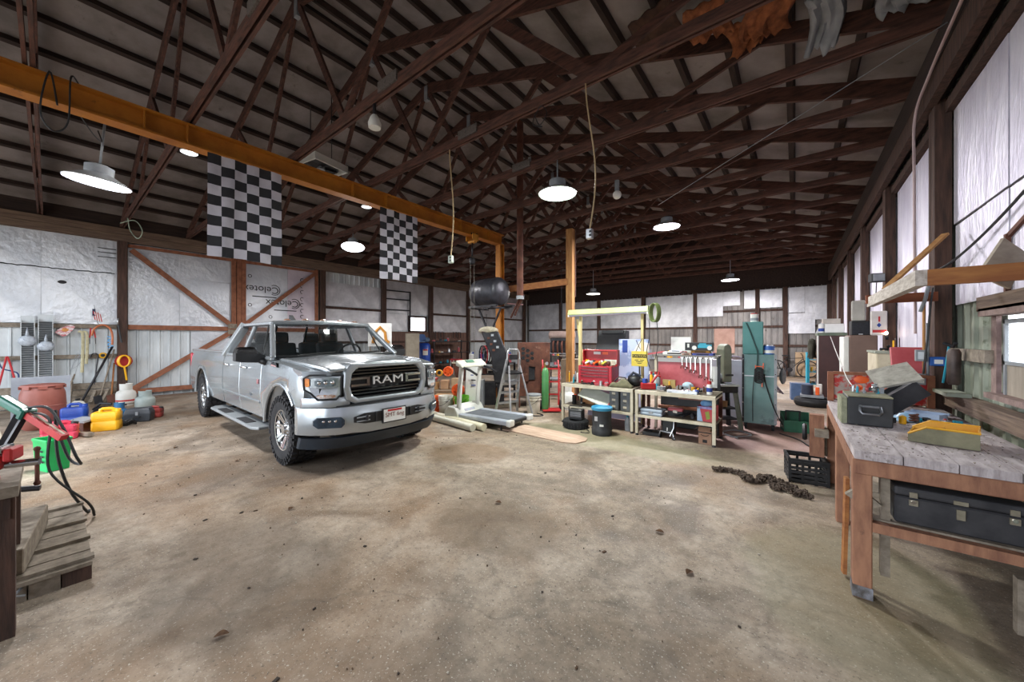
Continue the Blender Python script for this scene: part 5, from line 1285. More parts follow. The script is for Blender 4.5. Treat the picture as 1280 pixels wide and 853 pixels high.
def cbox(name, label, loc, d, m, rz=0, cat='box', group=None, flaps=False):
    T = thing(name, label, cat, loc, rz, group)
    MB().box((0, 0, d[2] / 2), d).obj('carton', m, T, bevel=.004)
    if flaps:
        MB().box((0, -d[1] / 2 - .04, d[2] + .0), (d[0], .09, .006), rx=R(25)).obj('flap', m, T); MB().box((-d[0] / 2 - .04, 0, d[2] + .01), (.09, d[1], .006), ry=R(-35)).obj('flap', m, T)
    else: MB().box((0, 0, d[2] + .001), (d[0] * .98, .05, .003)).obj('tape', mat('parcel tape', '#b39a74', rough=.4), T)
    return T
cbox('storage_shelf', 'low wooden shelf box under the cartons behind the buckets', (-6.25, 5.58, 0), (.75, .5, .40), mat('dusty shelf wood', '#7c6a58', '#95836f', rough=.8, scale=4), R(35), 'shelf')
cbox('carton', 'brown carton left on the low shelf', (-6.48, 5.40, .405), (.20, .20, .16), CARD, R(35))
cbox('carton', 'pinkish carton in the middle of the low shelf', (-6.28, 5.55, .405), (.17, .2, .20), mat('pink carton', '#b08a6c', '#c49f82', rough=.8, scale=5), R(38))
cbox('carton', 'pale carton right on the low shelf', (-6.08, 5.72, .405), (.2, .2, .24), mat('pale carton', '#b99a7c', '#d0b394', rough=.8, scale=5), R(35))
cbox('carton', 'flat orange brown carton behind the white bucket', (-5.98, 5.30, .0), (.42, .22, .34), mat('orange carton', '#99693f', '#b07f52', rough=.8, scale=5), R(35))
T = thing('red_bowl', 'dusty red bowl on the brown carton', 'bowl', (-6.5, 5.38, .57)); MB().lathe([(.06, 0), (.12, .06), (.13, .08), (.12, .08), (.05, .015), (0, .015)], 18).obj('bowl', REDF, T); MB().lathe([(.125, .075), (.135, .08), (.125, .09)], 18, cap=False).obj('rim', RED, T)
T = thing('display_board', 'white printed display board leaning by the treadmill console', 'board', (-5.45, 5.56, 0), R(30))
MB().box((0, 0, .48), (.26, .02, .95), rx=R(-8)).obj('panel', PAPER, T)
for k in range(6): MB().box((jit(.05), -.02 - .0 + (k - 3) * -.0195 - .0, .50 + .11 * (k - 2.5)), (.10, .006, .02), rx=R(-8)).obj('print_mark', LINE_B if k % 2 else INK, T)
MB().cyl((.09, -.075, .78), (.09, -.055, .78), .03).obj('white_knob', WHITEP, T)
cbox('parts_cabinet', 'grey parts cabinet behind the lime green bucket', (-5.72, 5.95, 0), (.40, .3, .62), GREYP, R(35), 'cabinet')
# compressor and left wall shelving, far
T = thing('air_compressor', 'upright blue air compressor against the left wall', 'compressor', (-12.0, 9.45, 0), R(20))
MB().lathe([(0, .22), (.2, .24), (.27, .32), (.27, 1.28), (.2, 1.36), (0, 1.38)], 22).obj('tank', mat('compressor blue', '#1b3f97', '#2650b0', rough=.35, scale=3), T)
for k in range(3): MB().bar((.18 * math.cos(2.1 * k), .18 * math.sin(2.1 * k), .3), (.25 * math.cos(2.1 * k), .25 * math.sin(2.1 * k), 0), .05, .05).obj('leg', STEEL_DK, T)
MB().box((-.05, .02, 1.45), (.30, .26, .10)).box((-.08, 0, 1.60), (.16, .2, .24)).cyl((.1, -.1, 1.5), (.1, .16, 1.5), .10).obj('pump', mat('grey blue pump', '#55708f', '#7f97b3', rough=.4, metal=.4, scale=9), T, bevel=.01)
MB().cyl((.03, -.16, 1.58), (.03, -.13, 1.58), .15, n=18).obj('flywheel', mat('blue flywheel', '#3b5f9a', rough=.4), T)
MB().box((.20, -.19, 1.0), (.02, .20, .24), rz=R(-43)).obj('label', PAPER, T); MB().box((.212, -.202, 1.09), (.006, .18, .05), rz=R(-43)).obj('label_band', LINE_R, T)
def shelfunit(name, label, loc, rz, w, d, zs, m=STEEL_DK):
    T = thing(name, label, 'shelf', loc, rz)
    for z in zs: MB().bx(-w / 2, w / 2, -d / 2, d / 2, z - .02, z).obj('board', m, T)
    for x in (-w / 2 + .02, w / 2 - .02):
        for y in (-d / 2 + .02, d / 2 - .02): MB().bx(x - .02, x + .02, y - .02, y + .02, 0, zs[-1]).obj('leg', m, T)
    return T
shelfunit('wall_bench', 'steel bench with upper shelf behind the blue compressor', (-12.55, 11.3, 0), R(90), 2.2, .6, (.45, .92, 1.42), STEEL_DK)
rr = random.Random(11)
smallm = [STEEL_DK, GREYP, ALU, RUST, REDF, TEAL, WHITEP, YELLOW, BLACKP, mat('brown grease', '#4b3a2e', '#6b5444', rough=.7, scale=9)]
smalln = ['dark', 'grey', 'silver', 'rusty', 'red', 'teal', 'white', 'yellow', 'black', 'brown']
def clutter(n, xs, ys, z, where, group, seed, hmax=.2, rz=0, org=None):
    """individual small shop items, each with a label of its own look and place"""
    r = random.Random(seed)
    kinds = ['can', 'box', 'tool', 'jar', 'part', 'coil']
    used = set()
    for k in range(n):
        for _ in range(60):
            kd = r.choice(kinds); ci = r.randrange(len(smallm))
            if (kd, ci) not in used: break
        used.add((kd, ci))
        u = (k + .5) / n
        lx = xs[0] + (xs[1] - xs[0]) * u + r.uniform(-.02, .02); ly = r.uniform(*ys)
        m = smallm[ci]
        hgt = r.uniform(.06, hmax); wd = min(.07, (xs[1] - xs[0]) / n * .5) * r.uniform(.7, 1.1)
        if org: 
            ca, sa = math.cos(rz), math.sin(rz)
            P = (org[0] + lx * ca - ly * sa, org[1] + lx * sa + ly * ca, z)
        else: P = (lx, ly, z)
        T = thing('small_' + kd, '%s %s %s' % (smalln[ci], {'can': 'spray can', 'box': 'small parts box', 'tool': 'hand tool', 'jar': 'jar', 'part': 'machine part', 'coil': 'wire coil'}[kd], where), {'can': 'can', 'box': 'box', 'tool': 'tool', 'jar': 'jar', 'part': 'machine part', 'coil': 'coil'}[kd], P, rz + r.uniform(-.6, .6), group)
        if kd == 'can': MB().lathe([(wd * .7, 0), (wd * .7, hgt * .8), (wd * .3, hgt * .9), (0, hgt * .9)], 12).obj('body', m, T); MB().cyl((0, 0, hgt * .9), (0, 0, hgt), wd * .3, n=8).obj('cap', WHITEP if ci % 2 else RED, T)
        elif kd == 'jar': MB().lathe([(wd * .8, 0), (wd * .85, hgt * .6), (wd * .6, hgt * .75), (0, hgt * .75)], 12).obj('body', m, T); MB().cyl((0, 0, hgt * .74), (0, 0, hgt * .85), wd * .65, n=12).obj('lid', GREYP, T)
        elif kd == 'box': MB().box((0, 0, hgt * .3), (wd * 2, wd * 1.5, hgt * .6)).obj('body', m, T); MB().box((0, 0, hgt * .62), (wd * 2.05, wd * 1.55, hgt * .08)).obj('lid', m, T)
        elif kd == 'tool': MB().tube([(-wd * 1.2, 0, .02), (wd * .4, 0, .025)], .016, 6).obj('grip', m, T); MB().tube([(wd * .4, 0, .025), (wd * 1.3, .01, .03)], .009, 6).box((wd * 1.35, 0, .03), (.03, .05, .025)).obj('head', STEEL_DK, T)
        elif kd == 'part': MB().lathe([(wd * .9, 0), (wd * .9, hgt * .25), (wd * .5, hgt * .3), (wd * .5, hgt * .6), (0, hgt * .6)], 12).obj('flange', m, T); MB().box((wd * .5, 0, hgt * .2), (wd, wd * .5, hgt * .2)).obj('lug', m, T)
        else: MB().tube([(wd * math.cos(a), wd * math.sin(a), .015 + .01 * a / PI) for a in [2 * PI * i / 10 for i in range(31)]], .009, 5).obj('winding', m, T); MB().box((wd, 0, .03), (.02, .03, .05)).obj('tie', BLACKP, T)
for (z, hm, sd, wh) in ((1.425, .22, 4, 'on the top shelf right of the blue compressor'), (.925, .3, 5, 'on the middle shelf right of the blue compressor'), (.455, .3, 6, 'on the low shelf right of the blue compressor')):
    clutter(8, (-1.0, 1.0), (-.18, .18), z, wh, 'odds and ends on the left wall shelves', sd, hm, R(90), (-12.55, 11.3))
# hand tools hung above that bench
for k in range(14):
    y = 10.95 + .10 * k + (0.5 if k > 7 else 0)
    T = thing('hung_tool', 'steel hand tool number hung in the row above the left wall bench', 'tool', (XL + .03, y, 1.85), 0, 'tools hung over the left wall bench')
    T['label'] = '%s steel tool, %s from the window in the row over the wall bench' % ('rust brown' if k % 3 == 0 else 'dark', ['first', 'second', 'third', 'fourth', 'fifth', 'sixth', 'seventh', 'eighth', 'ninth', 'tenth', 'eleventh', 'twelfth', 'thirteenth', 'last'][k])
    L_ = .25 + .12 * ((k * 7) % 5) / 5
    MB().bar((.02, 0, 0), (.02, .01, -L_), .015, .025).obj('shank', STEEL_DK if k % 3 else RUST, T); MB().tube([(.02, -.03, .03), (.02, 0, .0), (.02, .03, .03)], .012, 5).obj('head', GREYP if k % 2 else STEEL_DK, T)
T = thing('red_stand', 'small red topped steel stool by the left wall bench', 'stool', (-11.3, 10.6, 0), R(15))
MB().box((0, 0, .66), (.45, .3, .05)).obj('seat', RED, T, bevel=.01)
for x in (-.19, .19):
    for y in (-.12, .12): MB().bar((x, y, .64), (x * 1.1, y * 1.1, 0), .03, .03).obj('leg', ALU, T)
MB().bar((-.2, -.12, .3), (.2, -.12, .3), .03, .03).obj('stretcher', ALU, T)
T = thing('mortar_tub', 'rusty curved hopper with metal rim left of the treadmill console', 'hopper', (-8.9, 8.6, 0), R(30))
MB().loft([[(.30 * s * math.cos(a), .22 * s * math.sin(a), z) for a in [2 * PI * k / 16 for k in range(16)]] for z, s in ((.12, .55), (.5, .9), (.72, 1.05), (.74, .98))]).obj('hopper', RUST, T); MB().tube([(.33 * math.cos(a), .24 * math.sin(a), .73) for a in [2 * PI * k / 16 for k in range(17)]], .02, 6).obj('rim', CREAM, T)
for k in range(3): MB().bar((.12 * math.cos(2.1 * k), .12 * math.sin(2.1 * k), .2), (.25 * math.cos(2.1 * k), .2 * math.sin(2.1 * k), 0), .03, .03).obj('leg', STEEL_DK, T)
T = thing('plywood_sign', 'white sign with an orange arch painted on it seen over the far mirror', 'sign', (-10.6, 6.6, 0), R(60))
MB().bx(-.36, .36, -.01, .01, 1.3, 2.05).obj('panel', PAPER, T)
MB().tube([(-.22 + 0, -.02, 1.4), (-.15, -.02, 1.75), (0, -.02, 1.92), (.15, -.02, 1.75), (.18, -.02, 1.5), (.28, -.02, 1.42)], .05, 6).obj('painted_arch', mat('ochre paint', '#b3772a', '#c9913f', rough=.6, scale=6), T)
for x in (-.3, .3): MB().bx(x - .02, x + .02, -.0, .04, 0, 1.4).obj('stake', WOOD_GRY, T)
T = thing('fuse_cabinet', 'beige metal cabinet on legs by the left wall window', 'cabinet', (-11.6, 8.6, 0), R(60))
MB().bx(-.25, .25, -.12, .12, .5, 1.75).obj('body', mat('beige paint', '#8f8676', '#a79d8c', rough=.6, scale=4), T, bevel=.01); MB().bx(-.22, .22, -.13, -.12, .55, 1.7).obj('door', mat('beige paint', '#8f8676'), T)
for x in (-.2, .2): MB().bx(x - .02, x + .02, -.1, .1, 0, .5).obj('leg', STEEL_DK, T)
# old vehicle parts bench deep behind the boiler
T = shelfunit('parts_bench', 'long dark parts bench deep in the hall behind the boiler', (-6.6, 12.4, 0), R(8), 4.2, .8, (.40, .88), mat('dark bench wood', '#2c2522', '#43372f', rough=.8, scale=4))
clutter(14, (-2.0, 2.0), (-.3, .3), .885, 'on the dark parts bench behind the boiler', 'odds and ends on the parts bench', 15, .42, R(8), (-6.6, 12.4))
clutter(9, (-2.0, 2.0), (-.3, .3), .405, 'on the low board of the dark parts bench', 'odds and ends on the parts bench', 16, .35, R(8), (-6.6, 12.4))
T = thing('engine_block', 'dark engine hung on a chain left of the timber post', 'engine', (-5.6, 9.6, 1.072), R(20))
MB().box((0, 0, .22), (.62, .40, .34)).box((-.05, .0, .44), (.5, .46, .12)).obj('block', STEEL_DK, T, bevel=.03, seg=2)
MB().lathe([(.10, -.38), (.13, -.34), (.13, .36), (.08, .42)], 18, (0, 0, .58), 'x').obj('intake_tube', mat('dusty pink tube', '#8a746c', '#a68f86', rough=.7, scale=5), T)
MB().cyl((.35, 0, .25), (.40, 0, .25), .16).obj('pulley', GREYP, T)
for k in range(4): MB().tube(smooth([(-.2 + .13 * k, -.2, .4), (-.2 + .13 * k, -.32, .3), (-.2 + .13 * k, -.26, .05)]), .03, 8).obj('manifold', RUST, T)
chain(MB(), (0, 0, .7), (0, 0, 3.1), 40)
mb = chain(MB(), (0, 0, .66), (0, 0, 3.15), 44); tag(mb.obj('chain', STEEL_DK, T), kind='stuff')
T = thing('engine_stand', 'steel stand with shelves below the hanging engine', 'stand', (-5.6, 9.6, 0), R(20))
for z in (.35, .75, 1.12): MB().bx(-.4, .4, -.28, .28, z - .025, z).obj('shelf', GREYP, T)
for x in (-.38, .38):
    for y in (-.26, .26): MB().bx(x - .02, x + .02, y - .02, y + .02, 0, 1.12).obj('leg', STEEL_DK, T)
clutter(6, (-.34, .34), (-.2, .2), .755, 'on the stand below the hanging engine', 'odds and ends on the engine stand', 18, .3, R(20), (-5.6, 9.6))
bucket('bottle', 'orange bottle shaped canister beside the boiler', (-4.75, 8.6, 1.0), .07, .24, mat('orange brown plastic', '#b8691e', '#cc8238', rough=.4), handle=False, cat='bottle', rib=False)
cbox('crate', 'stack of dull cartons under the orange canister', (-4.7, 8.65, 0), (.55, .5, 1.0), mat('dull carton', '#6b5d50', '#8a7865', rough=.8, scale=4), R(20))
# welding bottle cart
T = thing('bottle_cart', 'red welding cart with chain holding a green cylinder', 'cart', (-4.12, 6.62, 0), R(38))
for x in (-.17, .17):
    MB().tube([(x, .06, .12), (x, .04, .9), (x, .16, 1.08)], .018, 8).obj('upright', RED, T)
    MB().lathe([(.0, -.02), (.10, -.02), (.11, 0), (.10, .02), (0, .02)], 16, (x * 1.25, .10, .11), 'x').obj('wheel', RUBBER, T)
for z in (.35, .62, .90): MB().bar((-.17, .04, z), (.17, .04, z), .02, .03).obj('crossbar', RED, T)
MB().bx(-.19, .19, -.22, .10, .03, .05).obj('foot_plate', RED, T)
mb = MB()
for x in (-.19, .19): chain(mb, (x, -.05, .40), (x, .03, .95), 14, .012, .03)
tag(mb.obj('chain', LINE_R, T), kind='stuff')
T = thing('oxygen_cylinder', 'slim green oxygen cylinder strapped in the red cart', 'gas bottle', (-4.19, 6.50, .052))
MB().lathe([(.07, 0), (.075, .02), (.075, .78), (.05, .86), (.025, .88), (0, .88)], 18).obj('cylinder', mat('cylinder green', '#3f7a44', '#528f57', rough=.4, scale=4), T); MB().cyl((0, 0, .87), (0, 0, .98), .02).box((.03, 0, .95), (.08, .03, .03)).obj('valve', mat('brass', '#a58a4a', rough=.3, metal=.8), T)
MB().cyl((.06, -.04, .97), (.06, -.02, .97), .035).obj('gauge', ALU, T)
propane('propane_bottle', 'tall white propane bottle standing right of the red cart', (-3.95, 7.02, 0), .15, .55, WHITEP)
T = thing('orange_crate', 'orange plastic crate on the floor behind the table leg', 'crate', (-3.9, 7.5, 0), R(15))
MB().bx(-.18, .18, -.14, -.13, 0, .24).bx(-.18, .18, .13, .14, 0, .24).bx(-.18, -.17, -.13, .13, 0, .24).bx(.17, .18, -.13, .13, 0, .24).bx(-.18, .18, -.13, .13, 0, .01).obj('tub', ORANGE, T); MB().bx(-.19, .19, -.15, -.14, .2, .25).obj('rim', ORANGE, T)
cable('floor_cable', 'dark cable coiled on the floor before the boiler legs', [(-4.2 + (.22 + .02 * math.sin(3 * a)) * math.cos(a), 6.05 + .13 * math.sin(a), .012) for a in [k * .4 for k in range(34)]], .010, RUBBER)

T = shelfunit('jug_shelf', 'low steel shelf of jugs and cans behind the treadmill handrail', (-6.35, 7.2, 0), R(35), 1.3, .35, (.30, .62, .92), STEEL_DK)
for k, (x, m, l) in enumerate(((-.5, WHITEP, 'white'), (-.25, BLUE, 'blue'), (.0, mat('milky plastic', '#b9bdb6', '#d0d3cc', rough=.4), 'milky'), (.25, CREAM, 'cream'), (.48, REDF, 'faded red'))):
    ca, sa = math.cos(R(35)), math.sin(R(35))
    T = thing('jug', l + ' plastic jug in the row on the jug shelf', 'jug', (-6.35 + x * ca, 7.2 + x * sa, .922), R(35)); MB().box((0, 0, .11), (.13, .10, .22)).obj('body', m, T, bevel=.02, seg=2); MB().cyl((.03, 0, .22), (.03, 0, .27), .025).obj('cap', BLACKP if k % 2 else LINE_B, T); MB().tube([(-.06, 0, .2), (-.03, 0, .27), (.02, 0, .25)], .012).obj('handle', m, T)
clutter(7, (-.58, .58), (-.08, .08), .622, 'on the middle board of the jug shelf', 'odds and ends on the jug shelf', 91, .25, R(35), (-6.35, 7.2))
clutter(7, (-.58, .58), (-.08, .08), .302, 'on the low board of the jug shelf', 'odds and ends on the jug shelf', 92, .25, R(35), (-6.35, 7.2))
T = shelfunit('tool_bench', 'dark bench behind the long tables under the far foil panels', (-3.3, 11.5, 0), R(-4), 3.4, .7, (.40, .90), mat('dark bench wood', '#2c2522'))
clutter(14, (-1.6, 1.6), (-.25, .25), .905, 'on the dark bench behind the shop light', 'odds and ends on the tool bench', 93, .5, R(-4), (-3.3, 11.5))
clutter(10, (-1.6, 1.6), (-.25, .25), .405, 'on the low board of the bench behind the shop light', 'odds and ends on the tool bench', 94, .4, R(-4), (-3.3, 11.5))
# ================================================================== LONG STEEL TABLES AND WHAT IS ON THEM
def table(label, x0, x1, y0, y1):
    T = thing('steel_table', label, 'workbench', ((x0 + x1) / 2, (y0 + y1) / 2, 0), 0)
    w, d = x1 - x0, y1 - y0
    MB().bx(-w / 2, w / 2, -d / 2, d / 2, .695, .72).obj('top', mat('grimy bench top', '#5c5449', '#7c7263', rough=.8, scale=5), T)
    MB().bx(-w / 2, w / 2, -d / 2 - .004, -d / 2 + .03, .665, .722).obj('front_rail', CREAM, T); MB().bx(-w / 2, w / 2, d / 2 - .03, d / 2, .665, .722).obj('rear_rail', CREAM, T)
    for x in (-w / 2, w / 2 - .03): MB().bx(x, x + .03, -d / 2, d / 2, .665, .715).obj('end_rail', CREAM, T)
    MB().bx(-w / 2, w / 2, -d / 2 + .02, d / 2, .305, .325).obj('lower_shelf', mat('grimy shelf', '#6c6355', '#8a806f', rough=.8, scale=5), T); MB().bx(-w / 2, w / 2, -d / 2 - .002, -d / 2 + .025, .29, .33).obj('shelf_rail', CREAM, T)
    for x in (-w / 2 + .022, w / 2 - .022):
        for y in (-d / 2 + .022, d / 2 - .022):
            MB().bx(x - .022, x + .022, y - .022, y + .022, .03, .70).obj('leg', CREAM if y < 0 else RUST, T); MB().cyl((x, y, 0), (x, y, .03), .03, .014, 10).obj('foot', STEEL_DK, T)
    return T
table('left of two cream steel work tables, carrying the red tool chest', -3.42, -2.085, 5.86, 6.48)
table('right of two cream steel work tables, under the row of spanners', -2.035, -.89, 5.82, 6.46)
ZT = .722
# red tool chest with open lid
T = thing('tool_chest', 'red tool chest with drawers and open lid on the left table', 'tool chest', (-2.86, 6.22, ZT), R(-2))
CH = mat('chest red', '#a51f2b', '#bb3040', rough=.35, scale=4)
MB().bx(-.33, .33, -.14, .15, 0, .33).obj('case', CH, T, bevel=.006)
for k in range(4):
    d = MB().bx(-.275, .275, -.155, -.14, .10 + .055 * k, .148 + .055 * k).obj('drawer', CH, T)
    MB().bx(-.27, .27, -.166, -.155, .136 + .055 * k, .146 + .055 * k).obj('drawer_pull', CHROME, d)
d = MB().bx(-.275, .275, -.155, -.14, .01, .092).obj('drawer', CH, T); MB().prism([(-.03, .05), (.03, .05), (.0, .075)], 'y', -.158, -.155).obj('badge', PAPER, d)
MB().bx(-.345, .345, .15, .17, .33, .61).bx(-.345, .345, .06, .17, .60, .62).bx(-.345, -.335, .06, .17, .33, .61).bx(.335, .345, .06, .17, .33, .61).obj('lid', RED, T)
MB().bx(-.16, -.02, .142, .149, .53, .58).obj('sticker', PAPER, T); MB().bx(.02, .13, .142, .149, .53, .58).obj('sticker', ORANGE, T); MB().bx(.06, .30, .142, .149, .36, .44).obj('sticker', mat('pale sticker', '#c6cfc4', rough=.6), T)
for k in range(11):
    x = -.27 + .054 * k
    nm = ['red', 'yellow', 'white', 'grey', 'black', 'orange', 'tan', 'silver', 'lime', 'brown', 'cream'][k]
    m = [RED, YELLOW, WHITEP, GREYP, BLACKP, ORANGE, WOOD_TAN, ALU, mat('lime yellow', '#b9b83c', '#cfcf5a', rough=.5), RUST, CREAM][k]
    o = (MB().ball((0, 0, .045), (.04, .05, .045), 10) if k % 3 == 0 else MB().box((0, 0, .04), (.06, .12, .08), rz=.4 * k, rx=.3) if k % 3 == 1 else MB().tube([(-.04, -.06, .03), (0, 0, .07), (.03, .06, .05)], .022, 8)).obj('tool_bit', m, None, (-2.86 + x, 6.20 + .03 * math.sin(k * 2.1), ZT + .335))
    tag(o, nm + ' tool piled in the open top of the red tool chest', 'tool', 'tools piled in the red tool chest')
# caution sign
T = thing('caution_sign', 'yellow caution sign hung behind the left table', 'sign', (-2.20, 6.52, ZT + .33))
SY = mat('sign yellow', '#c9b23a', '#dcc75a', rough=.6, scale=5)
MB().bx(-.145, .145, -.008, 0, 0, .27).obj('plate', SY, T, bevel=.004); MB().bx(-.125, .125, -.012, -.008, .155, .215).obj('header', INK, T)
text('lettering', 'CAUTION', SY, T, (0, -.014, .184), (R(90), 0, 0), .05, .001, sx=1.05)
for k, (a, b) in enumerate(((-.085, -.015), (.01, .085), (-.06, .06), (-.035, .04))): MB().bx(a, b, -.0095, -.008, .105 - .028 * max(0, k - 1), .117 - .028 * max(0, k - 1)).obj('print_mark', INK, T)
MB().tube([(-.06, 0, .27), (0, .0, .40), (.05, 0, .50)], .006, 5).tube([(.02, -.012, .30), (-.06, -.01, .47)], .006, 5).bar((0, .0, .0), (0, .0, -.33), .02, .02).obj('hanger_wire', BLACKP, T)
# backdrop things behind the left table
T = thing('charcoal_case', 'large charcoal grill lid case behind the red tool chest', 'case', (-3.0, 7.05, 0))
MB().bx(-.30, .30, 0, .3, 0, 1.25).obj('base', STEEL_DK, T); MB().prism([(-.02, 1.25), (.34, 1.25), (.34, 1.72), (.16, 1.72)], 'x', -.30, .30).obj('lid', mat('charcoal plastic', '#26272b', '#33353a', rough=.55, scale=4), T, bevel=.01); MB().bx(-.2, .26, .08, .15, 1.66, 1.72).obj('ridge', BLACKP, T)
T = thing('blue_poster', 'blue and white printed board standing behind the caution sign', 'board', (-2.42, 6.86, 0))
MB().bx(-.29, .29, -.008, .008, .72, 1.54).obj('panel', mat('pale blue print', '#8d9fcb', '#b3c1e2', rough=.6, scale=2.4, lo=.48, hi=.52), T); MB().bx(-.22, -.12, -.011, -.008, 1.28, 1.52).obj('blue_band', LINE_B, T); MB().prism([(-.02, 1.30), (.29, 1.30), (.29, 1.46), (.12, 1.50)], 'y', -.011, -.008).obj('white_wedge', PAPER, T)
for x in (-.26, .26): MB().bx(x - .015, x + .015, .01, .04, 0, .75).obj('stake', WOOD_GRY, T)
T = thing('paint_board', 'lilac white panel leaning behind the tables at floor level', 'panel', (-2.75, 6.75, 0)); MB().box((0, 0, .40), (1.1, .02, .78), rx=R(-6)).obj('panel', mat('lilac white', '#a9a5c4', '#c5c2da', rough=.6, scale=2), T); MB().box((0, .03, .78), (1.12, .03, .03)).obj('edge', WHITEP, T)
# shop light on lumber legs
T = thing('shop_light', 'pale green fluorescent shop light on lumber legs over the tables', 'lamp', (-2.85, 6.60, 0))
PG = mat('pale green enamel', '#a9b877', '#c3d08f', rough=.4, scale=3)
MB().prism([(-.10, 2.03), (-.075, 2.13), (.075, 2.13), (.10, 2.03)], 'x', -.80, .80).obj('housing', PG, T, bevel=.005)
for y in (-.05, .05): MB().cyl((-.77, y, 2.015), (.77, y, 2.015), .02, n=10).obj('tube', mat('unlit tube', '#c9cbdc', '#dadcea', rough=.3), T)
for x in (-.79, .79): MB().bx(x - .012, x + .012, -.09, .09, 1.99, 2.06).obj('end_cap', WHITEP, T)
MB().bar((-.62, .05, 0), (-.58, .05, 2.03), .05, .05).bar((-.70, .12, 1.95), (-.55, .10, 1.05), .03, .04).obj('leg', mat('pale lumber', '#b7a873', '#cbbd8a', rough=.7, scale=5, stretch=(6, 6, 1)), T)
MB().bar((.66, .05, 0), (.66, .05, 2.03), .045, .045).obj('leg', mat('pale lumber', '#b7a873'), T)
T = thing('green_hose_coil', 'olive green cable coiled on the right end of the shop light', 'cable coil', (-1.98, 6.44, 1.98))
for k in range(5): MB().tube([(.05 + .01 * k + .07 * math.cos(a), .012 * k - .02, .16 * math.sin(a) + .02) for a in [2 * PI * i / 18 for i in range(19)]], .011, 6).obj('coil', mat('olive cable', '#5d6a3c', '#74824f', rough=.5, scale=6), T)
MB().tube(smooth([(-.02, 0, -.02), (-.03, .02, -.4), (-.08, .03, -.7), (-.03, .05, -.95)]), .007, 5).tube(smooth([(.10, 0, -.1), (.12, .02, -.5), (.06, .04, -.8)]), .006, 5).obj('tail', BLACKP, T)
# clutter on the tables
clutter(5, (-3.38, -3.22), (5.95, 6.3), ZT, 'left of the red tool chest', 'odds and ends on the left table', 31, .28)
clutter(6, (-3.1, -2.55), (5.93, 6.02), ZT, 'in front of the red tool chest', 'odds and ends on the left table', 32, .10)
clutter(10, (-2.48, -2.1), (6.1, 6.42), ZT, 'below the caution sign', 'odds and ends on the left table', 33, .25)
T = thing('canvas_bag', 'slumped olive canvas bag at the right end of the left table', 'bag', (-2.33, 6.0, ZT), R(8))
MB().grid(lambda u, v: (-.2 + .4 * u, -.1 + .2 * v, .004 + .11 * math.sin(PI * u) ** .6 * math.sin(PI * v) ** .6 * (1 + .3 * math.sin(9 * u + 4 * v))), 14, 8).obj('cloth', mat('olive canvas', '#55523e', '#6f6b52', rough=.9, scale=9), T, solid=.008); MB().tube([(-.12, 0, .09), (-.05, .02, .17), (.06, .02, .16), (.1, 0, .10)], .012, 6).obj('strap', STEEL_DK, T)
T = thing('black_camera_bag', 'pile of black power tools with cords behind the canvas bag', 'power tool', (-2.18, 6.22, ZT), R(10))
MB().ball((0, .0, .10), (.13, .10, .10), 12).obj('motor', BLACKP, T); MB().tube([(-.1, 0, .15), (-.02, -.02, .24), (.1, 0, .18)], .025).obj('grip', mat('slate blue plastic', '#2c3442', rough=.5), T); MB().cyl((.1, -.02, .1), (.2, -.06, .1), .05).obj('chuck', STEEL_DK, T)
for k, (x, c, l) in enumerate(((-1.92, YELLOW, 'yellow'), (-1.86, WHITEP, 'white'), (-1.80, GREYP, 'grey'), (-1.95, LINE_B, 'blue'))):
    T = thing('aerosol', l + ' tall aerosol can at the left end of the right table', 'can', (x, 6.28 + .04 * (k % 2), ZT), 0, 'aerosols on the right table'); MB().lathe([(.028, 0), (.028, .20), (.014, .225), (0, .225)], 12).obj('body', c, T); MB().cyl((0, 0, .22), (0, 0, .27), .018, n=10).obj('cap', RED if k != 3 else WHITEP, T)
T = thing('red_jack', 'red and blue trolley jack part at the left end of the right table', 'jack', (-1.90, 6.05, ZT), R(30)); MB().box((0, 0, .05), (.22, .12, .10)).obj('body', RED, T, bevel=.01); MB().tube([(.05, 0, .10), (.15, .03, .22), (.2, .04, .2)], .018).obj('arm', RED, T); MB().cyl((-.05, 0, .1), (-.05, 0, .17), .04).obj('cap', BLUE, T)
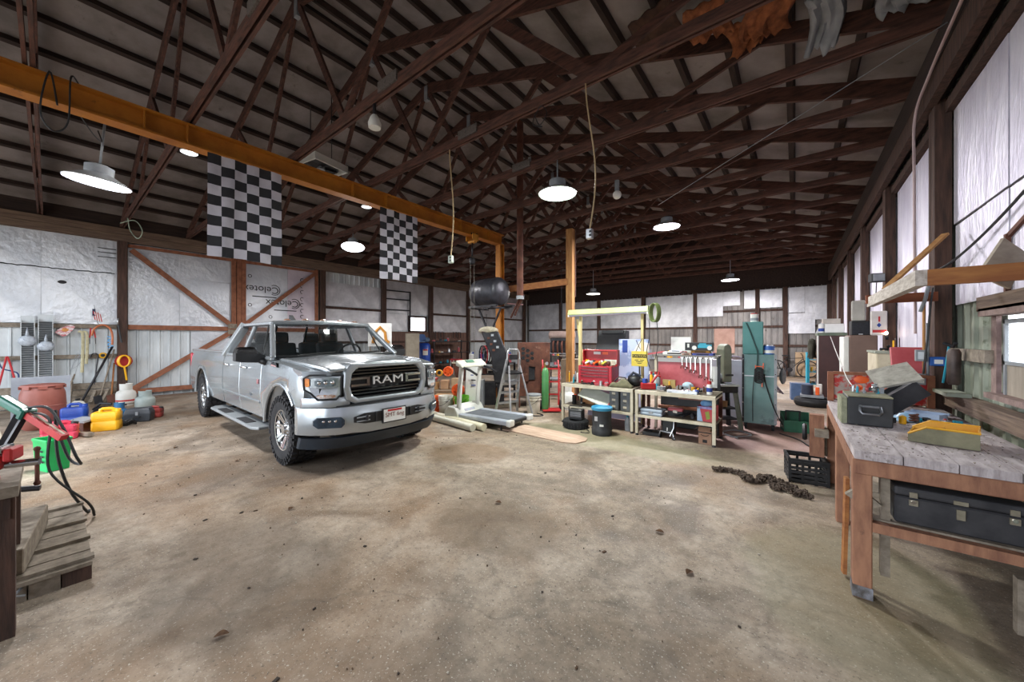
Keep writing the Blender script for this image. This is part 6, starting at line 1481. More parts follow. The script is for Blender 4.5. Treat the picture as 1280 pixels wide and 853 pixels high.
# rack behind the right table: pink red panel, spanners, boxes
T = thing('spanner_rack', 'steel rack with faded red panel and white top rail behind the right table', 'rack', (-1.45, 6.58, 0))
MB().bx(-.44, .36, -.01, .01, .74, 1.16).obj('back_panel', REDF, T); MB().bx(-.44, .36, -.03, .0, 1.15, 1.22).obj('top_rail', WHITEP, T); MB().bx(-.50, .50, -.10, .14, 1.25, 1.275).obj('shelf', mat('grey shelf', '#6f6b66', '#8a857f', rough=.7, scale=5), T)
for x in (-.48, .49): MB().bx(x - .02, x + .02, -.02, .02, 0, 1.26).obj('upright', STEEL_DK if x > 0 else CREAM, T)
MB().bx(.36, .47, -.005, .005, .76, 1.1).obj('white_panel', PAPER, T)
for k, (x, l) in enumerate(((-.04, .17), (.03, .19), (.09, .23), (.16, .24), (.235, .31), (.32, .34), (.39, .36))):
    T = thing('spanner', 'one of the open ended spanners hanging in a row from the rack', 'spanner', (-1.45 + x, 6.52, 1.24), 0, 'spanners hung on the rack')
    T['label'] = ['shortest spanner at the left end of the hanging row', 'second shortest spanner in the hanging row', 'bright spanner third from the left of the hanging row', 'tarnished spanner in the middle of the hanging row', 'large bright spanner right of the middle of the hanging row', 'long spanner second from the right end of the hanging row', 'longest spanner at the right end of the hanging row'][k]
    MB().bar((0, 0, 0), (0, 0, -l + .03), .016, .008, up=(0, 1, 0)).obj('shank', CHROME, T); MB().tube([(.02 * math.cos(a), 0, .0 + .02 * math.sin(a)) for a in [2 * PI * i / 12 for i in range(13)]], .006, 5).obj('ring_end', CHROME, T)
    MB().tube([(-.022, 0, -l - .022), (-.018, 0, -l + .012), (0, 0, -l + .028), (.018, 0, -l + .012), (.022, 0, -l - .022)], .008, 5).obj('open_end', CHROME, T)
for lab, x, y, z, d, m, rz in (('stack base of pale papers on the rack shelf', -1.62, 6.6, 1.276, (.36, .2, .045), PAPER, .1), ('flat blue folder on the rack shelf', -1.18, 6.6, 1.276, (.30, .2, .035), mat('indigo cover', '#333f86', '#4350a0', rough=.6), 0),
    ('pinkish flat carton under the blue folder end', -1.42, 6.6, 1.276, (.14, .2, .03), mat('pink carton2', '#b39080', rough=.8), 0), ('orange framed tray above the blue folder', -1.22, 6.6, 1.312, (.27, .16, .04), mat('orange tray', '#a9741d', '#c28a30', rough=.6), .05), ('grey tin on the pale papers', -1.60, 6.6, 1.322, (.20, .14, .03), ALU, .1), ('red edged magazine on the pale papers', -1.48, 6.56, 1.322, (.10, .12, .012), LINE_R, .3)):
    T = thing('flat_item', lab, 'box' if 'carton' in lab else 'paper', (x, y, z), rz); MB().box((0, 0, d[2] / 2), d).obj('body', m, T); MB().box((0, -d[1] / 2 - .001, d[2] / 2), (d[0] * .6, .003, d[2] * .5)).obj('spine_print', INK, T)
T = thing('toy_box', 'dark boxed teal model car on top of the rack shelf stack', 'box', (-1.24, 6.56, 1.354), R(2))
MB().box((0, 0, .065), (.40, .14, .13)).obj('carton', BLACKP, T); MB().box((.09, -.073, .07), (.20, .006, .055)).obj('teal_body', TEAL, T, bevel=.002); MB().box((.06, -.0735, .105), (.10, .006, .03)).obj('teal_roof', TEAL, T)
for x in (-.06, .16): MB().cyl((x, -.078, .045), (x, -.07, .045), .035, n=16).obj('wheel', PAPER, T)
MB().box((-.15, -.073, .08), (.03, .004, .06)).obj('print_mark', PAPER, T)
tag(MB().bx(-.16, .16, -.01, .01, 0, .30).obj('white_card', PAPER, None, (-1.56, 6.74, 1.276)), 'white card standing at the back of the rack shelf', 'card')
tag(MB().box((0, 0, .0), (.36, .10, .03), ry=R(-10)).obj('pink_tube', REDF, None, (-1.98, 6.6, 1.29), (0, 0, .1)), 'faded red flat bar sticking out left of the rack shelf', 'bar')
# top of right table
clutter(17, (-1.78, -1.0), (6.02, 6.35), ZT, 'in the heap on the right table', 'odds and ends on the right table', 41, .14)
clutter(5, (-1.7, -1.1), (5.90, 5.98), ZT, 'along the front edge of the right table', 'odds and ends on the right table', 42, .07)
tag(MB().box((0, 0, .02), (.42, .06, .04)).obj('socket_rail', ALU, None, (-1.35, 5.90, ZT)), 'silver socket rail along the front of the right table', 'tool')
cbox('tan_envelope', 'tan padded parcel leaning on the faded red panel', (-1.68, 6.46, ZT), (.20, .05, .13), mat('tan parcel', '#b59a5e', '#c9ae74', rough=.8), .05)
T = thing('dust_mask', 'pale blue dust mask on the right table heap', 'mask', (-1.38, 6.42, ZT + .0)); MB().ball((0, 0, .05), (.09, .05, .07), 12).obj('shell', mat('pale blue mask', '#a9c3d4', '#c2d6e2', rough=.7), T); MB().tube([(-.09, 0, .05), (0, .06, .1), (.09, 0, .05)], .004, 5).obj('strap', BLACKP, T)
T = thing('spray_bottle', 'white spray can with red cap and blue print at the right table end', 'can', (-1.0, 6.02, ZT)); MB().lathe([(.038, 0), (.038, .13), (.03, .15), (0, .15)], 16).obj('body', WHITEP, T); MB().lathe([(.0385, .04), (.039, .04), (.039, .10), (.0385, .10)], 16, cap=False).obj('printed_band', LINE_B, T); MB().cyl((0, 0, .15), (0, 0, .20), .028, n=14).obj('cap', RED, T)
T = thing('blue_ball', 'small blue knob among tools on the right table', 'knob', (-1.16, 5.95, ZT)); MB().ball((0, 0, .035), .035, 10).obj('ball', BLUE, T); MB().cyl((0, 0, .05), (.03, 0, .09), .01).obj('stem', YELLOW, T)
# lower shelves
ZS = .327
for x, lab in ((-2.43, 'left of two grey card index cabinets on the low shelf'), (-2.235, 'right of two grey card index cabinets on the low shelf')):
    T = thing('index_cabinet', lab, 'cabinet', (x, 6.10, ZS), R(-3), 'grey card index cabinets')
    IC = mat('index cabinet grey', '#55585a', '#6b6e70', rough=.5, scale=5)
    MB().bx(-.085, .085, -.16, .16, 0, .345).obj('case', IC, T, bevel=.004)
    for k in range(3):
        d = MB().bx(-.075, .075, -.17, -.16, .015 + .11 * k, .115 + .11 * k).obj('drawer', mat('index cabinet grey', '#55585a'), T)
        MB().bx(-.03, .03, -.176, -.17, .05 + .11 * k, .085 + .11 * k).obj('label_holder', CREAM, d); MB().tube([(-.02, -.17, .035 + .11 * k), (0, -.19, .03 + .11 * k), (.02, -.17, .035 + .11 * k)], .005, 5).obj('pull', CHROME, d)
T = thing('tailgate_panel', 'white panel with red edge lying slanted on the low shelf', 'panel', (-2.80, 6.0, ZS + .20), R(-3))
MB().box((0, 0, 0), (.58, .30, .025), ry=R(17), rx=R(38)).obj('panel', mat('dirty white panel', '#b9bdae', '#d6d9cc', rough=.6, scale=3), T, bevel=.01); MB().box((.283, -.01, -.085), (.02, .26, .03), ry=R(17), rx=R(38)).obj('red_edge', RED, T)
clutter(4, (-3.3, -3.05), (6.0, 6.3), ZS, 'at the left end of the low shelf', 'odds and ends on the low shelves', 51, .25)
cbox('carton', 'small orange brown carton at the left of the low shelf', (-3.05, 6.28, ZS), (.22, .18, .24), mat('orange carton', '#99693f'), .1)
T = thing('black_funnel', 'tall black funnel between the panel and index cabinets', 'funnel', (-2.53, 6.25, ZS)); MB().lathe([(.06, 0), (.03, .05), (.03, .28), (.06, .31), (.07, .345)], 14).obj('cone', BLACKP, T); MB().lathe([(.07, .34), (.075, .35), (.068, .35)], 14, cap=False).obj('rim', BLACKP, T)
T = thing('tool_case', 'pale blue grey plastic tool case on the right low shelf', 'case', (-1.80, 5.98, ZS), R(-2)); MB().bx(-.17, .17, -.11, .11, 0, .05).obj('base', mat('blue grey plastic', '#8f9fb0', '#a8b6c5', rough=.5, scale=4), T, bevel=.012); MB().bx(-.17, .17, -.11, .11, .053, .10).obj('lid', mat('blue grey plastic', '#8f9fb0'), T, bevel=.012); MB().bx(-.03, .03, -.118, -.11, .03, .07).obj('latch', GREYP, T)
clutter(5, (-1.60, -1.40), (5.92, 6.3), ZS, 'beside the pale tool case', 'odds and ends on the low shelves', 52, .13)
T = thing('red_toolbox', 'red topped small toolbox on the right low shelf', 'toolbox', (-1.50, 6.15, ZS), .1); MB().bx(-.11, .11, -.07, .07, 0, .07).obj('base', BLACKP, T); MB().bx(-.11, .11, -.07, .07, .072, .12).obj('lid', REDF, T, bevel=.01); MB().bx(-.03, .03, -.078, -.07, .05, .09).obj('latch', CHROME, T)
mb = MB()
r9 = random.Random(9)
for k in range(60):
    a = k * .7; rad = .04 + .0025 * k
    c = (rad * math.cos(a) * 1.15, rad * .8 * math.sin(a), .02 + .05 * (1 - k / 60))
    mb.tube([(c[0] + .022 * math.cos(t + a), c[1] + .014 * math.sin(t + a) * .6, c[2] + .014 * math.sin(t)) for t in [2 * PI * i / 8 for i in range(9)]], .006, 4, cap=False)
tag(mb.obj('chain_heap', STEEL_DK, None, (-1.26, 6.08, ZS)), 'heap of dark steel chain on the right low shelf', 'chain', kind='stuff')
T = thing('nappy_carton', 'red and lilac printed carton stuffed with blue rags', 'box', (-1.02, 6.08, ZS), R(-2))
MB().bx(-.125, .10, -.14, .16, 0, .22).obj('carton', mat('red carton', '#b5343c', '#c8474e', rough=.55, scale=3), T)
MB().prism([(-.125, 0), (-.05, 0), (-.095, .22), (-.125, .22)], 'y', -.144, -.141).obj('blue_corner', mat('sky print', '#9cb7d8', '#b5cbe4', rough=.6), T); MB().bx(-.125, .10, -.144, -.141, .185, .22).obj('violet_band', mat('violet print', '#6f62a5', '#a59bc9', rough=.6, scale=20), T)
MB().bx(.1, .104, -.14, -.09, 0, .22).obj('violet_edge', mat('violet print', '#6f62a5'), T)
MB().prism([(.0, .03), (.05, .05), (.03, .16), (-.02, .14)], 'y', -.145, -.142).obj('green_print', mat('leaf print', '#7a8a2e', '#9aa748', rough=.6), T)
MB().ball((-.02, -.02, .25), (.09, .10, .06), 12).obj('blue_rag', mat('blue rag', '#5c90c4', '#8bb4da', rough=.85, scale=14, bump=.5), T)
# under the tables and in front
T = thing('shop_vacuum', 'dusty black trash can with blue rim before the left table', 'bin', (-2.47, 5.52, 0))
DB = mat('dusty black plastic', '#222326', '#37383b', rough=.6, scale=5, c3='#8d8a86', s3=12, t3=.66)
MB().lathe([(.155, 0), (.16, .02), (.165, .10), (.15, .12), (.15, .38), (.155, .40), (0, .40)], 26).obj('tub', DB, T); MB().lathe([(.155, .395), (.168, .40), (.168, .44), (.155, .45), (.14, .44), (.13, .41)], 26, cap=False).obj('rim', mat('blue rim', '#2a7fa5', '#3a93b8', rough=.5, scale=5), T)
MB().lathe([(.14, .40), (.10, .43), (0, .43)], 20).obj('lid', mat('blue rim', '#2a7fa5'), T); MB().box((-.03, -.153, .27), (.05, .01, .07)).obj('sticker', ALU, T); MB().box((.06, -.145, .17), (.06, .01, .03), rz=R(22)).obj('sticker', WHITEP, T)
T = thing('tyre', 'small black tyre lying flat before the left table leg', 'tyre', (-3.02, 5.66, 0))
MB().lathe([(.10, .02), (.19, 0), (.215, .03), (.215, .12), (.19, .15), (.10, .13), (.09, .07)], 28, cap=False).obj('carcass', RUBBER, T)
mb = MB()
for k in range(26):
    a = 2 * PI * k / 26
    for z in (.045, .105): mb.box((.217 * math.cos(a + z), .217 * math.sin(a + z), z), (.012, .03, .04), rz=a + z)
tag(mb.obj('tread', RUBBER, T), kind='stuff')
T = thing('battery_charger', 'black battery charger standing on the small tyre', 'charger', (-3.0, 5.66, .152), R(10))
MB().bx(-.12, .12, -.08, .08, 0, .17).obj('case', BLACKP, T, bevel=.01); MB().bx(-.09, .10, -.085, -.08, .05, .13).obj('face_plate', GREYP, T)
for k in range(3): MB().bx(-.09, .10, -.089, -.085, .06 + .025 * k, .068 + .025 * k).obj('line_mark', BLACKP, T)
MB().tube([(-.14, 0, .02), (-.14, 0, .2), (-.12, 0, .22), (.1, 0, .22)], .01, 6).obj('frame', STEEL_DK, T)
cable('charger_lead', 'thin black lead curling from the tyre to the trash can', smooth([(-2.80, 5.60, .03), (-2.70, 5.52, .01), (-2.66, 5.42, .01), (-2.78, 5.38, .01)]), .007, BLACKP)
T = thing('clear_bottle', 'clear plastic bottles with teal caps lying under the table joint', 'bottle', (-2.22, 5.98, 0), R(30)); MB().lathe([(.04, 0), (.045, .02), (.045, .18), (.02, .23)], 14).obj('bottle', mat('clear plastic', '#aab4ba', '#cdd6db', rough=.15, alpha=.6), T); MB().cyl((0, 0, .23), (0, 0, .25), .02).obj('cap', TEAL, T)
T = thing('monitor_stand', 'black wheeled device with silver hoop under the right table', 'device', (-1.55, 5.98, 0), R(-15))
MB().box((0, 0, .19), (.17, .12, .26), rx=R(-8)).obj('case', BLACKP, T, bevel=.012); MB().tube([(-.12, -.1, .02), (-.10, -.09, .1), (.10, -.09, .1), (.13, -.1, .02)], .009, 6).tube([(.10, -.05, .30), (.12, -.10, .18), (.08, -.13, .06)], .010, 6).obj('hoop', ALU, T); MB().box((0, -.067, .14), (.02, .004, .05), rx=R(-8)).obj('print_mark', PAPER, T)
for x in (-.1, .12): MB().cyl((x - .01, -.1, .025), (x + .01, -.1, .025), .025, n=12).obj('castor', STEEL_DK, T)
T = thing('black_box', 'low black box lying on the floor under the right table', 'box', (-1.82, 6.0, 0), R(12)); MB().bx(-.14, .14, -.1, .1, 0, .06).obj('case', BLACKP, T, bevel=.01); MB().ball((-.03, -.06, .05), (.04, .03, .03), 10).obj('knob', STEEL_DK, T)
T = thing('parcel_box', 'open brown parcel box with curved arrow under the right table', 'box', (-1.04, 6.02, 0), R(-2))
PB = mat('parcel brown', '#94705a', '#ab8770', rough=.8, scale=5)
MB().bx(-.085, .085, -.10, .10, 0, .20).obj('carton', PB, T); MB().box((0, -.13, .225), (.16, .08, .006), rx=R(35)).obj('flap', PB, T); MB().box((-.115, 0, .215), (.08, .19, .006), ry=R(-35)).obj('flap', mat('dark flap', '#54392f', rough=.8), T)
MB().tube([(-.055, -.102, .135), (-.02, -.102, .122), (.02, -.102, .122), (.05, -.102, .138)], .005, 5).obj('printed_arrow', INK, T); MB().bx(-.085, .085, -.102, -.10, .16, .175).obj('tape', INK, T); MB().bx(-.03, .03, -.102, -.10, .02, .065).obj('label', INK, T)
tag(MB().bar((0, 0, .02), (.9, .1, .02), .10, .04).obj('floor_plank', WOOD_RED, None, (-1.9, 6.62, ZS + .02)), 'pale plank lying at the back of the right low shelf', 'plank')
T = thing('dark_trunk', 'dark flat trunk standing behind the right table', 'trunk', (-1.4, 6.85, 0)); MB().bx(-.5, .3, -.1, .14, 0, .66).obj('case', BLACKP, T, bevel=.01); MB().bx(-.2, .2, -.112, -.1, .5, .6).obj('pink_panel', mat('pink plywood', '#9c7a6c'), T)
cable('floor_hose', 'thin hose with red end looping on the red stained floor', smooth([(-.75, 6.6, .01), (-.55, 6.9, .01), (-.8, 7.1, .01), (-.95, 6.8, .01), (-.7, 6.55, .01)]), .010, GREYP, 'hose')
# belt grinder
T = thing('belt_grinder', 'olive belt grinder on a dark four legged stand beyond the tables', 'grinder', (-.98, 7.26, 0), R(36))
OL = mat('olive grey paint', '#5e6455', '#787d6d', rough=.5, scale=4)
MB().loft([[(x, y, z) for x, z in ((-.07, .80), (.07, .80), (.07, 1.36), (.05, 1.43), (.0, 1.46), (-.05, 1.43), (-.07, 1.36))] for y in (-.12, -.10, .10, .12)], smooth=False).obj('belt_guard', OL, T, bevel=.015, seg=2)
MB().bx(.072, .08, -.09, .09, .85, 1.38).obj('abrasive_belt', BLACKP, T); MB().box((-.05, -.12, .76), (.34, .30, .03)).obj('work_table', ALU, T)
MB().cyl((-.20, .0, .86), (-.02, .0, .86), .09, n=18).obj('motor', GREYP, T); MB().bx(-.22, .16, -.16, .14, .62, .74).obj('base', STEEL_DK, T, bevel=.015); MB().box((-.02, -.2, .93), (.12, .03, .03)).obj('tool_rest', STEEL_DK, T)
for x in (-.18, .12):
    for y in (-.13, .12): MB().bar((x, y, .62), (x * 1.5, y * 1.5, 0), .06, .06).obj('leg', STEEL_DK if y > 0 else OL, T)
for z in (.18, .36): MB().bx(-.22, .16, -.14, .14, z - .02, z).obj('brace_shelf', STEEL_DK, T)
tag(MB().box((0, 0, .05), (.1, .08, .10)).obj('small_carton', CARD, None, (-.98, 7.26, .362)), 'little carton on the grinder stand brace', 'box')
# tall teal cabinet machine on castors
T = thing('welder_cabinet', 'tall teal grey steel cabinet machine on castors', 'cabinet', (-.50, 7.66, 0), R(4))
TG = mat('teal grey paint', '#5f7f7f', '#7d9c99', rough=.42, metal=.2, scale=1.2, c3='#5a6d73', s3=1.6, t3=.55)
TG2 = mat('teal paint upper', '#3f7472', '#588b88', rough=.42, metal=.2, scale=1.2)
MB().bx(-.24, .24, -.24, .24, .10, 1.28).obj('lower_case', TG, T, bevel=.008); MB().bx(-.235, .06, -.22, .20, 1.28, 1.84).obj('upper_case', TG2, T, bevel=.01)
MB().bx(-.245, -.215, -.252, -.24, .12, 1.28).obj('corner_strip', STEEL_DK, T); MB().bx(.205, .245, -.252, -.24, .12, 1.28).obj('corner_strip', GREYP, T); MB().bx(-.21, .21, -.256, -.24, .905, .92).obj('cross_bar', ALU, T)
for x in (-.23, .225):
    for z in (.2, .45, .7, .95, 1.2): MB().cyl((x, -.258, z), (x, -.25, z), .008, n=8).obj('bolt', CHROME, T)
for x in (-.19, .19):
    for y in (-.19, .19): MB().cyl((x - .018, y, .05), (x + .018, y, .05), .05, n=16).box((x, y, .09), (.05, .06, .03)).obj('castor', RUBBER, T)
MB().tube(smooth([(-.18, -.225, 1.82), (-.12, -.24, 1.65), (-.06, -.235, 1.45), (-.02, -.25, 1.3), (-.03, -.262, 1.05)]), .011, 6).obj('cable', mat('dark green cable', '#2e4a48', rough=.5), T)
MB().tube(smooth([(-.06, -.262, 1.02), (-.09, -.262, .6), (-.09, -.262, .14)]), .006, 5).tube(smooth([(.07, -.262, .95), (.10, -.262, .75), (.2, -.27, .4), (.32, -.2, .12)]), .009, 6).obj('lead', BLACKP, T)
T = thing('cord_winder', 'black cord wound on an orange winder hung on the teal cabinet', 'cord winder', (-.47, 7.38, .74))
MB().bar((.03, -.025, 0), (.05, -.025, .40), .02, .012).bar((-.05, -.025, .1), (-.06, -.025, .36), .02, .012).bar((-.05, -.025, .34), (.06, -.025, .34), .02, .012).obj('winder_frame', ORANGE, T)
for k in range(7): MB().tube([(.055 * math.cos(a) - .01, -.04 - .002 * k, .10 + .03 * k + .035 * math.sin(a)) for a in [2 * PI * i / 14 for i in range(15)]], .013, 6).obj('cord', RUBBER, T)
def can(label, x, y, z, r, h, m, band, lid=ALU):
    T = thing('paint_can', label, 'can', (x, y, z)); MB().lathe([(r, 0), (r, h), (r * 1.03, h), (r * 1.03, h + .012), (0, h + .008)], 18).obj('tin', m, T); MB().lathe([(r * 1.005, h * .15), (r * 1.01, h * .15), (r * 1.01, h * .55), (r * 1.005, h * .55)], 18, cap=False).obj('printed_band', band, T); MB().cyl((0, 0, h), (0, 0, h + .03), r * .8, n=16).obj('lid', lid, T)
can('white tin with red lid on top of the teal cabinet', -.56, 7.58, 1.842, .06, .12, WHITEP, GREYP, RED)
can('blue and white paint tin on the step of the teal cabinet', -.36, 7.56, 1.282, .085, .13, mat('blue tin', '#2a5aa8', '#3a6fbd', rough=.35), WHITEP)
T = thing('green_bin_box', 'dark green open steel box on the floor right of the teal cabinet', 'box', (.02, 7.72, 0), R(12))
MB().prism([(-.14, 0), (.16, 0), (.16, .30), (-.14, .18)], 'x', -.20, -.185).prism([(-.14, 0), (.16, 0), (.16, .30), (-.14, .18)], 'x', .185, .20).bx(-.185, .185, -.14, -.125, 0, .18).bx(-.185, .185, .145, .16, 0, .30).bx(-.185, .185, -.125, .145, 0, .012).obj('tub', GREEN, T); MB().bx(-.2, .2, -.15, -.14, .165, .19).obj('lip', GREEN, T); MB().box((-.06, .0, .33), (.2, .02, .02)).bx(-.16, -.14, -.01, .01, .1, .34).bx(.03, .05, -.01, .01, .1, .34).obj('handle', STEEL_DK, T)
cable('floor_lead', 'black power lead running from the teal cabinet to the right bench', smooth([(-.2, 7.3, .012), (.05, 7.0, .012), (.2, 6.6, .012), (.5, 6.4, .012), (.75, 6.3, .012)]), .009, BLACKP)
T = thing('paper_bag', 'grey bag hanging on the right side of the teal cabinet', 'bag', (-.14, 7.78, .72)); MB().ball((-.03, 0, .18), (.05, .09, .14), 12).obj('bag', mat('grey bag', '#77777a', '#96969a', rough=.8, scale=6, bump=.4), T); MB().tube([(-.06, 0, .30), (-.09, 0, .4), (-.1, 0, .45)], .006).obj('handle', BLACKP, T)
tag(MB().bx(0, .9, -.02, .02, .0, 1.15).obj('white_door_panel', mat('lilac white gloss', '#b5b0c2', '#cdc9d8', rough=.4, scale=2), None, (-1.55, 7.9, 0), (R(4), 0, .2)), 'glossy lilac white panel standing behind the belt grinder', 'panel')
T = thing('car_fender', 'silver lilac car body panel lying behind the grinder and rack', 'car part', (-1.1, 8.9, 0), R(20))
MB().grid(lambda u, v: (-.7 + 1.5 * u, -.5 + v, .35 + .85 * math.sin(PI * min(1, .15 + u * .8)) * (1 - .5 * v * v)), 14, 8).obj('panel', mat('lilac silver paint', '#a39fb2', '#bdb9cb', rough=.25, metal=.4, scale=2), T, solid=.02); MB().bx(-.5, .6, -.45, .45, 0, .45).obj('crate', STEEL_DK, T)

clutter(5, (-3.40, -3.28), (6.1, 6.4), ZT, 'at the left end behind the grey can', 'odds and ends on the left table', 95, .32)
# ================================================================== RIGHT SIDE
BT = .88
T = thing('heavy_workbench', 'heavy timber workbench with worn plank top along the right wall', 'workbench', (.70, 4.15, 0))
BW = mat('bench timber', '#7e5644', '#a07359', rough=.8, scale=5, stretch=(4, 4, 1), bump=.3, c3='#4f382d', s3=7, t3=.62)
TOP = mat('worn bench top', '#968b8c', '#c4bbbd', rough=.75, scale=6, stretch=(5, 1, 1), bump=.3, c3='#5f554e', s3=9, t3=.6)
for k in range(4): MB().bx(-.42 + .205 * k, -.42 + .205 * k + .20, -1.17, 1.12, BT - .05, BT + jit(.003)).obj('top_plank', TOP, T)
MB().bx(-.42, .40, -1.175, -1.125, BT - .14, BT - .052).obj('apron', BW, T, bevel=.006); MB().bx(-.425, -.375, -1.12, 1.12, BT - .14, BT - .052).obj('apron', BW, T)
for x, y in ((-.385, -1.12), (-.385, 0.0), (-.385, 1.05), (.36, -1.10), (.36, 1.05)): MB().bx(x - .043, x + .043, y - .05, y + .05, 0, BT - .05).obj('leg', BW, T, bevel=.005)
MB().bx(-.30, -.26, -1.10, -1.05, .14, BT - .06).obj('packing_board', WOOD_GRY, T)
MB().bx(-.36, .42, -1.165, -1.115, .41, .465).obj('shelf_rail', BW, T); MB().bx(-.36, .42, -.35, -.30, .41, .465).obj('shelf_rail', BW, T)
for k in range(3): MB().bx(-.33, .42, -1.11 + .26 * k, -1.11 + .26 * k + .25, .455, .475).obj('shelf_board', WOOD_GRY, T)
MB().bar((-.45, -.95, .02), (-.44, -1.0, .66), .02, .04).obj('loose_lath', WOOD_ORG, T); MB().prism([(-.46, .60), (-.36, .54), (-.30, .57), (-.40, .66)], 'y', -1.16, -1.12).obj('splinter', WOOD_GRY, T)
MB().bx(.22, .40, -1.16, -1.12, .45, .75).obj('cleat', WOOD_GRY, T); MB().bx(.18, .34, -1.15, -1.1, .06, .34).obj('cleat', WOOD_GRY, T)
MB().box((-.385, -1.12, .04), (.09, .104, .07)).obj('foot_tape', mat('frayed grey foot', '#4d4845', '#8b8d96', rough=.7, scale=15), T)
# wood vise on the far end
T = thing('wood_vise', 'wooden side vise with iron wheel on the bench end', 'vise', (.22, 5.05, .48))
MB().bx(-.10, .02, -.05, .05, -.18, .26).obj('jaw', BW, T); MB().bx(-.06, .05, -.16, .16, .05, .12).bx(-.05, .05, .10, .16, -.2, .05).obj('beam', WOOD_GRY, T); MB().lathe([(.08, -.02), (.09, 0), (.08, .02), (.06, .0)], 18, (-.14, 0, .06), 'x').obj('wheel', STEEL_DK, T)
# large tool chest under the bench
T = thing('machinist_chest', 'dusty black trunk with three latches on the shelf under the bench', 'trunk', (.705, 3.30, .477), R(1))
T.scale = (.88, 1, .84)
DK = mat('dusty black leatherette', '#27272b', '#3c3b3e', rough=.75, scale=7, bump=.1, c3='#6a625a', s3=14, t3=.68)
MB().bx(-.285, .275, -.24, .22, 0, .185).obj('case', DK, T, bevel=.01); MB().bx(-.287, .277, -.242, .222, .19, .25).obj('lid', DK, T, bevel=.015, seg=2)
for x in (-.20, .205):
    l = MB().bx(x - .02, x + .02, -.25, -.24, .135, .175).bx(x - .018, x + .018, -.25, -.24, .19, .225).obj('latch', mat('nickel', '#a49c8c', '#bdb5a6', rough=.35, metal=.8, scale=20), T)
    MB().cyl((x, -.255, .16), (x, -.25, .16), .012, n=10).obj('latch_knob', CHROME, l)
MB().bx(-.018, .018, -.25, -.24, .10, .165).bx(-.03, .03, -.25, -.24, .195, .22).obj('lock_plate', mat('nickel', '#a49c8c'), T)
tag(MB().bx(-.3, .25, -.18, .12, 0, .03).obj('grey_tray', ALU, None, (.72, 3.5, BT - .20 - .0), (0, R(6), 0)), 'grey tray wedged above the trunk under the bench top', 'tray')
# chest on the bench top
T = thing('speaker_box', 'dusty black chest with steel handle on the near bench corner', 'chest', (.445, 4.02, BT + .003), R(1))
MB().bx(-.125, .125, -.17, .15, 0, .215).obj('case', mat('black paint dusty', '#1e2023', '#2f3135', rough=.55, scale=6, c3='#77746c', s3=25, t3=.7), T, bevel=.006); MB().bx(-.125, .125, -.17, .15, .216, .225).obj('dust_top', mat('dusty olive top', '#6d6a55', '#8b8870', rough=.9, scale=12), T); MB().bx(-.16, -.127, -.15, .13, 0, .20).obj('side_coil', mat('flaking green', '#6d7058', '#9b9c84', rough=.8, scale=20), T)
MB().tube([(-.055, -.172, .150), (-.045, -.20, .150), (.045, -.20, .150), (.055, -.172, .150), (.06, -.20, .115), (.045, -.205, .095), (-.045, -.205, .095), (-.06, -.20, .115), (-.055, -.172, .150)], .009, 8).obj('handle', mat('dull steel', '#6f7277', '#8b8e93', rough=.4, metal=.7, scale=9), T); MB().box((0, -.174, .128), (.10, .006, .05)).obj('handle_recess', BLACKP, T)
clutter(7, (.36, .56), (4.0, 4.12), BT + .231, 'on top of the black chest', 'odds and ends on the black chest', 61, .08)
# tilted open steel case
T = thing('open_case', 'open dark steel case with grey speckled lid tilted on the bench', 'case', (.72, 4.72, BT + .003), R(0))
SPK = mat('speckled grey lid', '#7c7870', '#a09c92', rough=.8, scale=12, c3='#4b463f', s3=30, t3=.6)
MB().box((.0, .0, .17), (.30, .34, .012), ry=R(-42)).obj('case_floor', STEEL_DK, T); MB().box((.02, -.17, .15), (.30, .012, .14), ry=R(-42)).obj('side', STEEL_DK, T); MB().box((.02, .17, .15), (.30, .012, .14), ry=R(-42)).obj('side', STEEL_DK, T); MB().box((-.10, 0, .07), (.012, .34, .14), ry=R(-42)).obj('end', mat('slate steel', '#4e4e5c', rough=.5, metal=.4), T)
MB().box((-.03, -.05, .335), (.29, .33, .018), ry=R(-20), rx=R(24)).obj('lid', SPK, T)
# red printed panel standing across the bench
T = thing('printed_crate', 'wooden framed panel splashed with red and orange prints across the bench', 'crate', (.66, 5.20, BT + .003))
RP_ = mat('splashed red print', '#98877e', '#b8aba1', rough=.7, scale=5, c3='#b8302a', s3=11, t3=.47)
MB().bx(-.34, .36, -.012, .012, .02, .29).obj('panel', RP_, T)
for x in (-.36, .36): MB().bx(x - .025, x + .025, -.03, .03, 0, .31).obj('stile', WOOD_RED, T)
MB().bx(-.335, .335, -.03, .03, .285, .315).obj('top_rail', WOOD_RED, T)
for k, (x, z) in enumerate(((-.12, .24), (-.25, .08), (.24, .10), (.30, .20), (.1, .18))): MB().ball((x, -.014, z), (.06, .006, .04), 10).obj('printed_patch', ORANGE if k in (0, 4) else LINE_R, T)
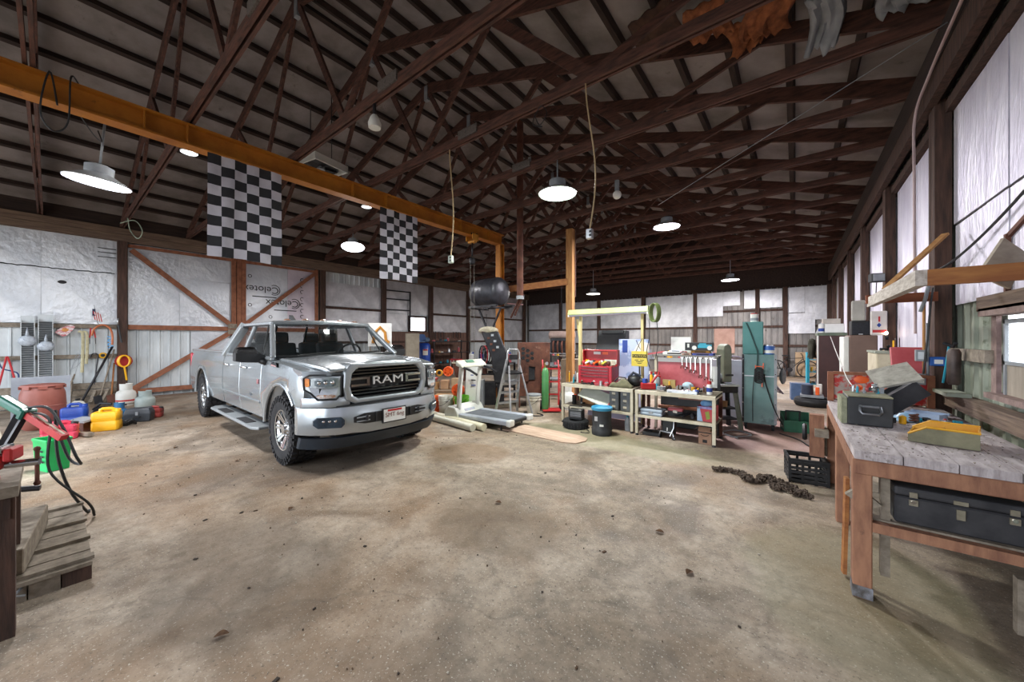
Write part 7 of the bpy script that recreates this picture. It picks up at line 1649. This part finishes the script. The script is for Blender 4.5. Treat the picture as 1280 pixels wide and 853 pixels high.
# small things on bench
T = thing('orange_pliers', 'small orange handled tool on the black chest corner', 'tool', (.42, 4.17, BT + .235)); MB().ball((0, 0, .025), (.025, .02, .025), 8).obj('grip', ORANGE, T); MB().tube([(0, 0, .03), (-.05, .02, .02)], .008).obj('jaw', STEEL_DK, T)
cable('white_cable', 'white cord falling from the shelf cabinet onto the black chest', smooth([(.42, 7.3, 1.58), (.40, 6.2, 1.42), (.38, 5.12, 1.28), (.385, 4.6, 1.17), (.40, 4.15, 1.12)]), .004, WHITEP)
T = thing('blue_pouch', 'crumpled blue plastic pouch on the bench behind the chest', 'pouch', (.72, 4.30, BT + .003), R(20))
MB().grid(lambda u, v: (-.10 + .2 * u, -.08 + .16 * v, .004 + .05 * math.sin(PI * u) * math.sin(PI * v) * (1 + .4 * math.sin(13 * u + 7 * v))), 10, 8).obj('sheet', mat('sky blue plastic', '#6f9fc6', '#a9c8e0', rough=.35, scale=6), T, solid=.004); MB().tube([(-.1, 0, .01), (.1, .02, .02)], .006).obj('seam', BLUE, T)
T = thing('clear_tray', 'pale blue translucent tray lying tilted on the bench', 'tray', (.84, 4.42, BT + .003), R(-30))
MB().bx(-.10, .10, -.07, .07, 0, .01).bx(-.10, -.09, -.07, .07, .01, .06).bx(.09, .10, -.07, .07, .01, .06).bx(-.09, .09, -.07, -.06, .01, .06).bx(-.09, .09, .06, .07, .01, .06).obj('tub', mat('pale blue plastic', '#a3b4d0', '#bdcbe2', rough=.25, scale=4), T); MB().bx(-.11, .11, .06, .08, .05, .065).obj('lip', mat('pale blue plastic', '#a3b4d0'), T)
clutter(8, (.52, .98), (4.12, 4.26), BT + .003, 'scattered on the bench before the blue pouch', 'odds and ends on the bench top', 62, .07)
for k in range(4):
    tag(MB().bar((0, 0, .008), (.14 + .03 * k, .05, .012), .02, .012).obj('wood_sliver', [WOOD_TAN, PAPER, WOOD_RED, WOOD_WHT][k], None, (.80 - .05 * k, 4.02 - .10 * k, BT + .003), (0, 0, -.8 + .5 * k)), ['tan', 'white', 'red brown', 'whitish'][k] + ' sliver of wood lying on the bench top', 'sliver')
mb = MB(); r4 = random.Random(4)
for k in range(420):
    x, y = r4.uniform(.30, 1.05), r4.uniform(3.02, 5.1)
    mb.box((x, y, BT + .006), (r4.uniform(.003, .012), r4.uniform(.002, .006), .003), rz=r4.uniform(0, 3), mi=r4.randrange(2))
tag(mb.obj('bench_debris', [mat('pale chips', '#a59c90', rough=.9), mat('dark chips', '#55493f', rough=.9)]), 'chips and crumbs scattered over the bench top', 'debris', kind='stuff')
T = thing('parts_bin', 'yellow stacking bin with grimy grey front on the bench', 'bin', (.77, 3.56, BT + .003), R(-14))
T.scale = (1, 1.45, 1.1)
YB = mat('bin yellow', '#c98f1c', '#dba636', rough=.5, scale=5, c3='#8a6420', s3=9, t3=.64)
MB().prism([(-.16, 0), (.13, 0), (.13, .09), (-.08, .09), (-.16, .04)], 'y', -.10, -.092).obj('side', mat('grimy bin side', '#5d5a45', '#807c62', rough=.7, scale=6), T); MB().prism([(-.16, 0), (.13, 0), (.13, .09), (-.08, .09), (-.16, .04)], 'y', .092, .10).obj('side', YB, T)
MB().bx(-.16, .13, -.092, .092, 0, .006).bx(.122, .13, -.092, .092, .006, .09).bx(-.16, -.152, -.092, .092, .006, .045).obj('tray', YB, T); MB().tube([(-.16, -.10, .045), (-.08, -.10, .092), (.13, -.10, .092), (.13, .10, .092), (-.08, .10, .092), (-.16, .10, .045)], .006, 5).obj('rim', YB, T)
# overhead shelf bracket timbers
T = thing('timber_bracket', 'timber shelf frame of white and brown boards over the bench', 'shelf frame', (.60, 4.2, 1.87))
MB().bx(-.025, .025, -.95, .93, 0, .095).obj('front_board', WOOD_WHT, T); MB().bx(.025, .60, -.95, -.905, .0, .095).obj('near_bracket', WOOD_ORG, T); MB().bx(-.04, .44, .86, .905, .03, .115).obj('far_bracket', mat('dark orange lumber', '#743c22', '#8d4d2e', rough=.7, scale=4, stretch=(1, 5, 5)), T)
tag(MB().add([(.86, 3.40, 1.93), (1.02, 3.56, 1.85), (1.10, 3.62, 2.06), (.98, 3.50, 2.15), (.85, 3.415, 1.93), (1.01, 3.575, 1.85), (1.09, 3.635, 2.06), (.97, 3.515, 2.15)], [(0, 1, 2, 3), (4, 5, 6, 7), (0, 1, 5, 4), (1, 2, 6, 5), (2, 3, 7, 6), (3, 0, 4, 7)]).obj('plywood_offcut', mat('pale plywood offcut', '#a19484', '#bbae9d', rough=.8, scale=4, stretch=(1, 2, 4))), 'tilted plywood offcut nailed over the right window bracket', 'plywood')
tag(MB().bar((.62, 4.5, 1.985), (1.075, 5.02, 2.50), .05, .02).obj('lath_strip', WOOD_TAN), 'pale lath leaning from the white board up to the wall post', 'lath')
T = thing('clamp_light', 'black square work light fixed on a wall post above the cabinets', 'lamp', (.93, 7.62, 2.45), R(20)); MB().box((0, -.06, 0), (.16, .10, .13)).obj('housing', BLACKP, T, bevel=.01); MB().box((0, -.115, 0), (.13, .01, .10)).obj('lens', GREYP, T); MB().tube([(.03, 0, -.05), (.05, .05, -.2), (.03, .06, -.4)], .006).obj('cord', BLACKP, T)
T = thing('silver_bracket', 'silver metal trough lying on the far bracket', 'tray', (.78, 5.0, 1.99)); MB().bx(-.08, .10, -.06, .06, 0, .05).obj('trough', ALU, T, bevel=.008); MB().bx(-.07, .09, -.065, -.06, .01, .04).obj('inner', STEEL_DK, T)
T = thing('caulk_gun', 'grey hose and plier bundle hooked on the far bracket', 'tool', (.98, 5.02, 1.82)); MB().tube([(0, 0, .28), (-.03, -.02, .1), (-.06, 0, -.02)], .014).obj('body', GREYP, T); MB().tube([(.02, 0, .2), (.0, -.03, .05), (-.02, -.02, -.3), (-.04, 0, -.6)], .008).obj('cord', BLACKP, T)
# wall post fittings
T = thing('blue_switch_box', 'blue electrical box with white label on the bench post', 'switch box', (1.06, 5.22, 1.29), 0); MB().bx(-.045, .05, -.04, .02, 0, .085).obj('box', BLUE if False else mat('switch blue', '#1f4f9a', '#2c62b2', rough=.4), T, bevel=.005); MB().bx(-.02, .035, -.044, -.04, .02, .06).obj('label', PAPER, T)
for k, (x, z0, z1) in enumerate(((.985, .95, 1.9), (1.01, .9, 1.7))): cable('conduit', ['tan conduit running down the bench post', 'grey conduit running beside the tan one'][k], [(x, 5.24, z1), (x, 5.24, z0)], .012, WOOD_TAN if k == 0 else GREYP, 'conduit')
for k, z in enumerate((1.33, 1.10)):
    T = thing('outlet_box', ['upper grey outlet box on the bench post conduit', 'lower grey outlet box on the bench post conduit'][k], 'outlet', (.955, 5.23, z)); MB().bx(-.035, .035, -.05, .0, 0, .11).obj('box', GREYP, T, bevel=.004); MB().bx(-.02, .02, -.054, -.05, .02, .09).obj('face', WHITEP if k else ALU, T)
T = thing('air_filter', 'dark air line filter canister on the siding beside the window', 'filter', (1.08, 4.82, 1.15)); MB().lathe([(.03, 0), (.042, .02), (.042, .28), (.03, .31)], 16).obj('canister', mat('brown steel', '#3f3431', '#574944', rough=.5, metal=.3, scale=8), T); MB().tube([(-.05, .04, .36), (0, 0, .33), (.0, -.05, .36)], .014).obj('pipe', STEEL_DK, T); MB().tube([(-.01, .08, .34), (-.02, .12, .15), (-.03, .15, .0)], .008).obj('blue_tube', TEAL, T)
# cream cabinet with parts on it, open red toolbox lid behind the bench
T = thing('cream_cabinet', 'cream steel cabinet with rust streaks behind the bench end', 'cabinet', (.96, 6.9, 0)); CC = mat('rusty cream enamel', '#b5a98f', '#d0c6ae', rough=.5, scale=3, c3='#8a4b33', s3=5, t3=.64)
MB().bx(-.14, .14, -.35, .35, 0, 1.36).obj('case', CC, T, bevel=.01); MB().bx(-.15, .15, -.36, .36, 1.36, 1.385).obj('top', SHEET_GRN, T); MB().bx(-.12, .02, -.358, -.35, .1, 1.3).obj('door', CC, T)
clutter(10, (.86, 1.08), (6.6, 7.2), 1.387, 'in the heap on the cream cabinet', 'odds and ends on the cream cabinet', 71, .24)
T = thing('red_toolbox', 'faded pinkish red toolbox open before the cream cabinet', 'toolbox', (.93, 5.40, BT + .003)); MB().bx(-.16, .12, -.08, .09, 0, .26).obj('case', RED, T, bevel=.006); MB().box((-.02, -.02, .42), (.26, .03, .34), rx=R(-24)).obj('lid', REDF, T, bevel=.008); MB().box((-.02, -.045, .34), (.06, .012, .02), rx=R(-24)).obj('latch', STEEL_DK, T)
# cabinets along the right wall
T = thing('brown_cabinet', 'wide brown steel cabinet with white door edge by the right wall', 'cabinet', (.76, 8.1, 0)); MB().bx(-.08, .24, -.25, .45, 0, 1.60).obj('case', mat('dull brown enamel', '#6a5349', '#7c6358', rough=.5, scale=2.5), T, bevel=.01); MB().bx(-.15, -.08, -.23, .44, .05, 1.58).obj('door', WHITEP, T, bevel=.008); MB().bx(-.17, -.15, -.2, -.17, .9, 1.1).obj('handle', CHROME, T)
T = thing('amplifier', 'black amplifier box on the wide brown cabinet', 'amplifier', (.83, 8.1, 1.602), R(3)); MB().bx(-.12, .12, -.12, .12, 0, .23).obj('case', BLACKP, T, bevel=.006); MB().bx(-.11, .11, -.125, -.12, .02, .2).obj('grille', mat('dark grille', '#1d1f26', '#2b2d35', rough=.7, scale=40), T); MB().bx(-.04, .01, -.128, -.125, .01, .025).obj('badge', ALU, T)
T = thing('beige_speaker', 'beige plastic speaker on top of the black amplifier', 'speaker', (.81, 8.1, 1.834), R(-8)); MB().loft([[(x * s, y * s, z) for x, y in ((-.085, -.10), (.085, -.10), (.085, .10), (-.085, .10))] for z, s in ((0, .95), (.05, 1), (.30, .98), (.33, .9))], smooth=False).obj('shell', mat('beige plastic', '#a09b94', '#b7b2aa', rough=.5, scale=4), T, bevel=.015, seg=2); MB().cyl((-.088, 0, .20), (-.082, 0, .20), .07, n=18).obj('cone', BLACKP, T); MB().cyl((-.088, 0, .07), (-.082, 0, .07), .035, n=14).obj('tweeter', BLACKP, T)
T = thing('signal_lamp', 'white and red signal panel with glowing bulb on the brown cabinet', 'lamp', (.98, 7.62, 1.60), R(5)); MB().bx(-.09, .09, -.015, .02, .0, .36).obj('panel', mat('white enamel', '#c8c0bb', '#ddd6d1', rough=.4, scale=5), T, bevel=.01); MB().bx(-.008, .012, -.019, -.015, .20, .28).obj('red_mark', LINE_R, T); MB().prism([(-.025, .15), (0, .115), (.025, .15), (0, .185)], 'y', -.019, -.015).obj('blue_diamond', LINE_B, T); MB().bx(-.07, .08, -.019, -.015, .04, .08).obj('red_band', RED, T); MB().ball((.075, -.03, .03), .022, 10).obj('bulb', mat('glowing bulb', '#fff3e4', emit='#ffe2c4', estr=12), T); MB().tube([(.075, -.02, .0), (.09, 0, -.06)], .02).obj('lampholder', STEEL_DK, T)
T = thing('maroon_cabinet', 'dark maroon cabinet standing further along the right wall', 'cabinet', (.68, 11.75, 0)); MB().bx(-.24, .26, -.35, .85, 0, 1.62).obj('case', mat('dark maroon', '#38201f', '#472a28', rough=.5, scale=2), T, bevel=.01); MB().bx(-.27, -.24, -.35, -.32, .03, 1.62).obj('edge_strip', WHITEP, T); MB().bx(-.26, .27, -.36, .86, 1.62, 1.69).obj('top', mat('green grey top', '#4e5a4c', '#66715f', rough=.6, scale=5), T)
can('white tin with blue label on the maroon cabinet', .50, 11.55, 1.692, .06, .19, WHITEP, LINE_B)
cbox('carton', 'white carton with blue marks on the maroon cabinet', (.73, 11.65, 1.692), (.36, .24, .21), PAPER, 0)
cbox('carton', 'crumpled pale carton on top of the white one', (.68, 11.67, 1.907), (.32, .2, .12), mat('grey carton', '#a8a198', '#c0b9b0', rough=.8, scale=6), .1)
T = thing('white_locker', 'narrow white locker between the maroon and brown cabinets', 'locker', (.95, 9.5, 0)); MB().bx(-.12, .12, -.3, .3, 0, 1.35).obj('case', WHITEP, T, bevel=.008); MB().bx(-.128, -.12, -.28, .28, .04, 1.3).obj('door', WHITEP, T); MB().bx(-.14, -.128, .2, .23, .65, .8).obj('handle', CHROME, T)
T = thing('blue_rack', 'blue steel rack hung with bags left of the maroon cabinet', 'rack', (.40, 13.6, 0), R(5))
for x in (-.12, .22): MB().bx(x - .03, x + .03, -.15, .15, 0, 1.15).obj('upright', TEAL, T)
for z in (.25, .6, .95): MB().bx(-.12, .22, -.15, .15, z - .02, z).obj('shelf', TEAL, T)
clutter(4, (-.08, .18), (-.08, .08), .252, 'on the low shelf of the blue rack', 'odds and ends on the blue rack', 81, .22, R(5), (.40, 13.6)); clutter(4, (-.08, .18), (-.08, .08), .602, 'on the middle shelf of the blue rack', 'odds and ends on the blue rack', 82, .22, R(5), (.40, 13.6))
T = thing('jacket', 'dark olive jacket hanging beside the maroon cabinet', 'jacket', (.34, 12.2, 1.05)); MB().lathe([(.02, .5), (.07, .46), (.09, .3), (.08, .1), (.10, 0), (.0, .02)], 12).obj('body', mat('olive cloth', '#35352c', '#4c4b3f', rough=.95, scale=7, bump=.6), T); MB().tube([(0, -.14, .38), (-.03, -.2, .15), (-.02, -.2, -.02)], .05, 8).obj('sleeve', mat('olive cloth', '#35352c'), T)
T = thing('worn_wheel', 'worn car tyre lying flat on the floor before the cabinets', 'tyre', (.32, 11.3 - .45, 0)); MB().lathe([(.20, .03), (.31, 0), (.345, .04), (.345, .15), (.31, .19), (.20, .16), (.19, .10)], 30, cap=False).obj('carcass', RUBBER, T); MB().lathe([(.346, .055), (.35, .06), (.35, .13), (.346, .135)], 30, cap=False).obj('tread_band', BLACKP, T)
T = thing('parts_stack', 'stack of dark motors and orange parts on the flat tyre', 'machine part', (.30, 10.9, .192)); MB().box((0, 0, .03), (.42, .36, .05)).obj('board', GREYP, T); MB().cyl((-.08, 0, .06), (-.08, 0, .28), .11, n=16).obj('motor', mat('navy motor', '#232b3c', '#323b4f', rough=.5, scale=6), T); MB().box((.10, -.06, .15), (.07, .07, .18)).obj('orange_part', ORANGE, T, bevel=.01); MB().box((.14, .1, .18), (.10, .10, .24)).obj('white_part', WHITEP, T, bevel=.01)
cbox('blue_tub', 'blue plastic tub behind the flat tyre', (.10, 11.75, 0), (.40, .3, .42), mat('dull blue plastic', '#4b6286', '#6079a0', rough=.5, scale=4), .1, 'tub')
# bicycle by the back wall
T = thing('bicycle', 'dark bicycle leaning at the back wall', 'bicycle', (-.12, YF - .35, 0), R(4))
for x in (-.5, .5):
    MB().tube([(x + .33 * math.cos(a), 0, .34 + .33 * math.sin(a)) for a in [2 * PI * k / 28 for k in range(29)]], .022, 6, cap=False).obj('tyre', RUBBER, T)
    mb = MB()
    for k in range(12): a = 2 * PI * k / 12; mb.bar((x, 0, .34), (x + .32 * math.cos(a), 0, .34 + .32 * math.sin(a)), .004, .004)
    tag(mb.obj('spokes', GREYP, T), kind='stuff')
MB().tube([(.5, 0, .34), (.36, 0, .78), (-.16, 0, .74), (-.05, 0, .30), (.36, 0, .74)], .018, 6).tube([(-.5, 0, .34), (-.05, 0, .30)], .014, 6).tube([(-.5, 0, .34), (-.16, 0, .72)], .012, 6).obj('frame', BLACKP, T)
MB().tube([(.36, 0, .78), (.33, 0, .92), (.30, -.25, .95)], .013, 6).tube([(.33, 0, .92), (.30, .25, .95)], .013, 6).obj('handlebar', STEEL_DK, T); MB().box((-.19, 0, .86), (.24, .12, .05)).bar((-.16, 0, .72), (-.19, 0, .86), .02, .02).obj('saddle', BLACKP, T, bevel=.015); MB().cyl((-.05, -.03, .30), (-.05, .03, .30), .09, n=16).obj('chainring', STEEL_DK, T)
# milk crate and chain on the floor
T = thing('milk_crate', 'black plastic milk crate on the floor beside the heavy bench', 'crate', (.09, 5.12, 0), R(8))
cw, ch_ = .165, .26
for sg in (-1, 1):
    for k in range(5):
        z = .02 + .042 * k + (.0 if k < 4 else .02)
        MB().bx(-cw, cw, sg * cw - .008, sg * cw + .008, z, z + .022).obj('slat', BLACKP, T); MB().bx(sg * cw - .008, sg * cw + .008, -cw + .008, cw - .008, z, z + .022).obj('slat', BLACKP, T)
    for a in (-.16, -.05, .06, .16): MB().bx(a - .012, a + .012, sg * cw - .006, sg * cw + .006, 0, ch_).obj('upright', BLACKP, T); MB().bx(sg * cw - .006, sg * cw + .006, a - .012, a + .012, 0, ch_).obj('upright', BLACKP, T)
    MB().bx(-cw - .01, cw + .01, sg * cw - .012, sg * cw + .012, ch_ - .025, ch_).obj('rim', BLACKP, T); MB().bx(sg * cw - .012, sg * cw + .012, -cw, cw, ch_ - .025, ch_).obj('rim', BLACKP, T)
for k in range(5): MB().bx(-cw, cw, -.15 + .07 * k, -.12 + .07 * k, 0, .012).obj('floor_slat', BLACKP, T)
mb = MB(); r6 = random.Random(6); pts = []
path = [p for rep_ in range(2) for p in smooth([(-.75, 4.80, 0), (-.60, 4.86, 0), (-.45, 4.80, 0), (-.40, 4.66, 0), (-.30, 4.72, 0), (-.26, 4.88, 0), (-.14, 4.80, 0), (-.10, 4.66, 0), (-.18, 4.60, 0), (-.02, 4.64, 0), (.06, 4.58, 0), (-.05, 4.72, 0), (-.2, 4.78, 0), (-.16, 4.68, 0), (-.02, 4.54, 0), (.10, 4.52, 0)], 9)][:240]
for i, p in enumerate(path):
    a = r6.uniform(0, 3)
    p = Vector((p.x + r6.gauss(0, .016), p.y + r6.gauss(0, .016), 0))
    mb.tube([(p.x + .026 * math.cos(t) * math.cos(a) - .013 * math.sin(t) * math.sin(a), p.y + .026 * math.cos(t) * math.sin(a) + .013 * math.sin(t) * math.cos(a), .014 + r6.uniform(0, .03) + .008 * math.sin(t + i)) for t in [2 * PI * k / 8 for k in range(9)]], .008, 5, cap=False)
tag(mb.obj('rusty_chain', mat('rusty chain', '#3d322b', '#594a3f', rough=.8, metal=.3, scale=20)), 'rusty tow chain heaped on the floor by the milk crate', 'chain', kind='stuff')
# floor litter
mb = MB(); r7 = random.Random(17)
for k in range(420):
    if k % 3: x, y = r7.uniform(-5.5, -.2), r7.uniform(.6, 4.6)
    else: x, y = r7.uniform(-9.5, -4.5), r7.uniform(.3, 1.8)
    s = r7.choice((.003, .004, .006, .009)); 
    if k % 14 == 0: s = .016
    mb.box((x, y, .004), (s * r7.uniform(1, 2), s, .006), rz=r7.uniform(0, 3), mi=r7.randrange(3))
tag(mb.obj('floor_litter', [mat('dry leaf brown', '#4f3a28', rough=.9), mat('chalk chips', '#aaa295', rough=.9), mat('dark grit', '#332a23', rough=.9)]), 'dry leaf bits and chips scattered over the concrete floor', 'litter', kind='stuff')
LB = mat('dry leaf', '#4a3423', '#6b4d33', rough=.9, scale=20)
lf = MB().grid(lambda u, v: ((u - .5) * .09, (v - .5) * .06 * (1 - (2 * u - 1) ** 2), .006 + .018 * math.sin(3 * u) * abs(v - .5) * 2), 6, 4).mesh('dry_leaf', LB)
for k, (x, y, l) in enumerate(((-5.55, 1.45, 'dark crumpled leaf on the floor before the running board'), (-2.35, .55, 'tan dry leaf on the floor right of the low platform'), (-3.6, 1.35, 'dry leaf on the bare floor beyond the low platform'), (-.85, 3.0, 'dark dry leaf on the floor left of the heavy bench'), (-.55, 2.6, 'small reddish leaf on the floor before the heavy bench'), (-6.9, 1.1, 'dry leaf on the floor between jerrycans and truck'), (-2.2, 2.6, 'lone dry leaf in the middle of the open floor'))):
    o = put(lf, 'dry_leaf', None, (x, y, .002), (0, 0, k * 1.1), (.75, .75, .75)); tag(o, l, 'leaf')
# ------------------------------------------------------------------ lettering becomes plain mesh
bpy.context.view_layer.update()
_dg = bpy.context.evaluated_depsgraph_get()
for o in [o for o in S.objects if o.type == 'FONT']:
    me = bpy.data.meshes.new_from_object(o.evaluated_get(_dg))
    n = bpy.data.objects.new('swap', me); COL.objects.link(n)
    n.parent = o.parent; n.location = o.location; n.rotation_euler = o.rotation_euler; n.scale = o.scale
    nm = o.name
    bpy.data.objects.remove(o)
    n.name = nm; n['kind'] = 'stuff'
